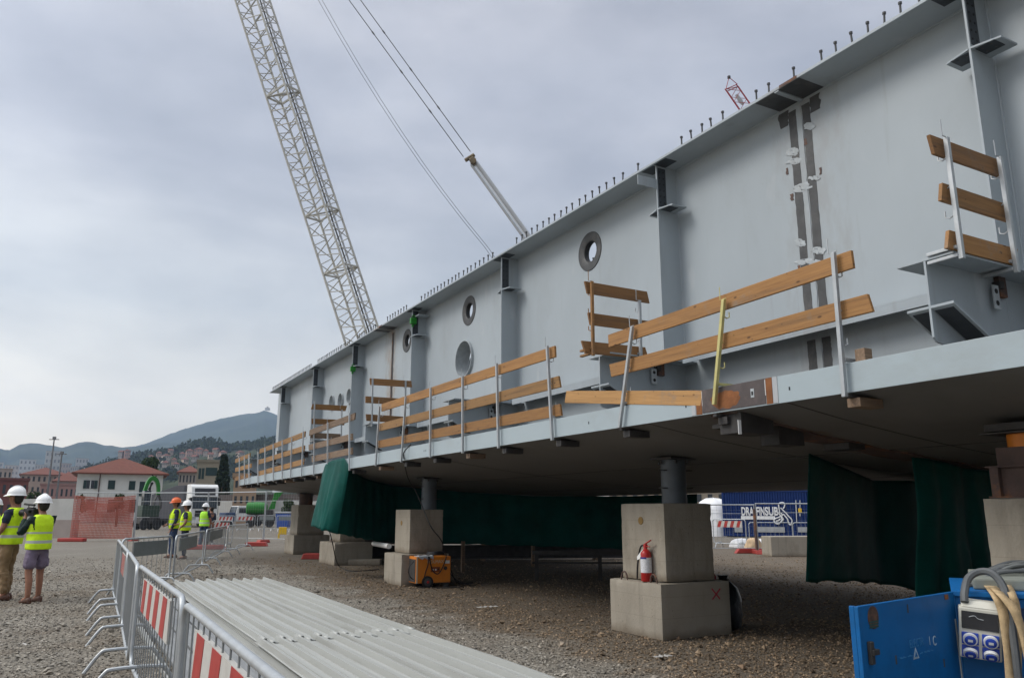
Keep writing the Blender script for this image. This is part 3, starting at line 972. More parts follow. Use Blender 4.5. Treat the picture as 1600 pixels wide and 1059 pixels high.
block((6.02, 15.62, 0), (7.08, 16.65, 0.63), 'lower concrete block behind the orange welding machine')
block((6.22, 15.72, 0.637), (6.98, 16.58, 1.53), 'upper concrete block above the orange welding machine', holes=((16.2, 1.25),))
column(6.80, 16.1, 1.535, sh(6.80) - 0.004, 0.165, 'steel column above the orange welding machine', MATS['column_grey'])
block((6.62, 22.4, 0), (7.74, 24.0, 0.62), 'wide low concrete block under the tarpaulin corner', loops=((6.68, 23.0),))
block((6.85, 22.7, 0.628), (7.6, 23.6, 1.5), 'concrete block mostly hidden behind the green tarpaulin')
column(7.2, 23.1, 1.505, sh(7.2) - 0.004, 0.165, 'steel column hidden behind the green tarpaulin', MATS['column_grey'])
block((7.0, 28.75, 0), (8.3, 30.1, 0.66), 'lower concrete block of the farthest support')
block((7.12, 28.85, 0.668), (8.1, 29.9, 1.72), 'upper concrete block of the farthest support')
column(7.5, 29.3, 1.725, sh(7.5) - 0.004, 0.24, 'rusty steel column of the farthest support', M_RUST)
block((6.25, 2.62, 0), (7.4, 3.95, 0.65), 'lower concrete block hidden behind the blue cabinet')
block((6.42, 2.75, 0.657), (7.25, 3.80, 1.60), 'concrete block carrying the rusty box column by the right edge')
t = thing('jacking_tower', 'rusty brown steel jacking tower with an orange jack at the right edge', 'jacking tower', (6.74, 3.53, 1.603))
MB().box((-0.24, -0.26, 0), (0.24, 0.26, 0.012)).box((-0.24, -0.26, 0.24), (0.24, 0.26, 0.252)).build('plate', M_RUST, t)
for dx, dy in ((-.2, -.2), (.2, -.2), (-.2, .2), (.2, .2)):
    MB().box((dx - .035, dy - .035, 0.012), (dx + .035, dy + .035, 0.24)).build('leg', M_RUST, t, bevel=0.004)
MB().box((-0.19, -0.21, 0.012), (-0.17, 0.21, 0.24)).box((-0.05, -0.2, 0.012), (-0.03, 0.2, 0.24)).build('web_plate', M_RUST, t)
MB().box((-0.17, -0.2, 0.252), (0.17, 0.2, 0.40)).build('upper_box', M_RUST, t, bevel=0.006)
MB().lathe([(0.17, 0.40), (0.17, 0.505)], 24).build('jack', M_ORANGE, t, smooth=True)
MB().box((-0.25, -0.26, 0.506), (0.25, 0.26, 0.518)).box((-0.22, -0.24, 0.53), (0.22, 0.24, 0.59)).build('head_plate', M_DKSTEEL, t)

# fire extinguisher
e = PX(1011, 907, 6.33)
t = thing('fire_extinguisher', 'red fire extinguisher with a white label on the concrete block', 'fire extinguisher', (6.325, e.y, 0.652), 0)
MB().lathe([(0.060, 0), (0.068, 0.01), (0.068, 0.315), (0.062, 0.345), (0.045, 0.37), (0.024, 0.385), (0.022, 0.405)], 24).build('cylinder', M_RED, t, smooth=True)
m = MB()
n = 14
rings = []
for zz in (0.105, 0.285):
    rings.append([V((0.0695 * math.cos(a), 0.0695 * math.sin(a), zz)) for a in [PI * 0.82 + PI * 0.92 * k / n for k in range(n + 1)]])
m.add(rings[0] + rings[1], [(k, k + 1, n + 2 + k, n + 1 + k) for k in range(n)])
m.build('paper_label', mat('paper_label', (0.66, 0.66, 0.68), 0.6, 0, 0.25, 60), t)
m = MB()
rings = [[V((0.0705 * math.cos(a), 0.0705 * math.sin(a), zz)) for a in [PI * 0.86 + PI * 0.45 * k / n for k in range(n + 1)]] for zz in (0.268, 0.290)]
m.add(rings[0] + rings[1], [(k, k + 1, n + 2 + k, n + 1 + k) for k in range(n)])
m.build('label_band', mat('label_navy', (0.03, 0.04, 0.22), 0.6), t)
MB().box((-0.02, -0.02, 0.40), (0.02, 0.02, 0.445)).build('valve', M_RED, t, bevel=0.004)
MB().bar((0, 0.01, 0.445), (0, -0.11, 0.495), 0.022, 0.012).bar((0, 0.0, 0.425), (0, -0.085, 0.415), 0.02, 0.01).build('handle', M_RED, t, bevel=0.003)
MB().tube(smooth_path([(0, 0.02, 0.425), (-0.01, 0.07, 0.42), (-0.01, 0.12, 0.33), (-0.01, 0.16, 0.17), (-0.01, 0.175, 0.02)]), 0.011, 8).build('hose', M_BLACK, t, smooth=True)
MB().add([V((-0.05, 0.015, 0.37)), V((-0.055, 0.11, 0.29)), V((-0.06, 0.10, 0.25)), V((-0.071, 0.03, 0.27)), V((-0.04, 0.0, 0.39))], [(0, 1, 2, 3, 4)]).build('hanging_tag', M_WHITE, t)
t = thing('rag', 'small reddish rag lying on the block behind the fire extinguisher', 'rag', (7.27, 7.95, 0.65))
bm_ = MB()
rr = []
for k in range(6):
    r = [0.10, 0.11, 0.09, 0.07, 0.045, 0.01][k]
    rr.append([V((r * (1 + .3 * math.sin(3 * a + k)) * math.cos(a) * 0.7, r * (1 + .2 * math.cos(5 * a)) * math.sin(a), 0.03 * k)) for a in [2 * PI * q / 14 for q in range(14)]])
bm_.loft(rr).build('cloth', mat('rag_cloth', (0.28, 0.05, 0.05), 0.9), t, smooth=True)

# black refuse sack behind the pier
t = thing('refuse_sack', 'black plastic refuse sack against the concrete block', 'refuse sack', (7.60, 8.05, 0))
rr = []
for z, r in ((0, 0.15), (0.05, 0.21), (0.2, 0.235), (0.38, 0.22), (0.52, 0.17), (0.60, 0.09), (0.63, 0.05), (0.68, 0.07)):
    rr.append([V((r * math.cos(a) * (1 + 0.08 * math.sin(5 * a + 9 * z)), r * math.sin(a) * (1 + 0.08 * math.cos(4 * a + 7 * z)), z)) for a in [2 * PI * k / 28 for k in range(28)]])
MB().loft(rr).build('sack', mat('sack_black', (0.008, 0.008, 0.009), 0.35, 0, 0.2, 5, bump=0.8, bscale=12), t, smooth=True)


# green tarpaulins
def tarp(name, label, tops, bottoms, waves, amp, nx=70, nz=26, fold=None):
    t = None
    xs = [0]
    for a, b in zip(tops[:-1], tops[1:]):
        xs.append(xs[-1] + (V(b) - V(a)).length)
    L = xs[-1]
    m = MB()
    g = []
    for i in range(nx + 1):
        u = i / nx * L
        j = max(k for k in range(len(xs)) if xs[k] <= u + 1e-6)
        j = min(j, len(xs) - 2)
        f = (u - xs[j]) / (xs[j + 1] - xs[j])
        T = V(tops[j]).lerp(V(tops[j + 1]), f)
        B = V(bottoms[j]).lerp(V(bottoms[j + 1]), f)
        d = V(tops[j + 1]) - V(tops[j]); d.z = 0; d.normalize()
        nrm = V((d.y, -d.x, 0))
        col = []
        for k in range(nz + 1):
            w = k / nz
            P = T.lerp(B, w)
            s = sum(a * math.sin(fr * u + ph + sl * w) for a, fr, ph, sl in waves) * amp * (0.35 + 0.65 * w)
            s += amp * 1.6 * mnoise.noise(V((u * 1.1, w * 1.6, 3.1 + len(label)))) + amp * .5 * mnoise.noise(V((u * 3.3 + w * 2, w * 3.2, 7.7)))
            col.append(P + nrm * s + V((0, 0, -0.012 * math.sin(u * 9) * w)))
        g.append(col)
    vs = [p for c in g for p in c]
    fs = [(i * (nz + 1) + k, i * (nz + 1) + k + 1, (i + 1) * (nz + 1) + k + 1, (i + 1) * (nz + 1) + k) for i in range(nx) for k in range(nz)]
    m.add(vs, fs)
    o = m.build(name, M_TARP, None, smooth=True)
    sol = o.modifiers.new('thickness', 'SOLIDIFY'); sol.thickness = 0.004
    tag(o, label, 'tarpaulin', 'green tarpaulins hung under the deck')
    return o


W1 = [(1, 4.5, 0, 1), (0.6, 9.7, 1, -1), (0.4, 17, 2, 2)]
tarp('green_tarpaulin', 'long green tarpaulin hanging down from the fascia edge beside the far blocks',
     [(5.30, 19.25, 2.40), (5.255, 18.85, 2.60), (5.25, 18.3, 2.665), (5.25, 17.35, 2.665), (5.262, 17.05, 2.47), (5.62, 17.75, sh(5.62)), (6.3, 18.9, sh(6.3)), (7.4, 19.9, sh(7.4)), (9.0, 19.4, sh(9.0)), (11.0, 18.5, sh(11) - .01), (13.3, 17.4, sh(13.3) - .03), (14.2, 16.9, sh(14.2) - .03), (14.28, 15.9, sh(14.28) - .03)],
     [(5.10, 19.2, 1.18), (5.02, 18.8, 1.13), (5.03, 18.4, 1.10), (5.14, 18.1, 1.05), (5.32, 17.95, 1.0), (5.72, 18.15, 0.93), (6.35, 18.95, 0.82), (7.5, 19.85, 0.70), (9.0, 19.4, 0.66), (11.0, 18.5, 0.58), (13.3, 17.4, 0.50), (14.2, 16.9, .46), (14.28, 15.9, .5)], W1, 0.022, nx=200)
tarp('green_tarpaulin', 'dark green tarpaulin panel hanging next to the blue container view',
     [(7.41, 6.33, sh(7.41)), (8.4, 6.7, sh(8.4) - 0.01), (9.6, 7.15, sh(9.6) - 0.07), (10.3, 7.1, sh(10.3) - 0.02), (11.6, 7.3, sh(11.6) - .02)],
     [(7.32, 6.45, 0.725), (8.4, 6.72, 0.66), (9.6, 7.15, 0.55), (10.3, 7.1, 0.43), (11.6, 7.3, .40)], W1, 0.012)
tarp('green_tarpaulin', 'folded green tarpaulin hanging behind the blue cabinet door',
     [(8.03, 5.48, sh(8.03)), (8.5, 5.42, sh(8.5)), (9.1, 5.55, sh(9.1)), (9.9, 5.5, sh(9.9)), (11.2, 5.45, sh(11.2))],
     [(8.0, 5.6, 0.5), (8.5, 5.42, 0.5), (9.1, 5.55, 0.5), (9.9, 5.5, 0.48), (11.2, 5.45, 0.45)], [(1, 11, 0, 0.5), (0.8, 6.5, 1, 0), (0.4, 21, 2, 1)], 0.045, nx=110)

# cables and hoses
CABM = M_BLACK


def cable(name, label, pts, r, m=None, cat='cable', group='cables hanging from the deck'):
    o = MB().tube(smooth_path(pts, 8), r, 8).build(name, m or CABM, None, smooth=True)
    return tag(o, label, cat, group)


a = PX(640, 702, 5.22)
cable('power_cable', 'black cable running from the fascia past the column to the orange machine',
      [PX(642, 694, 5.30), PX(632, 705, 5.22), PX(631, 715, 5.26), PX(637, 745, 5.9), PX(652, 772, 6.15), PX(672, 820, 6.17), PX(690, 845, 6.6), (7.0, 15.45, 0.45), (7.15, 15.35, 0.06), (7.6, 15.5, 0.02)], 0.011)
cable('power_cable', 'black cable drooping from the tarpaulin corner to the gravel',
      [PX(514, 826, 5.35), PX(520, 850, 5.5), PX(524, 870, 6.0), G(530, 884, .02), G(545, 891, .015), G(570, 891, .015), G(592, 889, .015)], 0.012)
cable('trailing_cable', 'thin black cable trailing on gravel beside the welding machine', [(6.98, 15.5, .3), (7.1, 15.2, 0.1), (7.3, 15.0, .012), (7.0, 14.75, .012), (6.5, 14.9, .012)], 0.010, None, 'cable', None)

# orange welding machine
t = thing('welding_machine', 'orange welding machine on wheels before the concrete block', 'welding machine', (6.53, 15.34, 0), math.radians(-3), None)
MB().box((-0.37, -0.22, 0.09), (0.37, 0.22, 0.60)).build('body', M_ORANGE, t, bevel=0.012)
MB().box((-0.378, -0.19, 0.11), (-0.371, 0.19, 0.55)).build('side_grille', M_DKSTEEL, t)
MB().box((-0.366, -0.226, 0.09), (-0.335, -0.221, 0.6)).build('edge_trim', mat('trim_cream', (0.5, 0.42, 0.3), 0.5), t)
MB().box((-0.06, -0.2255, 0.30), (0.14, -0.2205, 0.40)).box((-0.03, -0.23, 0.33), (0.0, -0.2255, 0.36), 1).box((0.03, -0.23, 0.33), (0.06, -0.2255, 0.36), 1).box((0.09, -0.23, 0.34), (0.115, -0.2255, 0.37), 2).build('control_panel', [mat('panel_red', (0.22, 0.05, 0.01), .5), M_WHITE, M_BLACK], t)
text_mesh('HOLMAX', 'lettering', mat('letter_cream', (0.55, 0.45, 0.3), 0.6), 0.085, frame((0.04, -0.2235, 0.50), (1, 0, 0), (0, 0, 1), (0, -1, 0)), t)
MB().box((0.25, -0.2245, 0.46), (0.345, -0.2205, 0.52)).build('rating_plate', M_WHITE, t)
MB().lathe([(0.038, 0), (0.038, 0.012), (0.02, 0.014)], 16, Matrix.Translation((0.255, -0.2205, 0.37)) @ Matrix.Rotation(PI / 2, 4, 'X')).build('dial', M_DKSTEEL, t)
for sx in (-0.13, 0.13):
    for sy in (-0.235, 0.235):
        if sx > 0 and sy < 0:
            continue
        R = Matrix.Translation((sx, sy, 0.115 if sx < 0 else 0.075)) @ Matrix.Rotation(PI / 2, 4, 'X')
        rad = 0.115 if sx < 0 else 0.075
        w = MB().lathe([(rad * .72, -0.03), (rad, -0.026), (rad, 0.026), (rad * .72, 0.03)], 24, R).build('wheel', M_BLACK, t, smooth=True)
        MB().lathe([(rad * .68, -0.033), (rad * .68, 0.033)], 20, R).lathe([(rad * .22, -0.04), (rad * .22, 0.042)], 12, R, 1).build('rim', [M_BARE, M_RED], w)
MB().lathe([(0.06, 0.0), (0.06, 0.03)], 12, Matrix.Translation((0.28, -0.16, 0.0))).box((0.22, -0.2, 0.03), (0.34, -0.1, 0.09)).build('front_foot', M_DKSTEEL, t)
coil = []
for k in range(96):
    an = 2 * PI * k / 24
    coil.append(V((0.12 + (0.18 - 0.008 * (k // 24)) * math.cos(an), 0.0 + (0.16 - 0.006 * (k // 24)) * math.sin(an), 0.62 + 0.016 * k / 24 + 0.006 * math.sin(an * 3))))
tag(MB().tube(coil, 0.014, 8).xf(Matrix.Translation((6.53, 15.34, 0))).build('coiled_cable', M_BLACK, None, smooth=True), 'black coiled cable lying on top of the orange machine', 'cable')
cl = MB()
rr = []
for k in range(9):
    x = -0.34 + k * 0.04
    rr.append([V((x, -0.235, 0.585 - 0.02 * (k % 3))), V((x, -0.228, 0.615)), V((x, -0.1, 0.62 + 0.012 * math.sin(k * 1.7))), V((x, 0.02, 0.612)), V((x, 0.02, 0.604)), V((x, -0.22, 0.604))])
tag(cl.loft(rr).xf(Matrix.Translation((6.53, 15.34, 0))).build('folded_cloth', mat('pale_cloth', (0.4, 0.43, 0.45), 0.9, 0, .3, 9), None, smooth=True), 'pale folded cloth on the orange welding machine', 'cloth')
for s, lab in (((0.28, -0.05), ''), ((0.6, 0), '')):
    pass
MB().tube(smooth_path([(-0.12, -0.235, 0.61), (-0.13, -0.25, 0.45), (-0.18, -0.25, 0.3), (-0.22, -0.25, 0.12)]), 0.011, 8).tube(smooth_path([(0.27, -0.235, 0.6), (0.2, -0.25, 0.42), (0.1, -0.255, 0.27), (0.0, -0.25, 0.3), (-0.06, -0.24, 0.42), (-0.1, -0.24, 0.6)]), 0.011, 8).build('hanging_lead', M_BLACK, t, smooth=True)
MB().tube(smooth_path([(-0.37, -0.1, 0.52), (-0.47, -0.12, 0.42), (-0.49, -0.12, 0.3), (-0.44, -0.12, 0.2), (-0.38, -0.1, 0.16)]), 0.008, 8).build('side_lead', M_BLACK, t, smooth=True)
# ================================================================== BLUE CABINET
def heading(v):
    return math.atan2(-v[0], v[1])


CTOP = 1.075
HP = G(1490, 922, CTOP)
DE = G(1340, 945, CTOP)
CROT = math.radians(28)
CEX = CAMR * math.cos(CROT) - CAMF * math.sin(CROT)
CEY = CAMR * math.sin(CROT) + CAMF * math.cos(CROT)
cab = thing('generator_cabinet', 'blue site generator cabinet with its door swung open', 'generator', (HP.x, HP.y, 0), -AL - CROT)


def cloc(p):
    q = V(p) - V((HP.x, HP.y, 0))
    return V((q.dot(CEX), q.dot(CEY), q.z))


HD = (HP).dot(CAMF)                    # forward distance of the hinge
MB().box((0, 0, 0.10), (1.5, 0.95, CTOP - 0.03)).build('body', M_BLUE, cab, bevel=0.008)
MB().box((-0.012, -0.012, CTOP - 0.029), (1.512, 0.96, CTOP)).build('top_rim', M_BLUE, cab, bevel=0.006)
MB().box((0.10, 0.12, CTOP + 0.001), (1.48, 0.93, CTOP + 0.06)).build('top_lid', mat('lid_grey', (0.19, 0.20, 0.17), 0.7, 0, 0.2, 5), cab, bevel=0.01)
MB().box((0.07, -0.006, 0.93), (1.45, 0.001, 1.0)).build('vent_recess', mat('deep_blue', (0.008, 0.03, 0.09), 0.5), cab)
for k in (0.05, 1.3):
    MB().box((k, 0.1, 0.0), (k + 0.12, 0.9, 0.1)).build('skid', M_DKSTEEL, cab)
dd = cloc(DE); dd.z = 0; DL = dd.length; dd.normalize()
dn = V((-dd.y, dd.x, 0)) * -1
if dn.y > 0:
    dn = -dn
door = MB().box((0, -0.02, 0.10), (DL, 0.0, CTOP - 0.006)).box((DL - 0.02, -0.045, 0.10), (DL, -0.02, CTOP - 0.006)).build('door', M_BLUE, cab, bevel=0.004)
# door local: x from hinge to free edge, -y or +y is the face towards the camera
yax = V((0, 0, 1)).cross(dd)
DM = Matrix(((dd.x, yax.x, 0, 0), (dd.y, yax.y, 0, 0), (0, 0, 1, 0), (0, 0, 0, 1)))
door.matrix_local = DM
Minv = (Matrix.Translation(V((HP.x, HP.y, 0))) @ Matrix.Rotation(-AL - CROT, 4, 'Z') @ DM).inverted()
o_l = Minv @ V((0, 0, EYE))
face = -1 if o_l.y < 0 else 1


def door_pt(x, y):
    r = Minv.to_3x3() @ ray(x, y)
    fy = -0.02 if face < 0 else 0.0
    k = (fy - o_l.y) / r.y
    p = o_l + r * k
    return p


fy = -0.0205 if face < 0 else 0.0005
NZ = V((0, face, 0)); TXD = V((0, 0, 1)).cross(NZ)          # reading direction on the door


def dtext(s, x, y, size, m, name='lettering', xs=1.0):
    p = door_pt(x, y)
    M = frame((p.x, fy, p.z), TXD, (0, 0, 1), NZ)
    return text_mesh(s, name, m, size, M, door, 0.0012, 'CENTER', xs)


M_WORN = mat('worn_lettering', (0.03, 0.17, 0.37), 0.5, 0, 0.2, 30)
M_LETTER = mat('pale_lettering', (0.33, 0.43, 0.50), 0.5, 0, 0.35, 40)
dtext('C', 1460, 1001, 0.068, M_LETTER, xs=0.8)
dtext('I', 1452.5, 1001, 0.06, M_LETTER, xs=0.6)
dtext('ELECTR', 1432, 1004, 0.055, M_WORN, xs=0.85)
p = door_pt(1431, 1022)
for s, mm in ((0.032, M_LETTER), (0.016, M_BLUE)):
    tri = MB()
    c = [TXD * (-s) + V((0, 0, -s * .6)), TXD * s + V((0, 0, -s * .6)), V((0, 0, s * 1.1))]
    off = 0.0012 if mm is M_LETTER else 0.002
    tri.add([V((p.x, fy, p.z)) + q + NZ * off for q in c] + [V((p.x, fy, p.z)) + q for q in c], [(0, 1, 2), (0, 3, 4, 1), (1, 4, 5, 2), (2, 5, 3, 0)])
    tri.build('warning_triangle', mm, door)
for s in (-1, 1):
    bars = MB()
    for k in range(9):
        c = V((p.x, fy, p.z + 0.002 * (k % 2))) + TXD * s * (0.05 + 0.017 * k)
        if (k * 7 + s) % 5:
            bars.bar(c - TXD * 0.006, c + TXD * 0.0115, 0.0016, 0.005 + .002 * (k % 2))
    bars.build('small_print', M_WORN, door)
p = door_pt(1364, 964)
R = frame((p.x, fy, p.z), TXD, (0, 0, 1), NZ)
MB().lathe([(0.052, 0), (0.052, 0.0015)], 28, R).build('round_sticker', mat('sticker_dark', (0.035, 0.032, 0.028), 0.6, 0, 0.5, 30, two=(0.15, 0.075, 0.045)), door)
m = MB()
for k in range(3):
    m.box((-0.045, -0.022 - 0.012 * k, 0.0016), (0.045, -0.015 - 0.012 * k, 0.0025), 0, R)
m.build('sticker_lines', mat('sticker_green', (0.02, 0.06, 0.05), 0.6), door)
p = door_pt(1358, 1019)
MB().box((p.x - 0.016, min(fy, fy + face * .02), p.z - 0.05), (p.x + 0.016, max(fy, fy + face * .02), p.z + 0.05)).box((p.x - 0.045, min(fy, fy + face * .03), p.z - 0.01), (p.x + 0.01, max(fy, fy + face * .03), p.z + 0.015)).build('lock', M_DKSTEEL, door, bevel=0.004)
p = door_pt(1478, 932)
MB().box((p.x - 0.02, min(fy, fy + face * .004), p.z - 0.012), (p.x + 0.02, max(fy, fy + face * .004), p.z + 0.012)).build('rust_plate', M_RUST2, door)
for px_, py_ in ((1475, 1035), (1418, 950), (1400, 1030)):
    p = door_pt(px_, py_)
    MB().box((p.x - 0.006, min(fy, fy + face * .0015), p.z - 0.02), (p.x + 0.006, max(fy, fy + face * .0015), p.z + 0.02)).build('paint_chip', mat('chip_brown', (0.05, 0.06, 0.07), 0.8), door)
MB().tube([(-0.012, -0.02, 0.3), (-0.012, -0.02, 0.93)], 0.009, 8).build('hinge_rod', M_GALV, cab, smooth=True)
# socket box
sc_ = cloc(RD(1531, 986, HD - .13))
RS = Matrix.Translation((sc_.x, -0.07, sc_.z)) @ Matrix.Rotation(math.radians(5), 4, 'Y') @ Matrix.Diagonal((.84, 1, .80, 1))
w = MB().box((-0.115, -0.06, -0.17), (0.115, 0.06, 0.15)).build('socket_box', M_CREAM, cab, bevel=0.012)
w.matrix_local = RS
MB().prism([(-0.058, 0.15), (0.06, 0.15), (0.06, 0.195), (-0.02, 0.19)], 'x', -0.10, 0.10).build('hood', M_CREAM, w, bevel=0.008)
MB().box((-0.10, -0.066, 0.015), (0.10, -0.0605, 0.125)).build('breaker_window', mat('smoked_window', (0.03, 0.03, 0.033), 0.25, 0, 0.2, 8), w, bevel=0.004)
MB().tube(smooth_path([(-0.06, -0.068, 0.09), (-0.03, -0.068, 0.1), (-0.01, -0.068, 0.085), (0.02, -0.068, 0.08)]), 0.002, 5).build('scratch', M_STRIPE, w)
for sx in (-0.055, 0.055):
    for sz in (-0.045, -0.125):
        s_ = MB().box((sx - 0.046, -0.068, sz - 0.037), (sx + 0.046, -0.0605, sz + 0.037)).build('socket', M_SOCKET, w, bevel=0.005)
        Rr = Matrix.Translation((sx, -0.068, sz)) @ Matrix.Rotation(math.radians(105 if sz > -0.1 else 130), 4, 'X')
        MB().lathe([(0.028, 0), (0.040, 0.004), (0.040, 0.026), (0.033, 0.028)], 24, Rr).build('collar', M_WHITE, s_, smooth=True)
        MB().lathe([(0.031, 0.0285), (0.031, 0.034), (0.026, 0.037)], 24, Rr).build('cap', M_SOCKET, s_, smooth=True)
        MB().box((-0.013, -0.008, 0.0375), (0.013, 0.008, 0.0385), 0, Rr).build('cap_label', M_WHITE, s_)
hose_pts = [RD(1507, 940, HD + -0.12), RD(1507, 925, HD + -0.10), RD(1513, 903, HD + -0.05), RD(1530, 893, HD + -0.05), RD(1550, 895, HD + -0.10), RD(1567, 915, HD + -0.15), RD(1576, 950, HD + -0.20), RD(1584, 1000, HD + -0.25), RD(1592, 1070, HD + -0.30)]
cable('conduit_hose', 'thick grey conduit hose arching over the socket box', hose_pts, 0.020, M_GREYHOSE, 'hose', None)


def ribbon(name, label, pts, w, m, cat, group):
    pts = smooth_path(pts, 8)
    mb = MB()
    vs, fs = [], []
    for i, p in enumerate(pts):
        d = (pts[min(i + 1, len(pts) - 1)] - pts[max(i - 1, 0)]).normalized()
        ref_ = (CAMR + CAMF * 0.25 * math.sin(i * 0.3))
        s = (ref_ - d * ref_.dot(d)).normalized() * w / 2
        vs += [p - s, p + s]
    for i in range(len(pts) - 1):
        fs.append((2 * i, 2 * i + 1, 2 * i + 3, 2 * i + 2))
    mb.add(vs, fs)
    o = mb.build(name, m, None, smooth=True)
    sol = o.modifiers.new('thickness', 'SOLIDIFY'); sol.thickness = 0.004
    return tag(o, label, cat, group)


ribbon('lifting_strap', 'tan webbing strap hanging straight down beside the socket box', [RD(1544, 913, HD + 0.05), RD(1556, 930, HD + -0.18), RD(1567, 955, HD + -0.22), RD(1573, 1000, HD + -0.25), RD(1580, 1070, HD + -0.30)], 0.048, M_STRAP, 'strap', 'tan straps over the cabinet')
ribbon('lifting_strap', 'tan webbing strap crossing the cabinet slantwise to the frame edge', [RD(1546, 911, HD + 0.10), RD(1562, 926, HD + -0.20), RD(1583, 950, HD + -0.28), RD(1597, 985, HD + -0.30), RD(1612, 1050, HD + -0.35)], 0.044, M_STRAP, 'strap', 'tan straps over the cabinet')
ribbon('lifting_strap', 'short tan webbing strap reaching down past the knot, the farthest right', [RD(1568, 905, HD + 0.15), RD(1580, 924, HD + -0.18), RD(1588, 950, HD + -0.22), RD(1592, 1000, HD + -0.24), RD(1590, 1070, HD + -0.28)], 0.040, M_STRAP, 'strap', 'tan straps over the cabinet')
rnd2 = random.Random(5)
for k in range(9):
    a, b, c = rnd2.uniform(-6, 6), rnd2.uniform(-7, 5), rnd2.uniform(-8, 6)
    dd_ = HD + .2 + 0.05 * k
    pts = [RD(1508 + 4 * k, 918 - k, dd_), RD(1535, 904 + a * .7 - k, dd_), RD(1560, 894 + b * .5 - k, dd_), RD(1590, 890 + c * .6 - k, dd_), RD(1640, 888 + a - k, dd_)]
    tag(MB().tube(smooth_path(pts, 6), 0.011, 8).build('power_cable', mat('cable_grey', (0.12, 0.125, 0.12), 0.6, 0, .3, 5) if k % 2 else M_GREYHOSE, None, smooth=True),
        'grey cable in the loose bundle lying on the blue cabinet', 'cable', 'loose cables on the blue cabinet')

# ================================================================== CROWD BARRIERS
BARG = 'galvanised crowd barriers with bowed feet'


def barrier(label, p, q, plate=None, h=1.0, feet=(0.16, 0.84), ps=(0.2, 0.8), nb=None, group=BARG, low=True, r=0.0195):
    p, q = V((p[0], p[1], 0)), V((q[0], q[1], 0))
    d = q - p; L = d.length
    t = thing('crowd_barrier', label, 'crowd barrier', p, math.atan2(d.y, d.x), group)
    c = 0.11
    pts = []
    for cx, cz, a0 in ((L - c, h - c, 0), (c, h - c, 90), (c, 0.16 + c, 180), (L - c, 0.16 + c, 270)):
        for k in range(6):
            a = math.radians(a0 + 18 * k)
            pts.append(V((cx + c * math.cos(a), 0, cz + c * math.sin(a))))
    MB().tube(pts, r, 10, closed=True).build('frame', M_GALV, t, smooth=True)
    n = nb or max(6, int(L / 0.17))
    m = MB()
    for k in range(1, n):
        x = L * k / n
        m.tube([(x, 0, 0.165), (x, 0, h - 0.005)], 0.005, 6, cap=False)
    struct_bars = m.build('bars', M_WIRE, t, smooth=True)
    for f in feet:
        x = L * f
        for s in (1,):
            fp = smooth_path([(x, -0.36, 0.0), (x + 0.01, -0.24, 0.17), (x + 0.02, -0.16, 0.205), (x + 0.02, 0.16, 0.205), (x + 0.01, 0.24, 0.17), (x, 0.36, 0.0)], 4)
            MB().tube(fp, r * 0.92, 8).build('foot', M_GALV, t, smooth=True)
    for f in (0.0, 1.0):
        MB().tube([(L * f + (0.03 if f else -0.03), 0, 0.42), (L * f, 0, 0.42)], 0.012, 6).tube([(L * f + (0.03 if f else -0.03), 0, 0.78), (L * f, 0, 0.78)], 0.012, 6).build('coupling_hook', M_GALV, t, smooth=True)
    if plate:
        x0, x1 = L * ps[0], L * ps[1]
        z0, z1 = h - 0.33, h - 0.065
        m = MB()
        if plate == 'stripe':
            m.box((x0, -0.012, z0), (x1, 0.012, z1), 1)
            ns = max(4, round((x1 - x0) / 0.46))
            w_ = (x1 - x0) / ns
            sh_ = 0.12
            for k in range(ns):
                for sgn in (-1, 1):
                    a = x0 + w_ * k + 0.02
                    poly = [(a, z0 + .003), (a + w_ * 0.5, z0 + .003), (min(a + w_ * 0.5 + sh_ * 0.7, x1 - .002), z1 - .003), (min(a + sh_ * 0.7, x1 - .004), z1 - .003)]
                    ya, yb = sorted((sgn * 0.012, sgn * 0.0145))
                    m.prism(poly, 'y', ya, yb, 0)
            m.build('striped_plate', [M_RED2, M_PLATE], t)
        else:
            m.box((x0, -0.012, z0), (x1, 0.012, z1)).build('plain_plate', mat('plate_grey', (0.17, 0.19, 0.19), 0.55, 0.2, 0.12, 5), t, bevel=0.004)
    return t


M_RED2 = mat('reflective_red', (0.36, 0.036, 0.03), 0.5, 0, 0.15, 8)
M_PLATE = mat('plate_white', (0.50, 0.485, 0.45), 0.5, 0, 0.08, 6, dirt=(.36, .34, .30), dirt_amt=.5, dirt_scale=4)
barrier('nearest crowd barrier with a red and white striped plate, by the sheet stack', (0.60, 4.80), (0.60, 2.10), 'stripe', ps=(0.19, 0.88))
barrier('second crowd barrier from the front with a striped plate at its near half', (0.61, 8.25), (0.63, 5.15), 'stripe', ps=(0.19, 0.83))
barrier('crowd barrier seen edge on before the second striped one', (0.675, 10.95), (0.60, 8.40), None)
barrier('crowd barrier seen edge on with a faded plate', (0.715, 13.3), (0.67, 11.1), 'stripe', ps=(0.3, 0.8))
barrier('crowd barrier seen edge on at the corner of the two rows', (0.77, 15.7), (0.72, 13.4), None)
barrier('crowd barrier with a dark plain plate beside the row corner', (0.86, 16.2), (1.86, 17.75), 'plain', ps=(0.22, 0.9))
barrier('crowd barrier with a plain plate in front of the two talking workers', (1.94, 17.85), (3.05, 21.9), 'plain', ps=(0.12, 0.7))
barrier('crowd barrier at the bend beyond the talking workers', (3.28, 23.2), (4.70, 28.9), 'plain', ps=(0.15, 0.8))
barrier('crowd barrier at the far turn of the row', (4.80, 29.1), (6.3, 33.5), None)
p1, p2 = RD(327, 860, 33.5), RD(361, 860, 33.5)
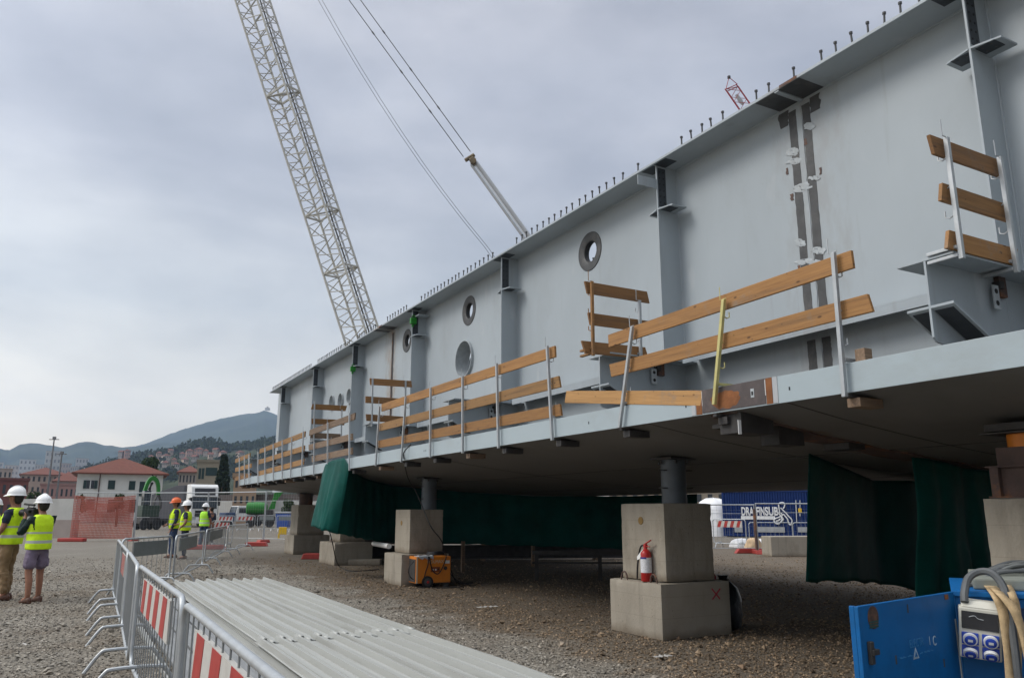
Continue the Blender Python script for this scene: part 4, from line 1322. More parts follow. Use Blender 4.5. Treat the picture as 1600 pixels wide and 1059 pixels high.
barrier('distant crowd barrier with striped plate closing the far turn', (p1.x, p1.y), (p2.x, p2.y), 'stripe', h=1.1, ps=(0.15, 0.85))

# ================================================================== SHEET STACK
PITCH = 0.185


def rib_profile(x0, x1):
    pts = []
    x = x0
    while x < x1 - 1e-6:
        for dx, z in ((0, 0), (0.020, 0.0), (0.032, 0.048), (0.060, 0.048), (0.072, 0.0), (0.120, 0.0), (0.126, 0.012), (0.144, 0.012), (0.150, 0.0)):
            if x + dx <= x1:
                pts.append((x + dx, z))
        x += PITCH
    pts.append((x1, 0))
    return pts


def sheet(label, x0, x1, y0, y1, z, sag):
    pr = rib_profile(x0, x1)
    n = 36
    m = MB()
    vs, fs = [], []
    k = len(pr)
    for j in range(n + 1):
        y = lerp(y0, y1, j / n)
        for (x, dz) in pr:
            vs.append(V((x, y, z + dz + sag * math.sin(PI * j / n * 2.0 + x) + 0.006 * mnoise.noise(V((x * 2, y * 0.8, 1.3))))))
    for j in range(n):
        for i in range(k - 1):
            fs.append((j * k + i, j * k + i + 1, (j + 1) * k + i + 1, (j + 1) * k + i))
    m.add(vs, fs)
    o = m.build('corrugated_sheet', M_SHEET, None, smooth=True, angle=12)
    s = o.modifiers.new('thickness', 'SOLIDIFY'); s.thickness = 0.003
    return tag(o, label, 'metal sheet', 'ribbed metal sheets stacked on the gravel')


SHZ = 0.20
sheet('ribbed pale sheet at the far end of the stack, next to the barriers', 1.78, 2.64, 8.42, 16.3, SHZ + 0.006, 0.003)
sheet('ribbed pale sheet at the far end of the stack, next to the bridge', 2.60, 3.42, 8.36, 16.1, SHZ + 0.010, 0.004)
sheet('ribbed pale sheet at the near end of the stack, next to the barriers', 1.76, 2.63, 1.6, 8.62, SHZ - 0.002, 0.004)
sheet('ribbed pale sheet at the near end of the stack, next to the bridge', 2.59, 3.44, 1.6, 8.60, SHZ + 0.002, 0.004)
for k in range(4):
    for c_, (x0, x1) in enumerate(((1.79, 2.63), (2.60, 3.42))):
        o = 0.02 * math.sin(k * 2.3 + c_)
        sheet('lower ribbed sheet under the top layer of the stack', x0 + o, x1 + o, 1.7 + o, 16.15 - .1 * k, SHZ - .012 - .03 * (k + 1) - .012 * c_, 0.003)
for k, y in enumerate((3.0, 5.4, 7.8, 10.3, 12.9, 15.6)):
    tag(MB().box((1.72, y - 0.05, 0.0), (3.40, y + 0.05, 0.035)).build('timber_bearer', WOODS[3], None, bevel=0.005), 'weathered timber bearer under the ribbed sheet stack', 'timber', 'timber bearers under the sheets')
for k in range(3):
    x0 = 1.02 + 0.26 * k
    tag(MB().box((x0, 2.5, 0.012), (x0 + 0.24, 15.5 - 0.3 * k, 0.05 + 0.008 * k)).build('grey_plank', mat('plank_grey', (0.21, 0.215, 0.215), 0.7, 0, .2, 4, stretch=(6, .6, 6)), None, bevel=0.004),
        'long flat grey plank on the gravel beside the sheet stack', 'plank', 'grey planks beside the sheets')
tag(MB().box((0.90, 3.0, 0.0), (0.96, 15.8, 0.05)).build('edge_batten', M_SHEET, None, bevel=0.004), 'long thin white batten on the gravel behind the barriers', 'batten')
tag(MB().box((1.50, 5.6, 0.06), (1.66, 5.9, 0.14)).build('red_foot_block', M_REDPL, None, bevel=0.02), 'small red plastic block lying between barrier and sheets', 'plastic block')

# ================================================================== PEOPLE
def skin_mesh(verts, edges, radii, name, m, parent, sub=2, root=0, fold=0.0):
    me = bpy.data.meshes.new(name)
    me.from_pydata([tuple(v) for v in verts], edges, [])
    o = bpy.data.objects.new(name, me)
    COL.objects.link(o)
    md = o.modifiers.new('skin', 'SKIN')
    if not me.skin_vertices:
        bm = bmesh.new(); bm.from_mesh(me); bm.verts.layers.skin.new(); bm.to_mesh(me); bm.free()
    sv = me.skin_vertices[0].data
    for i, r in enumerate(radii):
        sv[i].radius = r if isinstance(r, (tuple, list)) else (r, r)
        sv[i].use_root = (i == root)
    md.use_smooth_shade = True
    s = o.modifiers.new('sub', 'SUBSURF'); s.levels = sub; s.render_levels = sub
    dg = bpy.context.evaluated_depsgraph_get()
    dg.update()
    out = bpy.data.meshes.new_from_object(o.evaluated_get(dg))
    bpy.data.objects.remove(o)
    out.name = name
    out.materials.clear(); out.materials.append(m)
    if fold:
        out.update()
        sd_ = len(out.vertices) * .37
        for v in out.vertices:
            q = v.co
            v.co = q + v.normal * fold * (mnoise.noise(V((q.x * 9, q.y * 9, q.z * 17 + q.x * 14 + sd_))) + .6 * mnoise.noise(V((q.x * 22, q.y * 22, q.z * 34 + sd_))))
    for p in out.polygons:
        p.use_smooth = True; p.material_index = 0
    r = bpy.data.objects.new(name, out)
    COL.objects.link(r)
    r.parent = parent
    return r


class Fig:
    def __init__(self):
        self.v, self.e, self.r, self.n = [], [], [], {}

    def j(self, name, p, r, to=None):
        self.v.append(V(p)); self.r.append(r); self.n[name] = len(self.v) - 1
        if to is not None:
            self.e.append((self.n[to], self.n[name]))


def person(label, loc, face_dir, H, larm, rarm, trousers, shirt, vest, helmet, shoe, shorts=False, longsleeve=False, stance=0.10, head_turn=0.0, step=0.0, open_vest=False):
    """larm/rarm = (elbow, wrist) in the figure's own metres; +y is where it faces, +x its right"""
    k = H / 1.80
    t = thing('person', label, 'person', loc, heading(face_dir), 'people on the site')
    t.scale = (k, k, k)
    f = Fig()
    f.j('pelvis', (0, 0, .97), (.145, .11))
    f.j('belly', (0, .02, 1.12), (.14, .115), 'pelvis')
    f.j('chest', (0, .0, 1.33), (.16, .115), 'belly')
    f.j('nb', (0, -.02, 1.47), (.085, .07), 'chest')
    f.j('neck', (0, 0, 1.535), (.056, .058), 'nb')
    ct, st = math.cos(head_turn), math.sin(head_turn)
    hd = lambda x, y, z: (x * ct - y * st, x * st + y * ct, z)
    f.j('jaw', hd(0, .03, 1.595), (.062, .07), 'neck')
    f.j('face', hd(0, .025, 1.665), (.074, .092), 'jaw')
    f.j('skull', hd(0, .005, 1.735), (.068, .085), 'face')
    f.j('nose', hd(0, .125, 1.645), .012, 'face')
    for s, nm, arm in ((-1, 'l', larm), (1, 'r', rarm)):
        f.j(nm + 'sh', (s * .185, -.01, 1.415), (.062, .062), 'chest')
        E, W = V(arm[0]), V(arm[1])
        f.j(nm + 'el', E, .043, nm + 'sh')
        f.j(nm + 'wr', W, (.029, .026), nm + 'el')
        d = (W - E).normalized()
        pc = W + d * 0.06
        f.j(nm + 'pa', pc, (.036, .02), nm + 'wr')
        sd = d.cross(V((0, 1, 0.3))).normalized()
        up = sd.cross(d)
        for q, (o_, ln) in enumerate(((-.03, .065), (-.01, .078), (.01, .072), (.028, .056))):
            b = pc + d * .035 + sd * o_
            f.j(nm + 'f%d' % q, b, .0095, nm + 'pa')
            m_ = b + d * ln * .5 + up * .008
            f.j(nm + 'g%d' % q, m_, .009, nm + 'f%d' % q)
            f.j(nm + 'h%d' % q, m_ + d * ln * .4 + up * .025, .0075, nm + 'g%d' % q)
        f.j(nm + 't0', W + d * .03 + up * .035, .011, nm + 'wr')
        f.j(nm + 't1', W + d * .075 + up * .05, .009, nm + 't0')
    legs = {}
    for s, nm in ((-1, 'l'), (1, 'r')):
        fw = s * step
        f.j(nm + 'hip', (s * .095, 0, .92), (.095, .10), 'pelvis')
        f.j(nm + 'kn', (s * stance, .03 + fw * .5, .51), (.060, .064), nm + 'hip')
        f.j(nm + 'calf', (s * stance, -.005 + fw * .75, .36), (.056, .062), nm + 'kn')
        f.j(nm + 'an', (s * (stance + .01), -.02 + fw, .09), (.040, .045), nm + 'calf')
        f.j(nm + 'toe', (s * (stance + .025), .12 + fw, .035), (.040, .03), nm + 'an')
        legs[nm] = (V((s * (stance + .01), -.02 + fw, 0)), s)
    skin_mesh(f.v, f.e, f.r, 'body', M_SKIN, t, 2)
    P = lambda nm: f.v[f.n[nm]]
    # trousers
    g = Fig()
    g.j('w', (0, .01, 1.06), (.155, .125)); g.j('p', (0, 0, .96), (.165, .13), 'w')
    for s, nm in ((-1, 'l'), (1, 'r')):
        g.j(nm + 'h', P(nm + 'hip') + V((0, 0, -.02)), (.108, .115), 'p')
        if shorts:
            g.j(nm + 'm', P(nm + 'hip').lerp(P(nm + 'kn'), .55), (.105, .11), nm + 'h')
            g.j(nm + 'k', P(nm + 'kn') + V((0, 0, .03)), (.10, .105), nm + 'm')
        else:
            g.j(nm + 'm', P(nm + 'hip').lerp(P(nm + 'kn'), .5), (.095, .10), nm + 'h')
            g.j(nm + 'k', P(nm + 'kn'), (.076, .082), nm + 'm')
            g.j(nm + 'c', P(nm + 'calf'), (.074, .08), nm + 'k')
            g.j(nm + 'a', P(nm + 'an') + V((0, .01, -.01)), (.068, .08), nm + 'c')
    skin_mesh(g.v, g.e, g.r, 'shorts' if shorts else 'trousers', trousers, t, 3, fold=.016)
    if shorts:
        for s in (-1, 1):
            MB().box((s * .185 - .02, -.05, .60), (s * .185 + .02, .06, .74)).build('cargo_pocket', trousers, t, bevel=0.02)
    # shirt
    g = Fig()
    g.j('b', (0, .01, 1.02), (.155, .125)); g.j('c', (0, .02, 1.15), (.155, .13), 'b'); g.j('d', (0, 0, 1.34), (.172, .13), 'c'); g.j('n', (0, -.015, 1.475), (.085, .075), 'd')
    for s, nm in ((-1, 'l'), (1, 'r')):
        g.j(nm + 's', P(nm + 'sh'), (.075, .075), 'd')
        if longsleeve:
            g.j(nm + 'e', P(nm + 'el'), .058, nm + 's')
            g.j(nm + 'w', P(nm + 'wr'), .042, nm + 'e')
        else:
            g.j(nm + 'e', P(nm + 'sh').lerp(P(nm + 'el'), .72), .066, nm + 's')
    skin_mesh(g.v, g.e, g.r, 'shirt', shirt, t, 3, fold=.012)
    # vest, open at the sides for the arms
    if vest:
        m = MB()
        rings = []
        for z, rx, ry, cy in ((.90, .20, .165, .01), (.98, .205, .17, .01), (1.08, .20, .168, .015), (1.2, .198, .168, .018), (1.32, .202, .165, .005), (1.40, .198, .145, -.005), (1.46, .165, .115, -.015), (1.50, .105, .09, -.02)):
            r_ = []
            for q in range(48):
                a = 2 * PI * q / 48
                wv = 1 + 0.03 * math.sin(3 * a + z * 9) * (1.3 - z + .3) + .05 * mnoise.noise(V((math.cos(a) * 2.2 + H * 9, math.sin(a) * 2.2, z * 5 + math.cos(a) * 2)))
                c_, s_ = math.cos(a), math.sin(a)
                e = 0.85
                r_.append(V((rx * wv * math.copysign(abs(c_) ** e, c_), cy + ry * wv * math.copysign(abs(s_) ** e, s_), z)))
            rings.append(r_)
        # finer rings for the reflective bands
        fine = []
        for a_, b_ in zip(rings[:-1], rings[1:]):
            for q in range(4):
                fine.append([(lambda z_: z_ + V((z_.x, z_.y, 0)).normalized() * .007 * mnoise.noise(V((z_.x * 14 + H * 5, z_.y * 14, z_.z * 26 + z_.x * 16))))(u.lerp(w_, q / 4)) for u, w_ in zip(a_, b_)])
        fine.append(rings[-1])
        m.loft(fine, cap=False)
        faces = []
        mis = []
        for fc, mi in zip(m.f, m.mi):
            z = sum(m.v[i][2] for i in fc) / 4
            ca = sum((V(m.v[i]) for i in fc), V()) / 4
            if open_vest and ca.y > 0.07 and abs(ca.x) < 0.085:
                continue
            faces.append(fc)
            mis.append(1 if (1.015 < z < 1.065 or 1.165 < z < 1.215) else 0)
        m.f, m.mi = faces, mis
        o = m.build('hi_vis_vest', [vest, M_STRIPE], t, smooth=True, angle=60)
        s_ = o.modifiers.new('thickness', 'SOLIDIFY'); s_.thickness = 0.008
    # shoes
    for nm, (c, s) in legs.items():
        m = MB()
        rings = []
        for y, w_, h_ in ((-.09, .028, .06), (-.07, .04, .10), (0, .043, .105), (.06, .047, .075), (.13, .05, .055), (.18, .04, .045), (.20, .015, .03)):
            rings.append([c + V((w_ * math.cos(a), y, max(0.0, h_ * .5 + h_ * .55 * math.sin(a)))) for a in [2 * PI * q / 14 for q in range(14)]])
        m.loft(rings).build('shoe', shoe, t, smooth=True, angle=70)
    # head gear and face
    RZ = Matrix.Rotation(head_turn, 4, 'Z')
    if helmet:
        m = MB()
        rings = []
        for q in range(9):
            a = PI / 2 * q / 8
            rr, zz = math.cos(a), math.sin(a)
            rr = max(rr, 0.03)
            rings.append([V((.125 * rr * math.cos(u), .01 + .148 * rr * math.sin(u), 1.715 + .14 * zz + (0.012 * (1 - zz) if abs(math.cos(u)) < .25 and math.sin(u) > -2 else 0))) for u in [2 * PI * w_ / 28 for w_ in range(28)]])
        m.loft(rings)
        br = []
        for zz, add in ((1.722, 0.0), (1.708, .02), (1.70, .022), (1.712, -0.004)):
            br.append([V(((.125 + add * .7) * math.cos(u), .01 + (.148 + add * (2.6 if math.sin(u) > .45 else .6)) * math.sin(u), zz - (0.012 if math.sin(u) > .45 and add > .01 else 0))) for u in [2 * PI * w_ / 28 for w_ in range(28)]])
        m.loft(br, cap=False)
        m.tube([(0, .01 + .15 * math.sin(a), 1.72 + .142 * math.cos(a)) for a in [-1.2 + .24 * q for q in range(11)]], .012, 6)
        m.xf(RZ).build('helmet', helmet, t, smooth=True, angle=50)
    m = MB()
    for s in (-1, 1):
        m.lathe([(0.001, -.008), (.008, -.006), (.011, 0), (.008, .006), (.001, .008)], 10, RZ @ Matrix.Translation((s * .032, .108, 1.675)))
    m.build('eyes', mat('eye_dark', (0.03, 0.02, 0.02), 0.2), t)
    MB().box((-.025, .098, 1.603), (.025, .110, 1.611)).xf(RZ).build('mouth', mat('lip', (0.22, 0.08, 0.07), .5), t)
    m = MB()
    for s in (-1, 1):
        m.lathe([(.006, -.032), (.016, -.024), (.019, 0), (.016, .026), (.005, .034)], 10, RZ @ Matrix.Translation((s * .083, .005, 1.655)))
    m.build('ears', M_SKIN, t, smooth=True)
    m = MB()
    rings = []
    for z, g_ in ((1.56, .045), (1.60, .082), (1.65, .095), (1.71, .102), (1.74, .10)):
        rings.append([V((.088 * g_ / .1 * math.cos(u), -.012 + g_ * 1.05 * math.sin(u), z)) for u in [PI + PI * w_ / 14 for w_ in range(15)]])
    vs = [p_ for r_ in rings for p_ in r_]
    fs = [(i * 15 + q, i * 15 + q + 1, (i + 1) * 15 + q + 1, (i + 1) * 15 + q) for i in range(4) for q in range(14)]
    m.add(vs, fs).xf(RZ)
    o = m.build('hair', M_HAIR, t, smooth=True)
    s_ = o.modifiers.new('thickness', 'SOLIDIFY'); s_.thickness = 0.012
    return t


LFT = -CAMR
g1 = G(5, 937)
person('man with white helmet, yellow vest and tan trousers facing left', g1, LFT * 1.0 - CAMF * 0.05, 1.87, ((-.25, .03, 1.14), (-.24, .20, .93)), ((.25, .02, 1.13), (.2, .2, .95)), M_TAN, M_NAVY, M_HIVIS, M_HELMET, M_LEATHER, stance=.11, step=.05)
g2 = G(49, 941)
cm = person('man with white helmet and mauve shorts filming with a shoulder camera', g2, LFT * 0.85 + CAMF * 0.45, 1.73, ((-.24, .20, 1.16), (-.10, .34, 1.42)), ((.25, .22, 1.2), (.06, .36, 1.5)), M_MAUVE, M_DKGREEN, M_HIVIS, M_HELMET, M_LEATHER, shorts=True, longsleeve=True, stance=.12, step=.06)
g0 = G(-26, 922)
person('man with white helmet and yellow vest cut off by the left edge', g0, LFT * 0.4 + CAMF, 1.72, ((-.25, .03, 1.14), (-.26, .14, .92)), ((.26, .0, 1.13), (.3, .12, .93)), M_DENIM, M_NAVY, M_HIVIS, M_HELMET, M_LEATHER)
fd = (LFT * 0.85 + CAMF * 0.45).normalized()
t = thing('video_camera', 'black shoulder video camera held up by the man in shorts', 'video camera', g2 + fd * 0.33 + V((0, 0, 1.47)), heading(fd))
MB().box((-.06, -.16, -.06), (.06, .14, .07)).box((-.05, -.06, .07), (.05, .06, .09)).build('body', M_BLACK, t, bevel=0.012)
MB().lathe([(.045, .14), (.05, .2), (.065, .26), (.06, .27)], 16, Matrix.Rotation(-PI / 2, 4, 'X')).build('lens', M_BLACK, t, smooth=True)
MB().tube([(.0, -.08, .13), (.0, .22, .15)], .018, 10).tube([(0, -.06, .08), (0, -.06, .135)], .008, 6).tube([(0, .09, .06), (0, .09, .14)], .008, 6).build('microphone', M_BLACK, t, smooth=True)
MB().box((-.11, -.1, .0), (-.065, .0, .05)).build('viewfinder', M_BLACK, t, bevel=0.01)
gA = G(268, 871)
person('worker with orange helmet in an open yellow vest over a navy shirt', gA, LFT * 0.75 - CAMF * 0.45, 1.88, ((-.27, .0, 1.14), (-.25, .12, .9)), ((.26, .03, 1.14), (.16, .2, 1.02)), M_DENIM, M_NAVY, M_HIVIS, M_HELRED, M_LEATHER, longsleeve=True, open_vest=True, step=.04)
gB = G(286, 873)
person('worker with white helmet and hand on hip beside the orange helmeted one', gB, LFT * 0.8 - CAMF * 0.1, 1.78, ((-.34, -.08, 1.15), (-.19, .08, 1.02)), ((.26, .1, 1.15), (.12, .26, 1.1)), M_NAVY, M_NAVY, M_HIVIS, M_HELMET, M_LEATHER, step=.03)
gC = G(316, 856)
person('distant worker in a green vest with crossed straps seen from behind', gC, CAMF * 1 + CAMR * .2, 1.78, ((-.25, .02, 1.14), (-.22, .16, .95)), ((.26, .02, 1.14), (.24, .18, .95)), M_DENIM, M_NAVY, M_HIGREEN, M_HELMET, M_LEATHER)
gD = G(326, 854)
person('distant bareheaded worker in dark clothes partly behind the green vest', gD, LFT * 0.7 + CAMF * .4, 1.72, ((-.25, .05, 1.14), (-.2, .22, 1.05)), ((.26, .05, 1.14), (.2, .22, 1.0)), M_NAVY, M_NAVY, None, None, M_LEATHER, longsleeve=True)
# ================================================================== CRANES
def lattice(p, q, a, b, nb, rc, rl, mi=0):
    """four-chord lattice: a, b are the half width vectors"""
    m = MB()
    p, q = V(p), V(q)
    cs = [a + b, b - a, -a - b, a - b]
    for c in cs:
        m.tube([p + c, q + c], rc, 8, mi)
    for s in range(4):
        c0, c1 = cs[s], cs[(s + 1) % 4]
        for k in range(nb):
            u, v = k / nb, (k + 1) / nb
            mid = (u + v) / 2
            m.tube([p.lerp(q, u) + c0, p.lerp(q, mid) + c1], rl, 5, mi, cap=False)
            m.tube([p.lerp(q, mid) + c1, p.lerp(q, v) + c0], rl, 5, mi, cap=False)
    for e in (0.003, 0.997):
        c = p.lerp(q, e)
        for s in range(4):
            m.tube([c + cs[s], c + cs[(s + 1) % 4]], rl * 1.5, 6, mi, cap=False)
        m.tube([c + cs[0], c + cs[2]], rl * 1.2, 5, mi, cap=False)
    return m


CD = 70.0
top = RD(352, -130, CD); bot = RD(562, 513, CD)
bd = (bot - top).normalized()
ground_t = (2.2 - bot.z) / bd.z
foot = bot + bd * ground_t
crane = thing('crawler_crane', 'tall crawler crane with a pale lattice boom rising behind the bridge girder', 'crane', (foot.x, foot.y, 0))
O = V((foot.x, foot.y, 0))
lat = bd.cross(CAMF).normalized()
dep = lat.cross(bd).normalized()
ang = math.radians(26)
A_ = (lat * math.cos(ang) - dep * math.sin(ang)) * 1.22
B_ = (lat * math.sin(ang) + dep * math.cos(ang)) * 1.12
joints = [top, RD(433, 151, CD), RD(495.5, 336, CD), RD(526, 425, CD), RD(578, 560, CD), RD(620, 690, CD)]
jl = [(j - top).dot(bd) for j in joints] + [(foot - top).dot(bd)]
for a, b in zip(jl[:-1], jl[1:]):
    n = max(3, int(round((b - a) / 1.75)))
    lattice(top + bd * a - O, top + bd * b - O, A_, B_, n, 0.115, 0.05).build('boom_section', M_CRANE, crane, smooth=True)
for k, (ox, oy, r) in enumerate(((.55, .2, .05), (.66, .1, .045), (.78, .3, .09), (.45, -.1, .03), (.3, .3, .03))):
    MB().tube([top - O + A_ * ox + B_ * oy, foot - O + A_ * ox + B_ * oy], r, 6).build('hoist_rope' if k != 2 else 'boom_pipe', M_ROPE if k != 2 else M_TUBE, crane, smooth=True)
for xa, xb in ((497, 758), (503, 763)):
    p, q = RD(xa - 80, -130, CD), RD(xb, 387, CD)
    p = RD(xa, 0, CD); d = (p - q)
    e = q - d * 0.35
    pts = [p + d * 0.3 + V((0, 0, 0.6))]
    for w in range(9):
        u = w / 8
        pts.append(p.lerp(q, u) - V((0, 0, 0)) + V((0, 0, -1.3 * 4 * u * (1 - u))))
    pts.append(e)
    MB().tube([x - O for x in pts], 0.022, 5).build('luffing_rope', M_ROPE, crane, smooth=True)
hd_ = RD(737, 247, CD)
for xa, xb, yb in ((545, 724, 245), (563, 735, 237)):
    p, q = RD(xa, 0, CD), RD(xb, yb, CD)
    d = p - q
    o = MB().tube([q - O, p + d * .6 - O], 0.045, 6)
    for u in (0.28, 0.53, 0.78):
        c = q + d * u
        o.tube([c - d.normalized() * .18 - O, c + d.normalized() * .18 - O], 0.085, 6)
    o.build('pendant_bar', M_ROPE, crane, smooth=True)
q0, q1 = RD(737, 250, CD), RD(814, 357, CD)
dv = (q1 - q0).normalized()
sv = dv.cross(CAMF).normalized()
MB().tube([q0 - sv * .55 - dv * .3 - O, q0 + sv * .5 - dv * .3 - O], 0.20, 10).tube([q0 - sv * .2 - O + dv * .1, q0 + sv * .25 - O + dv * .1], 0.34, 12).tube([q0 - O + dv * .3 - CAMF * .5, q0 - O + dv * .3 + CAMF * .3], 0.30, 14).build('bridle_head', mat('bridle_brown', (0.16, 0.12, 0.07), .6, .2, .4, 2), crane, smooth=True)
for s in (-.30, .22):
    MB().tube([q0 + sv * s + dv * .4 - O, q1 + sv * s + dv * 18 - O], 0.20 if s > 0 else 0.14, 10).build('bridle_tube', M_TUBE, crane, smooth=True)
MB().tube([q0 + sv * -.05 + dv * .4 - O, q1 + sv * -.05 + dv * 18 - O], 0.05, 6).build('hoist_rope', M_WHITE, crane)
# undercarriage far behind the bridge
MB().box((-2.2, -4.5, 0.1), (-1.2, 4.5, 1.3)).build('track', M_DKSTEEL, crane, bevel=0.3)
MB().box((1.2, -4.5, 0.1), (2.2, 4.5, 1.3)).build('track', M_DKSTEEL, crane, bevel=0.3)
MB().box((-3.0, -2.0, 1.4), (2.0, 5.0, 3.2)).build('superstructure', M_CRANE, crane, bevel=0.15)
MB().box((-3.0, -3.0, 1.7), (-1.0, -2.01, 3.4)).build('cab', M_WHITE, crane, bevel=0.15)

RDD = 95.0
a0, a1 = RD(1143, 137, RDD), RD(1190, 205, RDD)
dv = (a1 - a0).normalized()
sv = dv.cross(CAMF).normalized(); up_ = sv.cross(dv)
rc = thing('tower_crane_jib', 'red and white lattice crane tip peeking over the girder edge', 'crane', a0)
lattice(V((0, 0, 0)), dv * 26, sv * 0.95 + CAMF * .2, up_ * 0.5 + sv * .32, 12, 0.07, 0.04).build('jib', M_CRANERED, rc)
tip = RD(1139, 121, RDD) - a0
m = MB()
for s in (-1, 1):
    m.tube([sv * .95 * s, tip], 0.05, 6)
m.build('tip_frame', M_CRANERED, rc)
MB().lathe([(0.1, -.2), (.22, -.15), (.22, .15), (.1, .2)], 12, Matrix.Translation(tip)).build('sheave', M_DKSTEEL, rc, smooth=True)
MB().tube([dv * 1.2, dv * 2.2 + up_ * .1, dv * 2.8], [.2, .3, .2], 8).build('reel', M_TUBE, rc, smooth=True)

# ================================================================== FENCES
FENG = 'mesh site fence panels'


def fence_panel(label, pa, pb, h, feet=True):
    pa, pb = V((pa[0], pa[1], 0)), V((pb[0], pb[1], 0))
    d = pb - pa; L = d.length
    t = thing('fence_panel', label, 'fence panel', pa, math.atan2(d.y, d.x), FENG)
    MB().tube([(0.03, 0, 0.1), (0.03, 0, h), (L - 0.03, 0, h), (L - 0.03, 0, 0.1)], 0.03, 8).tube([(0.03, 0, 0.2), (L - .03, 0, 0.2)], 0.015, 6).tube([(0.03, 0, h * .82), (L - .03, 0, h * .82)], 0.01, 6).build('frame', M_GALV, t, smooth=True)
    m = MB()
    n = int(L / 0.16)
    for k in range(1, n):
        x = L * k / n
        m.bar((x, 0, .2), (x, 0, h), 0.0035, 0.0035, (0, 1, 0))
    for k in range(1, 8):
        z = .2 + (h - .2) * k / 8
        m.bar((0.03, 0, z), (L - .03, 0, z), 0.0035, 0.0035)
    m.build('wire_mesh', M_WIRE, t)
    if feet:
        MB().prism([(-.35, 0), (.35, 0), (.28, .14), (-.28, .14)], 'x', -.13, .13).build('foot', M_REDPL, t, bevel=0.02)
    return t


fp = [RD(112, 846, 41), RD(208, 846, 41.5), RD(320, 846, 41), RD(411, 848, 39), RD(484, 850, 37.5)]
fl = ['mesh fence panel covered with orange netting', 'mesh fence panel in front of the green loader', 'mesh fence panel in front of the small blue and white pickup', 'mesh fence panel next to the farthest support blocks']
for k in range(4):
    fence_panel(fl[k], fp[k], fp[k + 1], 2.42)
pa, pb = RD(1100, 850, 29), RD(1183, 850, 29)
fence_panel('mesh fence panel behind the blocks in front of the plastic sheeting', pa, pb, 1.72)
fence_panel('mesh fence panel crossing before the blue container lettering', pb, RD(1290, 850, 29), 1.76)
# a leaning red pole at the fence foot
tag(MB().tube([RD(1178, 795, 28.9), RD(1183, 862, 28.8)], 0.05, 8).build('rusty_pole', M_RUST, None, smooth=True), 'rusty pole standing upright against the fence before the container', 'pole')
# orange netting
a, b = fp[0], fp[1]
d = (b - a); d.z = 0; L = d.length; d.normalize(); nrm = V((d.y, -d.x, 0))
NETM = mat('orange_netting', (0.42, 0.12, 0.085), 0.7, 0, 0.15, 2)


def net(label, lo, hi, z0, z1, sag, off):
    m = MB()
    def P_(u, z):
        return V((a.x, a.y, 0)) + d * u + nrm * (off + 0.06 * math.sin(u * 2.2) * math.sin(z * 2)) + V((0, 0, z - sag * math.sin(PI * (u - lo) / (hi - lo)) * (z - z0) / (z1 - z0)))
    u = lo
    while u < hi:
        zs = [lerp(z0, z1, k / 10) for k in range(11)]
        vs = []
        for z in zs:
            vs += [P_(u, z), P_(u + 0.032, z)]
        m.add(vs, [(2 * i, 2 * i + 1, 2 * i + 3, 2 * i + 2) for i in range(10)])
        u += 0.062
    z = z0
    while z < z1:
        us = [lerp(lo, hi, k / 20) for k in range(21)]
        vs = []
        for u in us:
            vs += [P_(u, z), P_(u, z + 0.03)]
        m.add(vs, [(2 * i, 2 * i + 1, 2 * i + 3, 2 * i + 2) for i in range(20)])
        z += 0.085
    o = m.build('safety_netting', NETM)
    return tag(o, label, 'safety netting', 'orange safety netting on the fence')


net('orange plastic netting stretched over a whole fence panel', -0.1, L - 0.1, 0.12, 2.3, 0.1, 0.06)
net('second drooping layer of orange netting hanging off the fence top', 0.3, L - 0.25, 0.95, 2.1, 0.22, 0.12)
tag(MB().box((-.65, -.2, 0), (.65, .2, .18)).xf(Matrix.Translation(RD(112, 848, 40.4) * V((1, 1, 0)).length * 0 + V((RD(112, 848, 40.4).x, RD(112, 848, 40.4).y, 0))) @ Matrix.Rotation(-AL, 4, 'Z')).build('road_separator', M_REDPL, None, bevel=0.05), 'low red plastic road separator at the foot of the netted fence', 'road separator', 'red plastic pieces on the ground')
for x, y, lab in ((318, 858, 'low red plastic separator on the ground behind the far barriers'), (400, 853, 'small red plastic fence foot right of the far barrier turn'), (496, 873, 'red plastic piece on gravel beside the tarpaulin corner block'), (1187, 864, 'red plastic fence foot in front of the blue container')):
    g = G(x, y)
    s = 0.5 if x in (400, 496) else 0.9
    o = MB().prism([(-s, 0), (s, 0), (s * .85, .18), (-s * .85, .18)], 'y', -.16, .16).xf(Matrix.Translation(g) @ Matrix.Rotation(-AL, 4, 'Z')).build('road_separator', M_REDPL, None, bevel=0.03)
    tag(o, lab, 'road separator', 'red plastic pieces on the ground')

# ================================================================== RIGHT BACKGROUND
def camrot(p, extra=0.0):
    return Matrix.Translation(V((p[0], p[1], 0))) @ Matrix.Rotation(-AL + extra, 4, 'Z')


cl_ = RD(1131, 838, 48.0); cr_ = RD(1262, 840, 45.6)
dc = (cr_ - cl_); dc.z = 0; dc.normalize()
CT = thing('shipping_container', 'dark blue shipping container with white lettering and a diver outline', 'container', (cl_.x, cl_.y, 0.05), math.atan2(dc.y, dc.x))
CLN, CH = 6.1, 2.62
m = MB()
n = 40
prof = []
for k in range(n):
    x = 0.1 + (CLN - 0.2) * k / n
    w = (CLN - 0.2) / n
    prof += [(x, 0.0), (x + w * .35, 0.0), (x + w * .5, 0.035), (x + w * .85, 0.035)]
prof += [(CLN - 0.1, 0.0), (CLN - 0.1, 2.4), (0.1, 2.4)]
m.prism(prof, 'z', 0.12, CH - 0.1)
m.build('corrugated_walls', M_CONT, CT)
m = MB()
for x in (0, CLN - 0.12):
    m.box((x, -0.02, 0), (x + 0.12, 2.42, CH))
m.box((0.12, -0.02, 0), (CLN - 0.12, 0.1, 0.119)).box((0.12, -0.02, CH - 0.099), (CLN - 0.12, 2.42, CH))
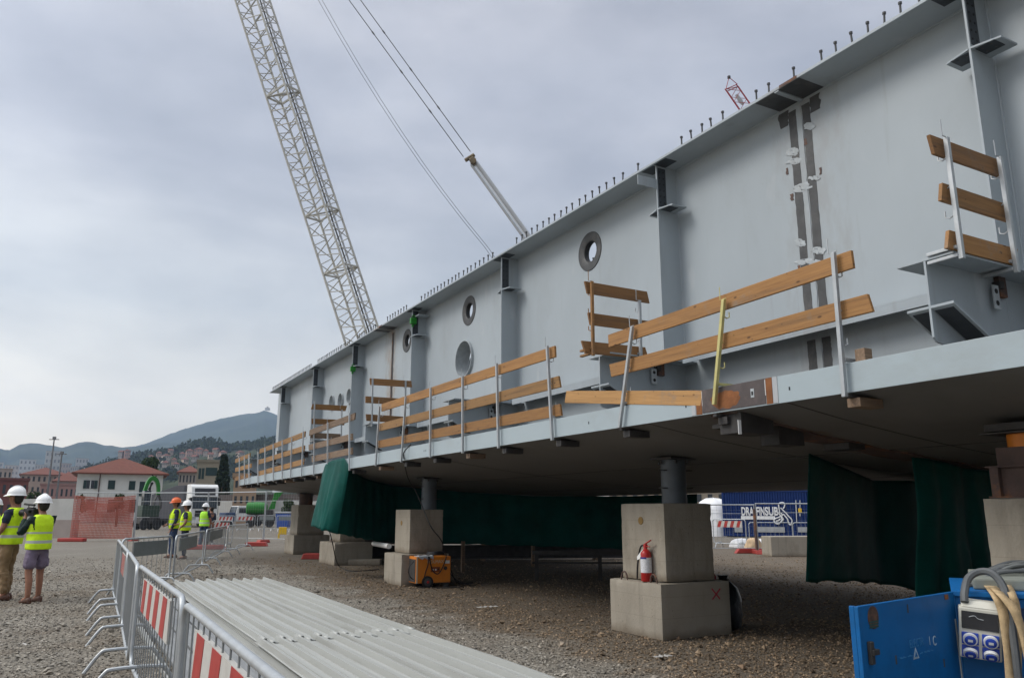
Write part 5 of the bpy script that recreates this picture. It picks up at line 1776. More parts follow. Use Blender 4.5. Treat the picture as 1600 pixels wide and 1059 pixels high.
m.build('frame_rails', M_CONT, CT, bevel=0.01)
MB().box((0.15, 0.05, CH + 0.001), (CLN - 0.2, 2.3, CH + 0.05)).build('roof_dust', mat('dust_white', (0.5, 0.52, 0.55), .8), CT)
LW = mat('container_white', (0.62, 0.63, 0.64), 0.6, 0, .08, 4)


def on_cont(px_, py_):
    r = ray(px_, py_)
    R_ = Matrix.Rotation(-math.atan2(dc.y, dc.x), 3, 'Z')
    o = R_ @ (V((0, 0, EYE)) - V((cl_.x, cl_.y, 0.05)))
    rr = R_ @ r
    k = (-0.03 - o.y) / rr.y
    q = o + rr * k
    return V((q.x, -0.03, q.z))


for s, x0, x1 in (('DRA', 1158, 1177.5), ('F', 1181, 1186), ('IN', 1186.5, 1194.5), ('SUB', 1195, 1216)):
    p = on_cont((x0 + x1) / 2, 799)
    wid = on_cont(x1, 799).x - on_cont(x0, 799).x
    o = text_mesh(s, 'lettering', LW, 0.66, frame((p.x, -0.03, p.z), (1, 0, 0), (0, 0, 1), (0, -1, 0)), CT, 0.004, bold=.022)
    w0 = max(v.co.x for v in o.data.vertices) - min(v.co.x for v in o.data.vertices)
    c = p.x
    for v in o.data.vertices:
        v.co.x = c + (v.co.x - c) * wid / w0
    # bolder strokes
pa_, pb_ = on_cont(1158, 811), on_cont(1211, 805.8)
MB().box((pa_.x, -0.036, pa_.z), (pb_.x, -0.03, pb_.z)).build('lettering_band', LW, CT)


def outline(pts, closed=False, r=0.038):
    q = [on_cont(1100 + x / 7.565, 740 + y / 7.565) for x, y in pts]
    q = smooth_path(q + ([q[0]] if closed else []), 5)
    return MB().tube(q, r, 6)


m = MB()
for pts, cl in ((((885, 395), (885, 355), (920, 338), (950, 350), (952, 385), (935, 410)), False), (((885, 395), (893, 440), (890, 470), (912, 500)), False), (((905, 400), (945, 440), (975, 470), (1000, 500), (1030, 530), (1042, 560), (1030, 598), (1010, 595), (995, 560), (985, 530), (960, 500), (940, 480), (920, 500), (940, 540)), False), (((912, 500), (880, 515), (840, 530), (828, 555), (850, 585), (885, 588), (910, 565), (935, 530)), False), (((850, 560), (885, 548), (905, 530)), False), (((895, 455), (925, 480), (915, 515), (935, 555)), False)):
    q = outline(pts, cl)
    m.add(q.v, q.f)
m.build('diver_outline', LW, CT, smooth=True)
m = MB()
for x, y0, y1 in ((1243.5, 781, 817), (1250, 781, 806)):
    m.tube([on_cont(x, y0), on_cont(x + (1.5 if x < 1245 else 0), y1)], 0.022, 6)
m.build('door_rods', LW, CT)
p = on_cont(1250, 797)
MB().box((p.x - .09, -.06, p.z - .14), (p.x + .09, -.03, p.z + .12)).build('yellow_tag', M_YELLOW, CT)
p = on_cont(1195, 827); q = on_cont(1225, 827)
for x0, x1 in ((1184, 1226), (1247, 1262), (1148, 1160)):
    a_, b_ = on_cont(x0, 831), on_cont(x1, 823)
    MB().box((a_.x, -.034, a_.z), (b_.x, -.03, b_.z)).build('grey_panel', mat('panel_grey', (0.28, 0.29, 0.30), .6), CT)
p = RD(1197, 868, 27.2)
for pos, rot, lab in (((RD(1222, 866, 27.6)), 0.1, 'long concrete block lying in front of the blue container'),):
    t = thing('concrete_block', lab, 'concrete block', (pos.x, pos.y, 0), -AL + rot, 'concrete support blocks')
    MB().box((-.52, -.35, 0), (1.2, .45, .66)).build('body', M_CONC, t, bevel=0.02)
p = RD(1141, 855, 33)
a_, b_ = RD(1116, 855, 34.5), RD(1167, 855, 33.5)
barrier('crowd barrier with striped plate in front of the plastic sheeting', (a_.x, a_.y), (b_.x, b_.y), 'stripe', h=1.16, ps=(0.12, 0.9))
a_, b_ = RD(1172, 852, 36), RD(1240, 852, 35.5)
barrier('plain crowd barrier standing before the container lettering', (a_.x, a_.y), (b_.x, b_.y), None, h=1.0)
a_, b_ = RD(1241, 852, 35.5), RD(1300, 852, 35)
barrier('plain crowd barrier next to the tarpaulin edge before the container', (a_.x, a_.y), (b_.x, b_.y), None, h=1.0)


def heap(name, label, cat, c, rx, ry, h, m, seed, group=None, rot=0.0, lump=.25):
    mb = MB()
    rr = []
    for k in range(9):
        w = k / 8
        s = math.cos(w * PI / 2) ** 0.6 if k < 8 else 0.03
        rr.append([V((rx * s * math.cos(u) * (1 + lump * mnoise.noise(V((math.cos(u) * 1.5 + seed, math.sin(u) * 1.5, w * 2)))), ry * s * math.sin(u) * (1 + lump * mnoise.noise(V((math.cos(u) * 2, seed + math.sin(u) * 2, w * 3)))), h * math.sin(w * PI / 2) * (1 + .3 * lump * mnoise.noise(V((math.cos(u) * 3, math.sin(u) * 3, seed)))))) for u in [2 * PI * q / 26 for q in range(26)]])
    o = mb.loft(rr).build(name, m, None, smooth=True, angle=70)
    o.location = (c[0], c[1], c[2] if len(c) > 2 else 0); o.rotation_euler = (0, 0, -AL + rot)
    return tag(o, label, cat, group)


heap('covered_pile', 'large pile under white plastic sheeting beside the container', 'covered pile', RD(1116, 815, 50) * V((1, 1, 0)).length * 0 + V((RD(1116, 815, 50).x, RD(1116, 815, 50).y, 0)), 1.5, 1.5, 2.25, M_PLASTIC, 4)
heap('white_sack', 'white sacks heap in front of the container, under the striped barrier', 'sack', RD(1158, 848, 34.5) * V((1, 1, 0)).length * 0 + V((RD(1158, 848, 34.5).x, RD(1158, 848, 34.5).y, 0)), .45, .4, .35, M_PLASTIC, 7)
g = RD(1177, 846, 33)
heap('sand_sack', 'tan filled sack standing behind the fence before the container', 'sack', (g.x, g.y, 0.0), .36, .3, .42, M_SAND, 2)
g = RD(1189, 846, 33.4)
heap('pale_sack', 'pale filled sack right of the tan sack', 'sack', (g.x, g.y, 0.0), .22, .2, .36, M_PLASTIC, 9)
# trestle and posts in the gloom under the deck
t = thing('trestle', 'dark steel trestle in the shade under the deck', 'trestle', (10.2, 14.9, 0), -AL)
MB().box((-1.3, -.05, .56), (1.3, .05, .64)).build('beam', M_DKSTEEL, t)
MB().box((-1.3, -.04, .36), (1.3, .04, .40)).build('rail', M_DKSTEEL, t)
for x in (-1.2, 0.2, 1.2):
    MB().box((x - .04, -.04, 0), (x + .04, .04, .56)).build('leg', M_DKSTEEL, t)
t = thing('light_block_beams', 'stack of dark steel beams added beyond the hanging tarpaulin to block light', 'steel beams', (11.4, 22.6, 0), math.radians(-24))  # beams added to darken the gap and the ground beneath the deck
for z in (0.06, 0.50):
    MB().box((-4.6, -.2, z), (4.6, .2, z + .03)).box((-4.6, -.2, z + .37), (4.6, .2, z + .40)).box((-4.6, -.012, z + .03), (4.6, .012, z + .37)).build('beam', M_DKSTEEL, t)
for x in (-3.6, 0, 3.6):
    MB().box((x - .07, -.3, 0), (x + .07, .3, .059)).box((x - .05, -.25, .461), (x + .05, .25, .499)).build('packer', WOODS[3], t)
for x, y, h, lab in ((833, 885, 1.0, 'thin timber stake in the shade under the deck'), (723, 893, .75, 'short timber stake right of the orange machine')):
    g = G(x, y)
    tag(MB().box((g.x - .04, g.y - .04, 0), (g.x + .04, g.y + .04, h)).build('timber_stake', WOODS[3], None), lab, 'stake', 'timber stakes under the deck')
for x0, y0, x1, y1, lab in ((745, 951, 776, 949, 'thin white plastic strip lying on the gravel midway to the orange machine'), (1022, 1030, 1048, 1027, 'crumpled white scrap on the gravel in front of the near concrete block'), (30, 1008, 44, 1010, 'small pale scrap on the gravel near the left edge')):
    a_, b_ = G(x0, y0, .012), G(x1, y1, .012)
    mb = MB()
    vs_ = []
    for k in range(9):
        c_ = a_.lerp(b_, k / 8) + V((0, .02 * math.sin(k * 2.1), .012 + .014 * math.sin(k * 1.7 + 1) ** 2))
        vs_ += [c_ + V((.012, -.018, .004 * (k % 2))), c_ + V((-.012, .018, .01))]
    o = mb.add(vs_, [(2 * k, 2 * k + 1, 2 * k + 3, 2 * k + 2) for k in range(8)]).build('litter_scrap', mat('dusty_plastic', (.42, .40, .37), .7, 0, .2, 20), None)
    sl_ = o.modifiers.new('thickness', 'SOLIDIFY'); sl_.thickness = .003
    tag(o, lab, 'litter', 'litter on the gravel')
g = G(745, 872)
tag(MB().box((-.35, -.1, .30), (.35, .1, .44)).box((-.3, -.08, 0), (-.2, .08, .30)).box((.2, -.08, 0), (.3, .08, .30)).xf(camrot(g)).build('timber_bench', WOODS[2], None), 'low timber bench in the shade beyond the orange machine', 'bench')
for x, y, w, l, h, lab in ((568, 882, .5, .16, .16, 'pale concrete kerb piece lying before the low block'), (474, 852, .4, .4, .42, 'dark timber offcut crate beside the farthest support')):
    g = G(x, y)
    tag(MB().box((-w, -l, 0), (w, l, h)).xf(camrot(g)).build('kerb_piece' if w > .45 else 'timber_crate', M_CONC if w > .45 else WOODS[2], None, bevel=0.02), lab, 'kerb piece' if w > .45 else 'crate')
g = G(600, 853)
tag(MB().tube([PX(584, 849, 6.6), PX(608, 853, 6.2)], 0.055, 12).build('plastic_pipe', M_WHITE, None, smooth=True), 'short pale pipe lying on the block left of the orange machine', 'pipe')

# ================================================================== LEFT BACKGROUND
# site hoarding / low wall
a_, b_ = RD(30, 840, 47), RD(116, 840, 46)
t = thing('concrete_wall', 'low grey concrete wall behind the man filming', 'wall', (a_.x, a_.y, 0))
b_.z = 0
MB().bar(V((0, 0, .5)), V((b_.x - a_.x, b_.y - a_.y, .5)), 0.5, 1.0).build('lower_wall', mat('wall_pinkish', (0.27, 0.23, 0.21), .85, 0, .12, 1), t)
MB().bar(V((0, 0, 1.6)), V((b_.x - a_.x, b_.y - a_.y, 1.6)), 0.3, 1.19).build('upper_panel', M_HOARD, t)
a_, b_ = RD(340, 820, 100), RD(620, 820, 92)
t = thing('boundary_wall', 'long grey boundary wall behind the far vehicles', 'wall', (a_.x, a_.y, 0))
MB().bar(V((0, 0, 1.35)), V((b_.x - a_.x, b_.y - a_.y, 1.35)), 0.3, 2.7).build('wall', M_HOARD, t)
MB().bar(V((0, 0, 3.1)), V((b_.x - a_.x, b_.y - a_.y, 3.1)), 0.2, 0.8).build('dark_band', mat('band_dark', (0.09, 0.075, 0.07), .8), t)


def wheel(parent, c, r, w, axis):
    R_ = Matrix.Translation(V(c)) @ (Matrix.Rotation(PI / 2, 4, 'Y') if axis == 'x' else Matrix.Rotation(PI / 2, 4, 'X'))
    o = MB().lathe([(r * .6, -w / 2), (r * .93, -w / 2), (r, -w * .35), (r, w * .35), (r * .93, w / 2), (r * .6, w / 2)], 20, R_).build('wheel', M_BLACK, parent, smooth=True)
    MB().lathe([(r * .58, -w * .45), (r * .5, -w * .3), (r * .5, w * .3), (r * .58, w * .45)], 16, R_).build('rim', M_TUBE, o, smooth=True)


def toward(p):
    """heading of the sight line to p, so that a front can be turned to the yard"""
    return heading(V((p[0], p[1], 0)))


# white truck
TP = RD(313, 815, 77)
tu_ = V((TP.x, TP.y, 0)).normalized()
n_ = V((tu_.y, -tu_.x, 0)) * math.sin(math.radians(14)) - tu_ * math.cos(math.radians(14))
t = thing('truck', 'white lorry cab facing the site fence', 'truck', (TP.x, TP.y, 0), heading(n_))
MB().prism([(-1.0, 0.95), (1.12, 0.95), (1.15, 1.9), (0.98, 2.75), (0.80, 3.75), (0.45, 4.0), (-1.0, 4.02)], 'x', -1.24, 1.24).build('cab_body', M_WHITE, t, bevel=0.06)
MB().prism([(1.10, 1.72), (1.185, 1.72), (1.02, 2.85), (0.90, 2.85)], 'x', -1.12, 1.12).build('windscreen', M_GLASS, t)
MB().prism([(0.99, 2.98), (1.0, 2.98), (0.86, 3.62), (0.85, 3.62)], 'x', -0.95, 0.95).build('name_board', mat('board_dark', (0.03, 0.03, 0.035), .5), t)
MB().box((-1.2, 0.94, 2.82), (1.2, 1.12, 2.95)).build('sun_visor', M_WHITE, t, bevel=0.03)
for s in (-1, 1):
    MB().box((s * 1.242 - .004, -0.1, 2.0), (s * 1.242 + .004, 0.95, 2.7)).build('side_window', M_GLASS, t)
    MB().box((s * 1.3 - .12, 1.0, 2.0), (s * 1.3 + .12, 1.16, 2.75)).build('mirror', M_BLACK, t, bevel=0.03)
    MB().box((s * 0.95 - .2, 1.17, 0.72), (s * 0.95 + .2, 1.22, 0.94)).build('headlight', M_STRIPE, t)
MB().box((-0.85, 1.14, 1.0), (0.85, 1.18, 1.55)).box((-0.8, 1.18, 1.28), (0.8, 1.19, 1.31), 1).build('grille', [M_BLACK, M_STRIPE], t)
MB().box((-1.24, 0.9, 0.35), (1.24, 1.2, 0.93)).build('bumper', M_WHITE, t, bevel=0.05)
MB().box((-1.0, -5.5, 0.6), (1.0, 0.8, 0.95)).build('chassis', M_DKSTEEL, t)
for y in (0.1, -3.4, -4.7):
    for s in (-1, 1):
        wheel(t, (s * 1.05, y, 0.52), 0.52, 0.34, 'x')
# grey tipper body standing behind
TP2 = RD(268, 815, 86)
t = thing('tipper_trailer', 'grey slab sided trailer left of the white lorry cab', 'trailer', (TP2.x, TP2.y, 0), toward(TP2) + math.radians(-20))
MB().prism([(-1.9, 0.7), (1.5, 0.7), (1.5, 4.2), (0.6, 4.15), (-1.9, 3.2)], 'y', -1.2, 1.2).build('body', mat('trailer_grey', (0.12, 0.118, 0.125), .6, 0, .1, 1), t, bevel=0.03)
m = MB()
for k in range(5):
    m.box((1.50, -1.1 + k * .5, .8), (1.56, -.98 + k * .5, 4.1))
m.build('rear_ribs', mat('rib_dark', (0.10, 0.10, 0.10), .6), t)
MB().box((-1.9, -1.1, .5), (2.2, 1.1, .69)).build('chassis', M_DKSTEEL, t)
for x in (-1.2, 0.2, 1.3):
    for s in (-1, 1):
        wheel(t, (x, s * 1.0, .48), .48, .3, 'y')
# green material handler
TP3 = RD(230, 815, 66)
t = thing('material_handler', 'bright green material handler with bent arm and grapple behind the fence', 'excavator', (TP3.x, TP3.y, 0), toward(TP3) + .3)
t.scale = (.72, .72, .98)
MB().box((-1.0, -1.2, .5), (1.0, 1.2, 1.0)).build('undercarriage', M_DKSTEEL, t, bevel=.05)
for x in (-.7, .7):
    for s in (-1, 1):
        wheel(t, (x, s * 1.15, .5), .5, .35, 'y')
MB().box((-1.0, -1.1, 1.05), (0.9, 1.1, 2.0)).build('house', mat('machine_dark', (0.03, 0.05, 0.035), .5), t, bevel=.1)
MB().box((-.95, -1.15, 2.0), (-.2, -.2, 3.2)).build('cab', M_GLASS, t, bevel=.06)
arm = smooth_path([(-.55, 0, 1.6), (-.62, 0, 2.9), (-.35, 0, 3.85), (.1, 0, 4.25), (.6, 0, 4.05), (.85, 0, 3.5), (.9, 0, 2.9)], 5)
m = MB()
for a, b in zip(arm[:-1], arm[1:]):
    m.bar(a, b + (b - a) * .15, .36, .40, (0, 1, 0))
m.build('arm', M_GREEN, t, bevel=.02)
MB().tube([(-.1, .3, 3.3), (.3, .3, 3.9)], .09, 8).tube([(-.2, -.3, 2.6), (-.05, -.3, 3.9)], .09, 8).tube([(0, .02, 4.55), (.3, 0, 4.35), (.55, 0, 4.45)], .05, 6).build('hydraulic_ram', M_BLACK, t)
for s in (-1, 1):
    MB().loft([[V((.9 + s * q[0] + e[0], e[1], q[1])) for e in ((-.05, -.3), (.05, -.3), (.05, .3), (-.05, .3))] for q in ((.05, 2.9), (.35, 2.4), (.38, 1.8), (.1, 1.35))]).build('grapple_claw', M_DKSTEEL, t)
# small pick-up
TP4 = RD(367, 812, 80)
t = thing('pickup_truck', 'small pickup with white cab and blue front behind the fence', 'pickup', (TP4.x, TP4.y, 0), toward(TP4) + .4)
MB().prism([(-.3, .5), (1.0, .5), (1.0, 1.9), (0.7, 2.0), (-.1, 2.0), (-.3, 1.3)], 'y', -.85, .85).build('cab', M_WHITE, t, bevel=.06)
MB().box((-1.3, -.85, .5), (-.31, .85, 1.35)).build('bonnet', mat('pickup_blue', (.03, .06, .14), .4), t, bevel=.08)
MB().prism([(-.33, 1.36), (-.31, 1.30), (-.13, 1.92), (-.16, 1.94)], 'y', -.75, .75).build('windscreen', M_GLASS, t)
MB().box((0.0, -.86, 1.3), (.8, -.852, 1.8)).build('side_window', M_GLASS, t)
MB().box((1.05, -.85, .6), (2.8, .85, 1.1)).build('cargo_bed', M_WHITE, t, bevel=.03)
for x in (-.8, 2.1):
    for s in (-1, 1):
        wheel(t, (x, s * .8, .34), .34, .22, 'y')
# green tank machine
TP5 = RD(404, 812, 76)
t = thing('tank_machine', 'bright green tank machine with a raised chute near the deck tip', 'site machine', (TP5.x, TP5.y, 0), toward(TP5))
MB().lathe([(.3, -1.0), (.55, -.9), (.6, 0), (.55, .8), (.3, .95)], 16, Matrix.Translation((-.2, 0, 1.75)) @ Matrix.Rotation(PI / 2, 4, 'Y')).build('tank', M_GREEN, t, smooth=True)
MB().prism([(.8, 1.6), (1.4, 1.7), (1.5, 2.4), (2.1, 3.3), (2.0, 3.7), (1.3, 3.3), (1.1, 2.4)], 'y', -.35, .35).build('chute', M_GREEN, t, bevel=.04)
MB().box((-1.1, -.7, .6), (1.5, .7, 1.15)).box((.6, -.5, 1.15), (1.3, .5, 1.6)).build('chassis', M_DKSTEEL, t, bevel=.04)
for x in (-.7, 1.0):
    for s in (-1, 1):
        wheel(t, (x, s * .75, .42), .42, .28, 'y')
g = RD(443, 812, 70)
t = thing('waste_bin', 'blue waste bin with pale lid near the deck tip', 'bin', (g.x, g.y, 0), -AL)
MB().prism([(-.5, .1), (.5, .1), (.6, 1.3), (-.6, 1.3)], 'y', -.45, .45).build('body', mat('bin_blue', (.02, .07, .30), .5), t, bevel=.04)
MB().box((-.64, -.5, 1.31), (.64, .5, 1.45)).build('lid', M_STRIPE, t, bevel=.04)
g = RD(442, 826, 44)
t = thing('yellow_sign_stand', 'small yellow folding stand on the gravel beyond the far barriers', 'sign stand', (g.x, g.y, 0), -AL)
MB().box((-.22, -.03, .25), (.22, .03, .65)).build('board', M_YELLOW, t, bevel=.03)
MB().box((-.24, -.04, 0), (-.16, .04, .3)).box((.16, -.04, 0), (.22, .04, .25)).build('feet', M_YELLOW, t)
for k, (x0, x1, d_) in enumerate(((338, 366, 60), (368, 398, 61), (402, 430, 62), (432, 458, 60))):
    a_, b_ = RD(x0, 820, d_), RD(x1, 820, d_)
    barrier(['far crowd barrier with striped plate below the pickup', 'far crowd barrier with striped plate left of the green tank', 'far crowd barrier with plain plate under the green tank', 'far crowd barrier with plain plate by the blue bin'][k], (a_.x, a_.y), (b_.x, b_.y), 'stripe' if k < 2 else 'plain', h=1.15, ps=(.1, .9), nb=8)
# lamp masts
for x, y0, lab in ((85, 684, 'taller floodlight mast with crossed arms above the town roofs'), (97, 707, 'shorter floodlight mast close to the taller one')):
    pt = RD(x, y0, 150)
    t = thing('lamp_mast', lab, 'lamp mast', (pt.x, pt.y, 0), -AL, 'floodlight masts')
    MB().tube([(0, 0, 0), (0, 0, pt.z - .2)], [.22, .12], 8).build('mast', mat('mast_grey', (.16, .16, .16), .6), t, smooth=True)
    MB().box((-.9, -.15, pt.z - .35), (.9, .15, pt.z - .22)).box((-.25, -.2, pt.z - .2), (.25, .2, pt.z + .25)).build('lamp_head', mat('mast_grey', (.16, .16, .16)), t)

# ---- buildings
BMATS = {}


def wallm(c):
    k = 'wall_%02d_%02d_%02d' % tuple(int(x * 99) for x in c)
    return mat(k, c, .85, 0, .10, .4, dirt=tuple(x * .75 for x in c), dirt_amt=.5, dirt_scale=.25)


M_ROOF = mat('clay_tiles', (0.135, 0.043, 0.027), .85, 0, .22, 2.5, bump=.4, bscale=6, stretch=(1, 1, 1), dirt=(.10, .05, .035), dirt_amt=.6, dirt_scale=.8)
M_SHUT = mat('shutter_green', (0.012, 0.035, 0.032), .6, 0, .2, 3)
M_WINFAR = mat('window_hazy', (0.17, 0.17, 0.175), .4, 0, .2, 1)  # paler glass for far towers, distance haze put into the colour
M_WIN = mat('window_dark', (0.035, 0.04, 0.045), .2, 0, .2, 1)


def building(name, label, pxl, pxr, pyt, d, base, wall, roof=None, rows=0, cols=0, depth=None, group=None, rh=2.2, shut=False, rot=0.0, over=.5, win=None, cat='building', wsize=None):
    a, b = RD(pxl, pyt, d), RD(pxr, pyt, d)
    c = (a + b) / 2
    c = V((c.x, c.y, 0))
    uu = c.normalized(); pp = V((uu.y, -uu.x, 0))

    def onf(x, y):
        r = ray(x, y)
        q = V((0, 0, EYE)) + r * (c.length / r.dot(uu))
        return q.dot(pp), q.z
    W = onf(pxr, pyt)[0] - onf(pxl, pyt)[0]
    ztop = onf((pxl + pxr) / 2, pyt)[1]
    D = depth or max(6, min(14, W * .8))
    t = thing(name, label, cat, (c.x, c.y, base), toward(c) + rot, group)
    H = ztop - base
    MB().box((-W / 2, 0, -2 if base > 1 else 0), (W / 2, D, H)).build('walls', wallm(wall), t)
    if roof == 'hip':
        r = min(W, D) * .5
        e = over
        vs = [(-W / 2 - e, -e, H), (W / 2 + e, -e, H), (W / 2 + e, D + e, H), (-W / 2 - e, D + e, H), (-W / 2 + r, D / 2, H + rh), (W / 2 - r, D / 2, H + rh)]
        lo = [(x, y, z - .18) for x, y, z in vs[:4]]
        MB().add(vs + lo, [(0, 1, 5, 4), (1, 2, 5), (2, 3, 4, 5), (3, 0, 4), (6, 7, 1, 0), (7, 8, 2, 1), (8, 9, 3, 2), (9, 6, 0, 3), (9, 8, 7, 6)]).build('roof', M_ROOF, t)
    elif roof == 'gable':
        e = over
        vs = [(-W / 2 - e, -e, H), (W / 2 + e, -e, H), (W / 2 + e, D + e, H), (-W / 2 - e, D + e, H), (-W / 2 - e, D / 2, H + rh), (W / 2 + e, D / 2, H + rh)]
        MB().add(vs, [(0, 1, 5, 4), (1, 2, 5), (2, 3, 4, 5), (3, 0, 4), (3, 2, 1, 0)]).build('roof', M_ROOF, t)
    else:
        MB().box((-W / 2 - .2, -.2, H + .003), (W / 2 + .2, D + .2, H + .45)).build('roof', wallm(tuple(x * .8 for x in wall)), t)
    if win:
        for x0, y0, x1, y1, kind in win:
            (u0, zt_), (u1, zb_) = onf(x0, y0), onf(x1, y1)
            um = (onf(pxl, pyt)[0] + onf(pxr, pyt)[0]) / 2
            u0 -= um; u1 -= um
            p, q = V((0, 0, zt_)), V((0, 0, zb_))
            f = MB().box((u0, -.06, q.z - base), (u1, -.02, p.z - base)).build('window', M_SHUT if kind != 'open' else M_WIN, t)
            if kind == 'open':
                w_ = (u1 - u0)
                for s in (-1, 1):
                    xx = u0 - w_ * .42 if s < 0 else u1 + w_ * .02
                    MB().box((xx, -.12, q.z - base), (xx + w_ * .40, -.065, p.z - base)).build('shutter', M_SHUT, f)
                MB().box(((u0 + u1) / 2 - .05, -.075, q.z - base), ((u0 + u1) / 2 + .05, -.061, p.z - base)).build('mullion', M_WHITE, f)
    elif rows:
        ww, wh = wsize or (W / cols * .42, H / rows * .45)
        for i in range(cols):
            for j in range(rows):
                x = -W / 2 + W * (i + .5) / cols
                z = H * (j + .55) / rows
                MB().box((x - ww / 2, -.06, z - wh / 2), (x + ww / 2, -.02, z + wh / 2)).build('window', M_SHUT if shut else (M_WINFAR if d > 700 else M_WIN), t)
    return t


wh = building('country_house', 'white two storey house with a red hipped roof and dark green shutters', 123, 257, 739, 108, 0, (.62, .62, .58), 'hip', depth=10, rh=2.3, over=.7,
              win=[(137.5, 750, 148, 763, 'open'), (171, 750, 180.5, 764, 'shut'), (203.5, 751, 212, 765, 'shut'), (220, 752, 226, 775, 'shut'), (137.5, 780, 148, 796, 'shut'), (171, 780, 180, 800, 'shut'), (203.5, 780, 212, 800, 'shut')], cat='house')
q_ = RD(160, 740, 107.8)
MB().tube([(-2.55, -.1, 0), (-2.55, -.1, 6.6)], .07, 8).build('downpipe', M_RUST, wh)
building('brick_factory', 'dark red brick factory block at the left edge', -40, 46, 750, 140, 0, (.16, .055, .045), None, 2, 8, 14)
building('apartment_block', 'long beige apartment block with flat roof behind the brick factory', 33, 108, 741, 240, 0, (.36, .28, .23), 'hip', 4, 9, 16, rh=2.5)
building('apartment_block', 'pinkish low building with many small windows left of the white house', 64, 124, 758, 190, 0, (.33, .19, .165), None, 2, 8, 12)
building('apartment_block', 'grey roofed low house row behind the pinkish building', 84, 128, 751, 230, 0, (.30, .22, .19), 'hip', 2, 6, 14, rh=3)
building('apartment_block', 'pale house block with two shadowed windows at the far left', -30, 20, 733, 300, 0, (.34, .27, .23), None, 4, 7, 14)
for k, (x0, x1, y, d_, c) in enumerate(((72, 97, 705, 900, (.42, .41, .39)), (31, 57, 718, 950, (.46, .46, .46)), (55, 72, 726, 880, (.40, .38, .37)), (94, 112, 724, 860, (.38, .31, .29)), (119, 139, 716, 980, (.44, .42, .42)), (8, 30, 727, 900, (.42, .38, .36)), (110, 124, 729, 820, (.40, .36, .34)), (-25, 6, 722, 990, (.40, .38, .37)))):
    building('tower_block', ['tallest pale tower block between the two lamp masts', 'wide whitish tower block on the left under the hills', 'narrow grey tower block left of the tallest one', 'rosy tower block just right of the lamp masts', 'pale tower block above the white house roof edge', 'broad low tower block near the left edge', 'small grey block close to the white house roof', 'whitish block cut off by the left picture edge'][k], x0, x1, y, d_, 0, c, None, 9, 4, 16, 'hazy tower blocks below the hills')
building('site_shed', 'long low beige shed far behind under the deck beside the container', 950, 1150, 766, 92, 0, (.30, .25, .19), None, 2, 12, 9)
building('town_hall', 'square beige building with one big dark window beside the conifer', 309, 352, 722, 140, 0, (.27, .235, .17), None, depth=12, win=[(322, 730, 339, 743, 'dark'), (311, 731, 313.5, 748, 'dark'), (316, 731, 318.5, 748, 'dark'), (343, 730, 349, 744, 'dark')])
building('apartment_block', 'pale orange building right of the conifer under the deck tip', 366, 402, 745, 95, 0, (.36, .25, .165), None, 3, 4, 10)
building('apartment_block', 'grey stone house row between the white house and the square building', 280, 312, 737, 170, 0, (.30, .26, .22), 'hip', 3, 6, 10, rh=1.6)

# ================================================================== HILLS
def hill(name, pts, d, dfront, dback, m, bump, seed, cols=260, rows=34, sx=.02):
    xs, ys = [p[0] for p in pts], [p[1] for p in pts]
    vs, fs = [], []
    for i in range(cols + 1):
        px_ = lerp(xs[0], xs[-1], i / cols)
        py_ = interp(px_, xs, ys)
        C = RD(px_, py_, d)
        zc = C.z
        base = V((C.x, C.y, 0))
        u = base.normalized()
        for j in range(rows + 1):
            w = j / rows
            if w < .72:
                s = w / .72
                dist = base.length * lerp(dfront, d, s) / d
                z = zc * (s ** 1.25)
                amp = s ** .4
            else:
                s = (w - .72) / .28
                dist = base.length * lerp(d, dback, s) / d
                z = zc * (1 - s * s * .9) - zc * .25 * s
                amp = 1
            p = u * dist
            nz = mnoise.fractal(V((p.x * sx, p.y * sx, seed)), .7, 2.1, 6)
            crest = math.exp(-((w - .72) / .12) ** 2)
            vs.append((p.x, p.y, z - 1.5 * (1 - amp) + nz * bump * amp * (1 - crest * .55)))
    n = rows + 1
    for i in range(cols):
        for j in range(rows):
            fs.append((i * n + j, (i + 1) * n + j, (i + 1) * n + j + 1, i * n + j + 1))
    o = MB().add(vs, fs).build(name, m, None, smooth=True, angle=180)
    return struct(o)


M_FOREST = mat('forest_cover', (0.018, 0.030, 0.014), .95, 0, .5, .035, two=(.05, .06, .03), bump=1.0, bscale=.12, dirt=(.07, .065, .045), dirt_amt=.6, dirt_scale=.012, spec=.1)
M_FOREST2 = mat('far_forest_cover', (0.013, 0.025, 0.014), .95, 0, .5, .006, two=(.038, .05, .028), bump=.8, bscale=.03, dirt=(.07, .07, .045), dirt_amt=.5, dirt_scale=.004, spec=.1)
hill('hill_far', [(-420, 715), (-250, 700), (-100, 705), (0, 699), (15, 702), (30, 694), (48, 691), (60, 692), (80, 696), (96, 699), (110, 695), (122, 689), (135, 688), (150, 690), (165, 695), (190, 697), (220, 694), (245, 690), (300, 690), (420, 700), (600, 720)], 2600, 1300, 3600, M_FOREST2, 16, 2.0, sx=.004)
hill('hill_mountain', [(60, 760), (130, 722), (180, 703), (205, 697), (228, 691), (250, 683), (280, 672), (310, 662), (345, 652), (380, 645), (405, 641), (413, 637.5), (418, 639), (426, 641), (440, 648), (470, 655), (560, 670), (700, 690), (900, 720)], 3300, 1500, 4000, M_FOREST2, 18, 5.0, sx=.004)
HC = [(60, 770), (100, 748), (130, 736), (150, 728), (190, 716), (230, 711), (270, 706), (290, 699), (308, 694), (325, 691), (345, 694), (360, 699), (390, 697), (415, 690), (440, 689), (500, 694), (620, 705), (800, 720)]
hill('hill_green', HC, 900, 330, 1250, M_FOREST, 6, 9.0, cols=320, rows=50, sx=.03)
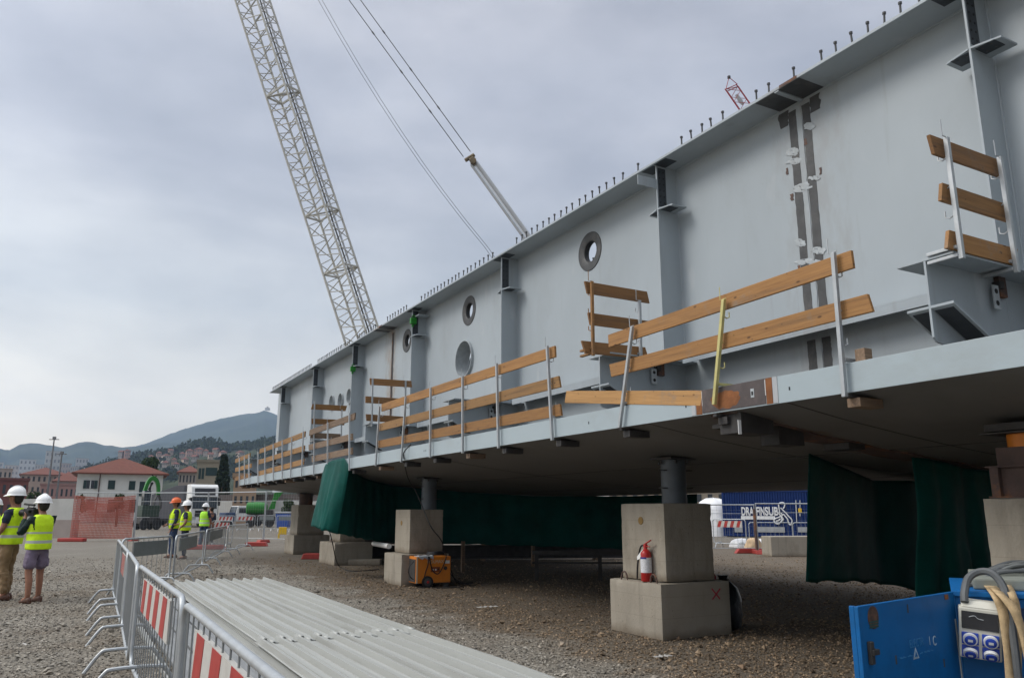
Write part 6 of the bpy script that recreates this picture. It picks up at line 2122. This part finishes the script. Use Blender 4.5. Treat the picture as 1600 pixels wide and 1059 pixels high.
# observatory box on the mountain crest
p = RD(418, 638, 3300)
t = thing('summit_building', 'tiny fort like building on the mountain summit', 'building', (p.x, p.y, p.z - 4), -AL)
MB().box((-9, -6, -4), (9, 6, 7)).box((-3, -3, 7.01), (3, 3, 12)).build('walls', wallm((.4, .36, .3)), t)


def hill_hit(px_, py_):
    """where the sight line meets the green hill front"""
    zc = RD(px_, interp(px_, [p[0] for p in HC], [p[1] for p in HC]), 900).z
    for k in range(200):
        s = k / 200
        dist = lerp(330, 900, s)
        if zc * s ** 1.25 > RD(px_, py_, dist).z:
            return dist
    return 880


rh = random.Random(11)
HOUSES = [(236, 722, 9, (.42, .33, .27), 'pale pink house high beside the dark round tree'), (249, 716, 8, (.45, .30, .24), 'rosy house with tiled roof above the dark round tree'), (262, 721, 10, (.46, .38, .32), 'cream house at the middle of the hill slope'),
          (272, 728, 8, (.44, .28, .2), 'orange tinted house over the lorry trailer'), (285, 718, 9, (.38, .30, .26), 'greyish house half way up the slope'), (297, 713, 11, (.44, .3, .25), 'long pinkish house under the wooded crest'), (310, 711, 13, (.42, .24, .19), 'widest red roofed house near the hill top'),
          (322, 714, 8, (.46, .36, .30), 'small cream house right of the widest one'), (276, 736, 9, (.44, .40, .35), 'whitish house low on the slope behind the lorry'), (291, 728, 8, (.46, .34, .26), 'ochre house in the hill centre'), (302, 724, 7, (.40, .36, .32), 'little grey house above the square building'),
          (258, 733, 9, (.45, .36, .30), 'peach house just above the white house eaves'), (335, 712, 7, (.42, .36, .30), 'last small house near the wooded top'), (350, 716, 9, (.40, .30, .25), 'reddish house behind the conifer tip'), (200, 712, 9, (.42, .25, .2), 'pink house just over the white house ridge'), (188, 714, 7, (.40, .33, .28), 'pale hut left of the pink ridge house'),
          (378, 716, 8, (.42, .34, .28), 'cream house behind the farthest guardrail'), (268, 712, 7, (.43, .31, .25), 'small rosy house under the dark wood'), (246, 729, 8, (.44, .38, .33), 'white walled house beside the tree trunk'), (330, 720, 7, (.42, .32, .25), 'tan house over the square building roof')]
for x, y, w, c, lab in HOUSES:
    d_ = hill_hit(x, y)
    base = RD(x, y, d_).z - 1.0
    hw = w * .5
    topy = y - 6.6 * 1250 / d_ * .9
    building('hillside_house', lab, x - hw, x + hw, topy, d_, base, c, 'hip' if w > 7 else 'gable', 2, 3, 9, 'houses on the green hillside', rh=2.0, rot=rh.uniform(-.4, .4), cat='house')

# ================================================================== TREES
M_LEAF = mat('leaf_dark', (0.022, 0.045, 0.016), .8, 0, .45, .9, two=(.06, .10, .03), spec=.2)
M_LEAF2 = mat('leaf_conifer', (0.014, 0.03, 0.018), .85, 0, .45, .9, two=(.035, .055, .03), spec=.2)
M_BARK = mat('bark', (.09, .065, .045), .9, 0, .3, 4)


def tree(label, px_, pyb, pyt, d, wpx, kind='round', group='trees near the white house', base=0, seed=1, n=1500, leaf=None):
    rt = random.Random(seed)
    top = RD(px_, pyt, d)
    R_ = wpx * d / 1250 / 2
    H = top.z - base
    name = {'round': 'broadleaf_tree', 'cone': 'conifer_tree'}[kind]
    t = thing(name, label, 'tree', (top.x, top.y, base), rt.uniform(0, 6), group)
    m = MB()
    m.tube([(0, 0, 0), (.1, 0, H * .3), (0, .1, H * .6), (0, 0, H * .92)], [R_ * .12 + .08, R_ * .1 + .05, R_ * .06 + .03, .02], 8)
    for k in range(9):
        a = rt.uniform(0, 2 * PI); z = H * rt.uniform(.28, .8)
        l = R_ * rt.uniform(.5, .85) * (1 if kind == 'round' else (1 - z / H))
        m.tube([(0, 0, z), (l * .5 * math.cos(a), l * .5 * math.sin(a), z + l * .3), (l * math.cos(a), l * math.sin(a), z + l * (.55 if kind == 'round' else .05))], [R_ * .045 + .02, R_ * .03 + .015, .012], 5)
    m.build('trunk', M_BARK, t, smooth=True)
    m = MB()
    blobs = []
    if kind == 'round':
        for k in range(16):
            a = rt.uniform(0, 2 * PI); el = rt.uniform(-.4, 1)
            blobs.append((V((math.cos(a) * R_ * .62 * math.cos(el), math.sin(a) * R_ * .62 * math.cos(el), H * .58 + H * .30 * math.sin(el))), R_ * rt.uniform(.32, .5)))
    else:
        for k in range(90):
            w = rt.uniform(.05, .98) ** 1.15
            a = rt.uniform(0, 2 * PI)
            rr = R_ * (1 - w) ** .8 * rt.uniform(.55, .95)
            blobs.append((V((math.cos(a) * rr, math.sin(a) * rr, H * w)), R_ * (.16 + .26 * (1 - w))))
    s = R_ * (.085 if kind == 'round' else .13) + .03
    for k in range(n):
        c, r = rt.choice(blobs)
        dv_ = V((rt.gauss(0, 1), rt.gauss(0, 1), rt.gauss(0, .8))).normalized()
        p = c + dv_ * r * rt.uniform(.55, 1.08)
        if p.z < H * .12:
            continue
        q = Euler((rt.uniform(0, 6), rt.uniform(0, 6), rt.uniform(0, 6))).to_matrix()
        z_ = s * rt.uniform(.6, 1.5)
        m.add([p + q @ V(v) * z_ for v in ((-1, -.5, 0), (0, -.7, .25), (1, -.2, 0), (.7, .6, .2), (-.2, .8, 0), (-.9, .3, .25))], [(0, 1, 2, 3, 4, 5)])
    m.build('crown', leaf or (M_LEAF if kind == 'round' else M_LEAF2), t)
    return t


tree('dark dense tree standing behind the right end of the red roof', 237, 790, 701, 126, 30, 'round', seed=3, n=2200)
tree('dark pointed conifer beside the square beige building', 351, 800, 711, 104, 32, 'cone', seed=5, n=6500)
tree('small dark tree left of the red roof ridge', 147, 770, 713, 150, 18, 'round', seed=8, n=1000)
tree('low olive tree under the pinkish building beside the masts', 56, 785, 761, 120, 22, 'round', seed=9, n=900)
tree('low bush tree behind the netted fence corner', 127, 800, 768, 70, 20, 'round', seed=12, n=900)
tree('leafy bush in front of the white house wall', 187, 800, 765, 80, 18, 'round', seed=13, n=900)
tree('small light tree behind the low blocks under the deck', 452, 800, 776, 80, 22, 'round', seed=15, n=900)
# the wooded hill reads as one mass: crowns scattered over its slope and crest
wm = MB()
wr = random.Random(77)
hxs, hys = [p[0] for p in HC], [p[1] for p in HC]
made = 0
while made < 900:
    x = wr.uniform(90, 480)
    crest = interp(x, hxs, hys)
    low = crest + wr.random() ** 1.5 * 46
    if x < 240 and wr.random() < .5:
        continue
    if any(abs(x - h[0]) < h[2] * .5 + 3 and -3 < low - h[1] < 9 for h in HOUSES):
        continue
    dens = mnoise.noise(V((x * .03, low * .06, 4.2)))
    if dens < -.12 and low > crest + 5:
        continue
    d_ = min(hill_hit(x, low + .5), 897)
    b0 = RD(x, low, d_)
    R_ = wr.uniform(2.6, 5.2); H_ = R_ * wr.uniform(1.3, 2.1)
    made += 1
    for k in range(26):
        dv_ = V((wr.gauss(0, 1), wr.gauss(0, 1), wr.gauss(0, .9))).normalized() * wr.uniform(.5, 1.05)
        p = V((b0.x, b0.y, b0.z - 2 + H_ * .5)) + V((dv_.x * R_, dv_.y * R_, dv_.z * H_ * .55))
        q = Euler((wr.uniform(0, 6), wr.uniform(0, 6), wr.uniform(0, 6))).to_matrix()
        z_ = R_ * .30 * wr.uniform(.6, 1.3)
        wm.add([p + q @ V(v) * z_ for v in ((-1, -.5, 0), (0, -.7, .25), (1, -.2, 0), (.7, .6, .2), (-.2, .8, 0), (-.9, .3, .25))], [(0, 1, 2, 3, 4, 5)])
struct(wm.build('woodland', mat('woodland_leaf', (.018, .032, .014), .9, 0, .5, .05, two=(.05, .068, .03), spec=.1)), 'stuff')
# ================================================================== GROUND
def gnd_z(x, y):
    return 0.0


lines = sorted(set([s * v for s in (-1, 1) for v in (0, 1, 2, 3, 4, 5, 6, 7, 8, 9, 10, 12, 14, 16, 18, 20, 24, 28, 34, 40, 50, 65, 80, 110, 150, 220, 350, 600, 1000, 1800, 2800, 4000)]))
vs, fs = [], []
n = len(lines)
for x in lines:
    for y in lines:
        vs.append((x, y, 0))
for i in range(n - 1):
    for j in range(n - 1):
        fs.append((i * n + j, (i + 1) * n + j, (i + 1) * n + j + 1, i * n + j + 1))
gm = bpy.data.materials.new('gravel_ground')
nt, N, L, b = nodes_of(gm)
b.inputs['Roughness'].default_value = 0.95
b.inputs['Specular IOR Level'].default_value = 0.15
tc = N.new('ShaderNodeTexCoord')


def noise_n(scale, detail=6, rough=.6):
    q = N.new('ShaderNodeTexNoise')
    q.inputs['Scale'].default_value = scale; q.inputs['Detail'].default_value = detail; q.inputs['Roughness'].default_value = rough
    L.new(tc.outputs['Object'], q.inputs['Vector'])
    return q


def ramp(src, stops):
    r = N.new('ShaderNodeValToRGB')
    el = r.color_ramp.elements
    el[0].position, el[0].color = stops[0][0], (*stops[0][1], 1)
    el[1].position, el[1].color = stops[-1][0], (*stops[-1][1], 1)
    for p_, c_ in stops[1:-1]:
        e_ = el.new(p_); e_.color = (*c_, 1)
    L.new(src, r.inputs['Fac'])
    return r.outputs['Color']


def mixc(f, a, c, mode='MIX'):
    m = N.new('ShaderNodeMix'); m.data_type = 'RGBA'; m.blend_type = mode
    if isinstance(f, float):
        m.inputs['Factor'].default_value = f
    else:
        L.new(f, m.inputs['Factor'])
    L.new(a, m.inputs['A'])
    if isinstance(c, tuple):
        m.inputs['B'].default_value = (*c, 1)
    else:
        L.new(c, m.inputs['B'])
    return m.outputs['Result']


vo = N.new('ShaderNodeTexVoronoi'); vo.inputs['Scale'].default_value = 34
L.new(tc.outputs['Object'], vo.inputs['Vector'])
vo2 = N.new('ShaderNodeTexVoronoi'); vo2.inputs['Scale'].default_value = 13
L.new(tc.outputs['Object'], vo2.inputs['Vector'])
big = noise_n(.22, 7, .65); mid = noise_n(1.3, 7, .65); fine = noise_n(22, 5, .7)
c0 = ramp(vo.outputs['Color'], [(0, (.10, .089, .074)), (.5, (.23, .207, .17)), (1, (.43, .392, .33))])
c1 = ramp(fine.outputs['Fac'], [(.3, (.085, .075, .061)), (.5, (.23, .206, .169)), (.72, (.42, .382, .322))])
cc = mixc(.5, c0, c1)
brown = ramp(big.outputs['Fac'], [(.44, (0, 0, 0)), (.56, (1, 1, 1))])
brown2 = ramp(mid.outputs['Fac'], [(.35, (0, 0, 0)), (.75, (1, 1, 1))])
bm_ = N.new('ShaderNodeMath'); bm_.operation = 'MULTIPLY'
L.new(brown, bm_.inputs[0]); L.new(brown2, bm_.inputs[1])
bm2 = N.new('ShaderNodeMath'); bm2.operation = 'MULTIPLY'; bm2.inputs[1].default_value = .85
L.new(bm_.outputs[0], bm2.inputs[0])
browncol = mixc(.5, ramp(fine.outputs['Fac'], [(.25, (.085, .06, .038)), (.75, (.215, .16, .105))]), c0, 'MULTIPLY')
browncol = ramp(fine.outputs['Fac'], [(.25, (.04, .027, .017)), (.5, (.105, .073, .046)), (.8, (.22, .165, .11))])
cc = mixc(bm2.outputs[0], cc, browncol)
# earthy brown along and under the deck, with some deck shade in its colour
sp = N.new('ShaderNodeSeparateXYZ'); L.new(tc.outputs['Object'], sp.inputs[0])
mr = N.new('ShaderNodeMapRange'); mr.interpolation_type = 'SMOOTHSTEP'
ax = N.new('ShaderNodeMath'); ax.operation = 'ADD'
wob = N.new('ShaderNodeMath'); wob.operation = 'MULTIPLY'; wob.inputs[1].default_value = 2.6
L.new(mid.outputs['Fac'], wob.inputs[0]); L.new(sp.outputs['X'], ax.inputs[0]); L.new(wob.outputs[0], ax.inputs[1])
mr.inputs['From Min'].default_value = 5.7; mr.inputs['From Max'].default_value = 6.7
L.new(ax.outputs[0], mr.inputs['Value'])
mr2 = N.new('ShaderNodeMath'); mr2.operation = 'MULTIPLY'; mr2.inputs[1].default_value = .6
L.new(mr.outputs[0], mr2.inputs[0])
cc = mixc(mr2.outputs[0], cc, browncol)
# dusty far yard
far = N.new('ShaderNodeMapRange'); far.interpolation_type = 'SMOOTHSTEP'
far.inputs['From Min'].default_value = 18; far.inputs['From Max'].default_value = 34; far.inputs['To Max'].default_value = .6
L.new(sp.outputs['Y'], far.inputs['Value'])
dust = ramp(mid.outputs['Fac'], [(.3, (.165, .15, .125)), (.7, (.25, .235, .205))])
cc = mixc(far.outputs[0], cc, dust)
# wheel tracks pressed into the yard
tr_ = N.new('ShaderNodeMath'); tr_.operation = 'MULTIPLY_ADD'; tr_.inputs[1].default_value = .22
L.new(sp.outputs['Y'], tr_.inputs[0]); L.new(sp.outputs['X'], tr_.inputs[2])
tw_ = N.new('ShaderNodeMath'); tw_.operation = 'MULTIPLY_ADD'; tw_.inputs[1].default_value = 1.3
L.new(big.outputs['Fac'], tw_.inputs[0]); L.new(tr_.outputs[0], tw_.inputs[2])
for c_ in (1.05, 2.75, 4.9, 6.55):
    s1 = N.new('ShaderNodeMath'); s1.operation = 'SUBTRACT'; s1.inputs[1].default_value = c_; L.new(tw_.outputs[0], s1.inputs[0])
    s2 = N.new('ShaderNodeMath'); s2.operation = 'ABSOLUTE'; L.new(s1.outputs[0], s2.inputs[0])
    s3 = N.new('ShaderNodeMapRange'); s3.interpolation_type = 'SMOOTHSTEP'; s3.inputs['From Min'].default_value = .10; s3.inputs['From Max'].default_value = .30
    s3.inputs['To Min'].default_value = .45; s3.inputs['To Max'].default_value = 0; L.new(s2.outputs[0], s3.inputs['Value'])
    s4 = N.new('ShaderNodeMath'); s4.operation = 'MULTIPLY'; L.new(s3.outputs[0], s4.inputs[0]); L.new(brown2, s4.inputs[1])
    cc = mixc(s4.outputs[0], cc, (.10, .082, .062))
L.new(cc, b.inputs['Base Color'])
h1 = N.new('ShaderNodeMath'); h1.operation = 'ADD'
L.new(vo.outputs['Distance'], h1.inputs[0]); L.new(fine.outputs['Fac'], h1.inputs[1])
bp = N.new('ShaderNodeBump'); bp.inputs['Strength'].default_value = .9; bp.inputs['Distance'].default_value = .03
L.new(h1.outputs[0], bp.inputs['Height'])
L.new(bp.outputs['Normal'], b.inputs['Normal'])
struct(MB().add(vs, fs).build('ground', gm))

# loose stones, one sheet of them ("stuff")
M_STONE = bpy.data.materials.new('loose_stone')
nt, N, L, b = nodes_of(M_STONE)
b.inputs['Roughness'].default_value = .9
geo = N.new('ShaderNodeNewGeometry')
tc = N.new('ShaderNodeTexCoord')
st_ = ramp(geo.outputs['Random Per Island'], [(0, (.085, .076, .064)), (.4, (.21, .19, .157)), (.8, (.325, .296, .248)), (1, (.45, .41, .35))])
bg_ = noise_n(.22, 7, .65); md_ = noise_n(1.3, 7, .65)
sp_ = N.new('ShaderNodeSeparateXYZ'); L.new(tc.outputs['Object'], sp_.inputs[0])
w_ = N.new('ShaderNodeMath'); w_.operation = 'MULTIPLY_ADD'; w_.inputs[1].default_value = 2.6
L.new(md_.outputs['Fac'], w_.inputs[0]); L.new(sp_.outputs['X'], w_.inputs[2])
m_ = N.new('ShaderNodeMapRange'); m_.interpolation_type = 'SMOOTHSTEP'; m_.inputs['From Min'].default_value = 5.7; m_.inputs['From Max'].default_value = 6.7  # browning from the deck edge inward: earth plus some painted deck shade
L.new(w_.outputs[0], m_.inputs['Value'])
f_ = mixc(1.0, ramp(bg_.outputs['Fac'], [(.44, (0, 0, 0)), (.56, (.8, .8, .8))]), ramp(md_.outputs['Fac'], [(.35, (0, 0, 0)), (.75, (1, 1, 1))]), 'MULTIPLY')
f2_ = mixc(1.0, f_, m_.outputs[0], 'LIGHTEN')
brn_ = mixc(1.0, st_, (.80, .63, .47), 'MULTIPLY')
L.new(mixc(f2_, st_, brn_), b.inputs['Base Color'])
rs = random.Random(21)
base_v = [V(p) for p in ((0, 0, 1), (.9, .1, .15), (.2, .95, .2), (-.85, .25, .1), (-.2, -.9, .2), (.1, 0, -.6))]
base_f = [(0, 1, 2), (0, 2, 3), (0, 3, 4), (0, 4, 1), (5, 2, 1), (5, 3, 2), (5, 4, 3), (5, 1, 4)]
sv_, sf_ = [], []


def add_stone(x, y, s):
    R_ = Euler((rs.uniform(-.5, .5), rs.uniform(-.5, .5), rs.uniform(0, 6.28))).to_matrix()
    o = len(sv_)
    a, b_, c = rs.uniform(.7, 1.3), rs.uniform(.7, 1.3), rs.uniform(.5, .9)
    for v in base_v:
        q = R_ @ V((v.x * a * s, v.y * b_ * s, v.z * c * s))
        sv_.append((x + q.x, y + q.y, max(q.z, -.3 * s) + s * .25))
    sf_.extend([tuple(i + o for i in f) for f in base_f])


cnt = 0
while cnt < 62000:
    # even in picture space towards the camera, so that near gravel is dense
    d_ = 4.2 + (rs.random() ** 1.7) * 24
    u = rs.uniform(-.72, .72)
    p = CAMF * d_ + CAMR * (u * d_)
    if 1.0 < p.x < 3.5 and 1.4 < p.y < 16.4:
        continue
    if p.x > 6.2 and p.y > 8 and rs.random() < .45:
        continue
    if d_ > 17 and rs.random() < (d_ - 17) / 11:
        continue
    s = rs.uniform(.007, .016) * (1 + .03 * d_)
    q_ = rs.random()
    if q_ < .03:
        s *= rs.uniform(1.5, 2.4)
    elif q_ < .034:
        s *= rs.uniform(2.0, 2.8)
    add_stone(p.x, p.y, s)
    cnt += 1
struct(MB().add(sv_, sf_).build('gravel_stones', M_STONE), 'stuff')
for k, (x, y, s) in enumerate(((1060, 1000, .05), (1160, 1045, .055), (1008, 998, .035), (880, 985, .03), (770, 960, .03), (1075, 1038, .04), (1240, 1010, .045))):
    g = G(x, y)
    sv_, sf_ = [], []
    add_stone(0, 0, s)
    o = MB().add(sv_, sf_).build('brick_chip', mat('chip_tan', (.24, .16, .10), .9, 0, .2, 20), None, bevel=.004)
    o.location = g
    tag(o, 'tan brick chip lying on the gravel before the near support', 'stone', 'brick chips on the gravel')

# ================================================================== SKY, LIGHT, AIR
SUN_EL, SUN_AZ = math.radians(42), math.radians(-68)      # azimuth clockwise from +Y
W = bpy.data.worlds.new('World')
SC.world = W
W.use_nodes = True
nt = W.node_tree; N = nt.nodes; L = nt.links
bg = N['Background']
sky = N.new('ShaderNodeTexSky')
sky.sky_type = 'NISHITA'
sky.sun_disc = False
sky.sun_elevation = SUN_EL
sky.sun_rotation = SUN_AZ
tc = N.new('ShaderNodeTexCoord')
sp = N.new('ShaderNodeSeparateXYZ'); L.new(tc.outputs['Generated'], sp.inputs[0])
# cloud deck: flatten directions as on a ceiling
mp = N.new('ShaderNodeMapping'); mp.inputs['Scale'].default_value = (1, 1, 2.3)
L.new(tc.outputs['Generated'], mp.inputs['Vector'])
nz = N.new('ShaderNodeTexNoise'); nz.inputs['Scale'].default_value = 2.1; nz.inputs['Detail'].default_value = 6; nz.inputs['Roughness'].default_value = .5
nz.inputs['Distortion'].default_value = .3
L.new(mp.outputs['Vector'], nz.inputs['Vector'])
nz2 = N.new('ShaderNodeTexNoise'); nz2.inputs['Scale'].default_value = 6.5; nz2.inputs['Detail'].default_value = 6; nz2.inputs['Roughness'].default_value = .55
L.new(mp.outputs['Vector'], nz2.inputs['Vector'])
el = ramp(sp.outputs['Z'], [(0.0, (.88, .74, .56)), (.06, (.86, .755, .61)), (.11, (.78, .72, .635)), (.17, (.60, .585, .555)), (.24, (.455, .475, .50)), (.40, (.40, .42, .475)), (.50, (.425, .445, .505)), (.62, (.47, .48, .53)), (.80, (1.15, 1.2, 1.3)), (1, (1.5, 1.55, 1.65))])
cl = ramp(nz.outputs['Fac'], [(.33, (.77, .785, .81)), (.5, (1.0, 1.0, 1.0)), (.66, (1.28, 1.255, 1.20))])
cl2 = ramp(nz2.outputs['Fac'], [(.3, (.92, .925, .935)), (.7, (1.08, 1.075, 1.065))])
sk1 = mixc(1.0, el, cl, 'MULTIPLY')
sk2 = mixc(1.0, sk1, cl2, 'MULTIPLY')
# sky brightens sunward; added darkening low behind the camera shades faces turned that way
dp = N.new('ShaderNodeVectorMath'); dp.operation = 'DOT_PRODUCT'
dp.inputs[1].default_value = (math.sin(SUN_AZ), math.cos(SUN_AZ), 0)
L.new(tc.outputs['Generated'], dp.inputs[0])
dr = ramp(dp.outputs['Value'], [(0, (1, 1, 1)), (.3, (1.08, 1.08, 1.07)), (.8, (1.5, 1.49, 1.46)), (1, (1.6, 1.58, 1.52))])
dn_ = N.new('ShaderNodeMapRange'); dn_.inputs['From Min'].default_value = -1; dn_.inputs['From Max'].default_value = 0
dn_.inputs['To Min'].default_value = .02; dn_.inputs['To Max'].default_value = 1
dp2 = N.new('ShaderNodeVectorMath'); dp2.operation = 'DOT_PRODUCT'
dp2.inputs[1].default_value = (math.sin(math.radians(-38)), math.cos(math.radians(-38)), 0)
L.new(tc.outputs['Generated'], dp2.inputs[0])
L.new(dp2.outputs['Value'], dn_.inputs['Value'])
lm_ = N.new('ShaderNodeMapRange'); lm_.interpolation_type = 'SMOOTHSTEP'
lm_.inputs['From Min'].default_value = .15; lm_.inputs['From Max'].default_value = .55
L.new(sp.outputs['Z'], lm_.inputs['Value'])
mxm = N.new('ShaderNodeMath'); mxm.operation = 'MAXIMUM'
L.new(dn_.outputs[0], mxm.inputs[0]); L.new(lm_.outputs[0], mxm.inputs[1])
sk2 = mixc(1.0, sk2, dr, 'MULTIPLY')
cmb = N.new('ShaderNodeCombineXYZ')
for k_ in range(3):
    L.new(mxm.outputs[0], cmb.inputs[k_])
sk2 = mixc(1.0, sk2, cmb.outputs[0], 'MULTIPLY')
# scale the clear sky down, then veil it with the cloud deck
sm = N.new('ShaderNodeMix'); sm.data_type = 'RGBA'; sm.blend_type = 'MULTIPLY'; sm.inputs['Factor'].default_value = 1
sm.inputs['B'].default_value = (.09, .09, .09, 1)
L.new(sky.outputs['Color'], sm.inputs['A'])
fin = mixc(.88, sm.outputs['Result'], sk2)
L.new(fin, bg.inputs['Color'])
bg.inputs['Strength'].default_value = SKY_STR
sun = bpy.data.lights.new('sun', 'SUN')
sun.energy = SUN_E
sun.angle = math.radians(24)
sun.color = (1.0, .96, .90)
so = bpy.data.objects.new('sun', sun)
COL.objects.link(so)
sd = V((math.sin(SUN_AZ) * math.cos(SUN_EL), math.cos(SUN_AZ) * math.cos(SUN_EL), math.sin(SUN_EL)))
so.rotation_euler = sd.to_track_quat('Z', 'Y').to_euler()
so.location = (-10, 5, 30)

if HAZE:
    hm = bpy.data.materials.new('haze_air')
    hm.use_nodes = True
    nt = hm.node_tree
    nt.nodes.clear()
    out = nt.nodes.new('ShaderNodeOutputMaterial')
    pv = nt.nodes.new('ShaderNodeVolumePrincipled')
    pv.inputs['Color'].default_value = (.56, .74, 1.0, 1)
    pv.inputs['Density'].default_value = HAZE
    pv.inputs['Anisotropy'].default_value = .1
    nt.links.new(pv.outputs[0], out.inputs['Volume'])
    hz = MB().box((-4100, -4100, -2), (4100, 4100, 480)).build('haze', hm)
    struct(hz, 'stuff')
    SC.cycles.volume_bounces = 2

SC.view_settings.view_transform = 'Standard'
SC.view_settings.look = 'None'
SC.view_settings.gamma = 1
SC.view_settings.exposure = EXPO
SC.cycles.max_bounces = 8
SC.cycles.diffuse_bounces = 4
SC.cycles.glossy_bounces = 3
SC.cycles.transmission_bounces = 4
SC.cycles.use_denoising = True
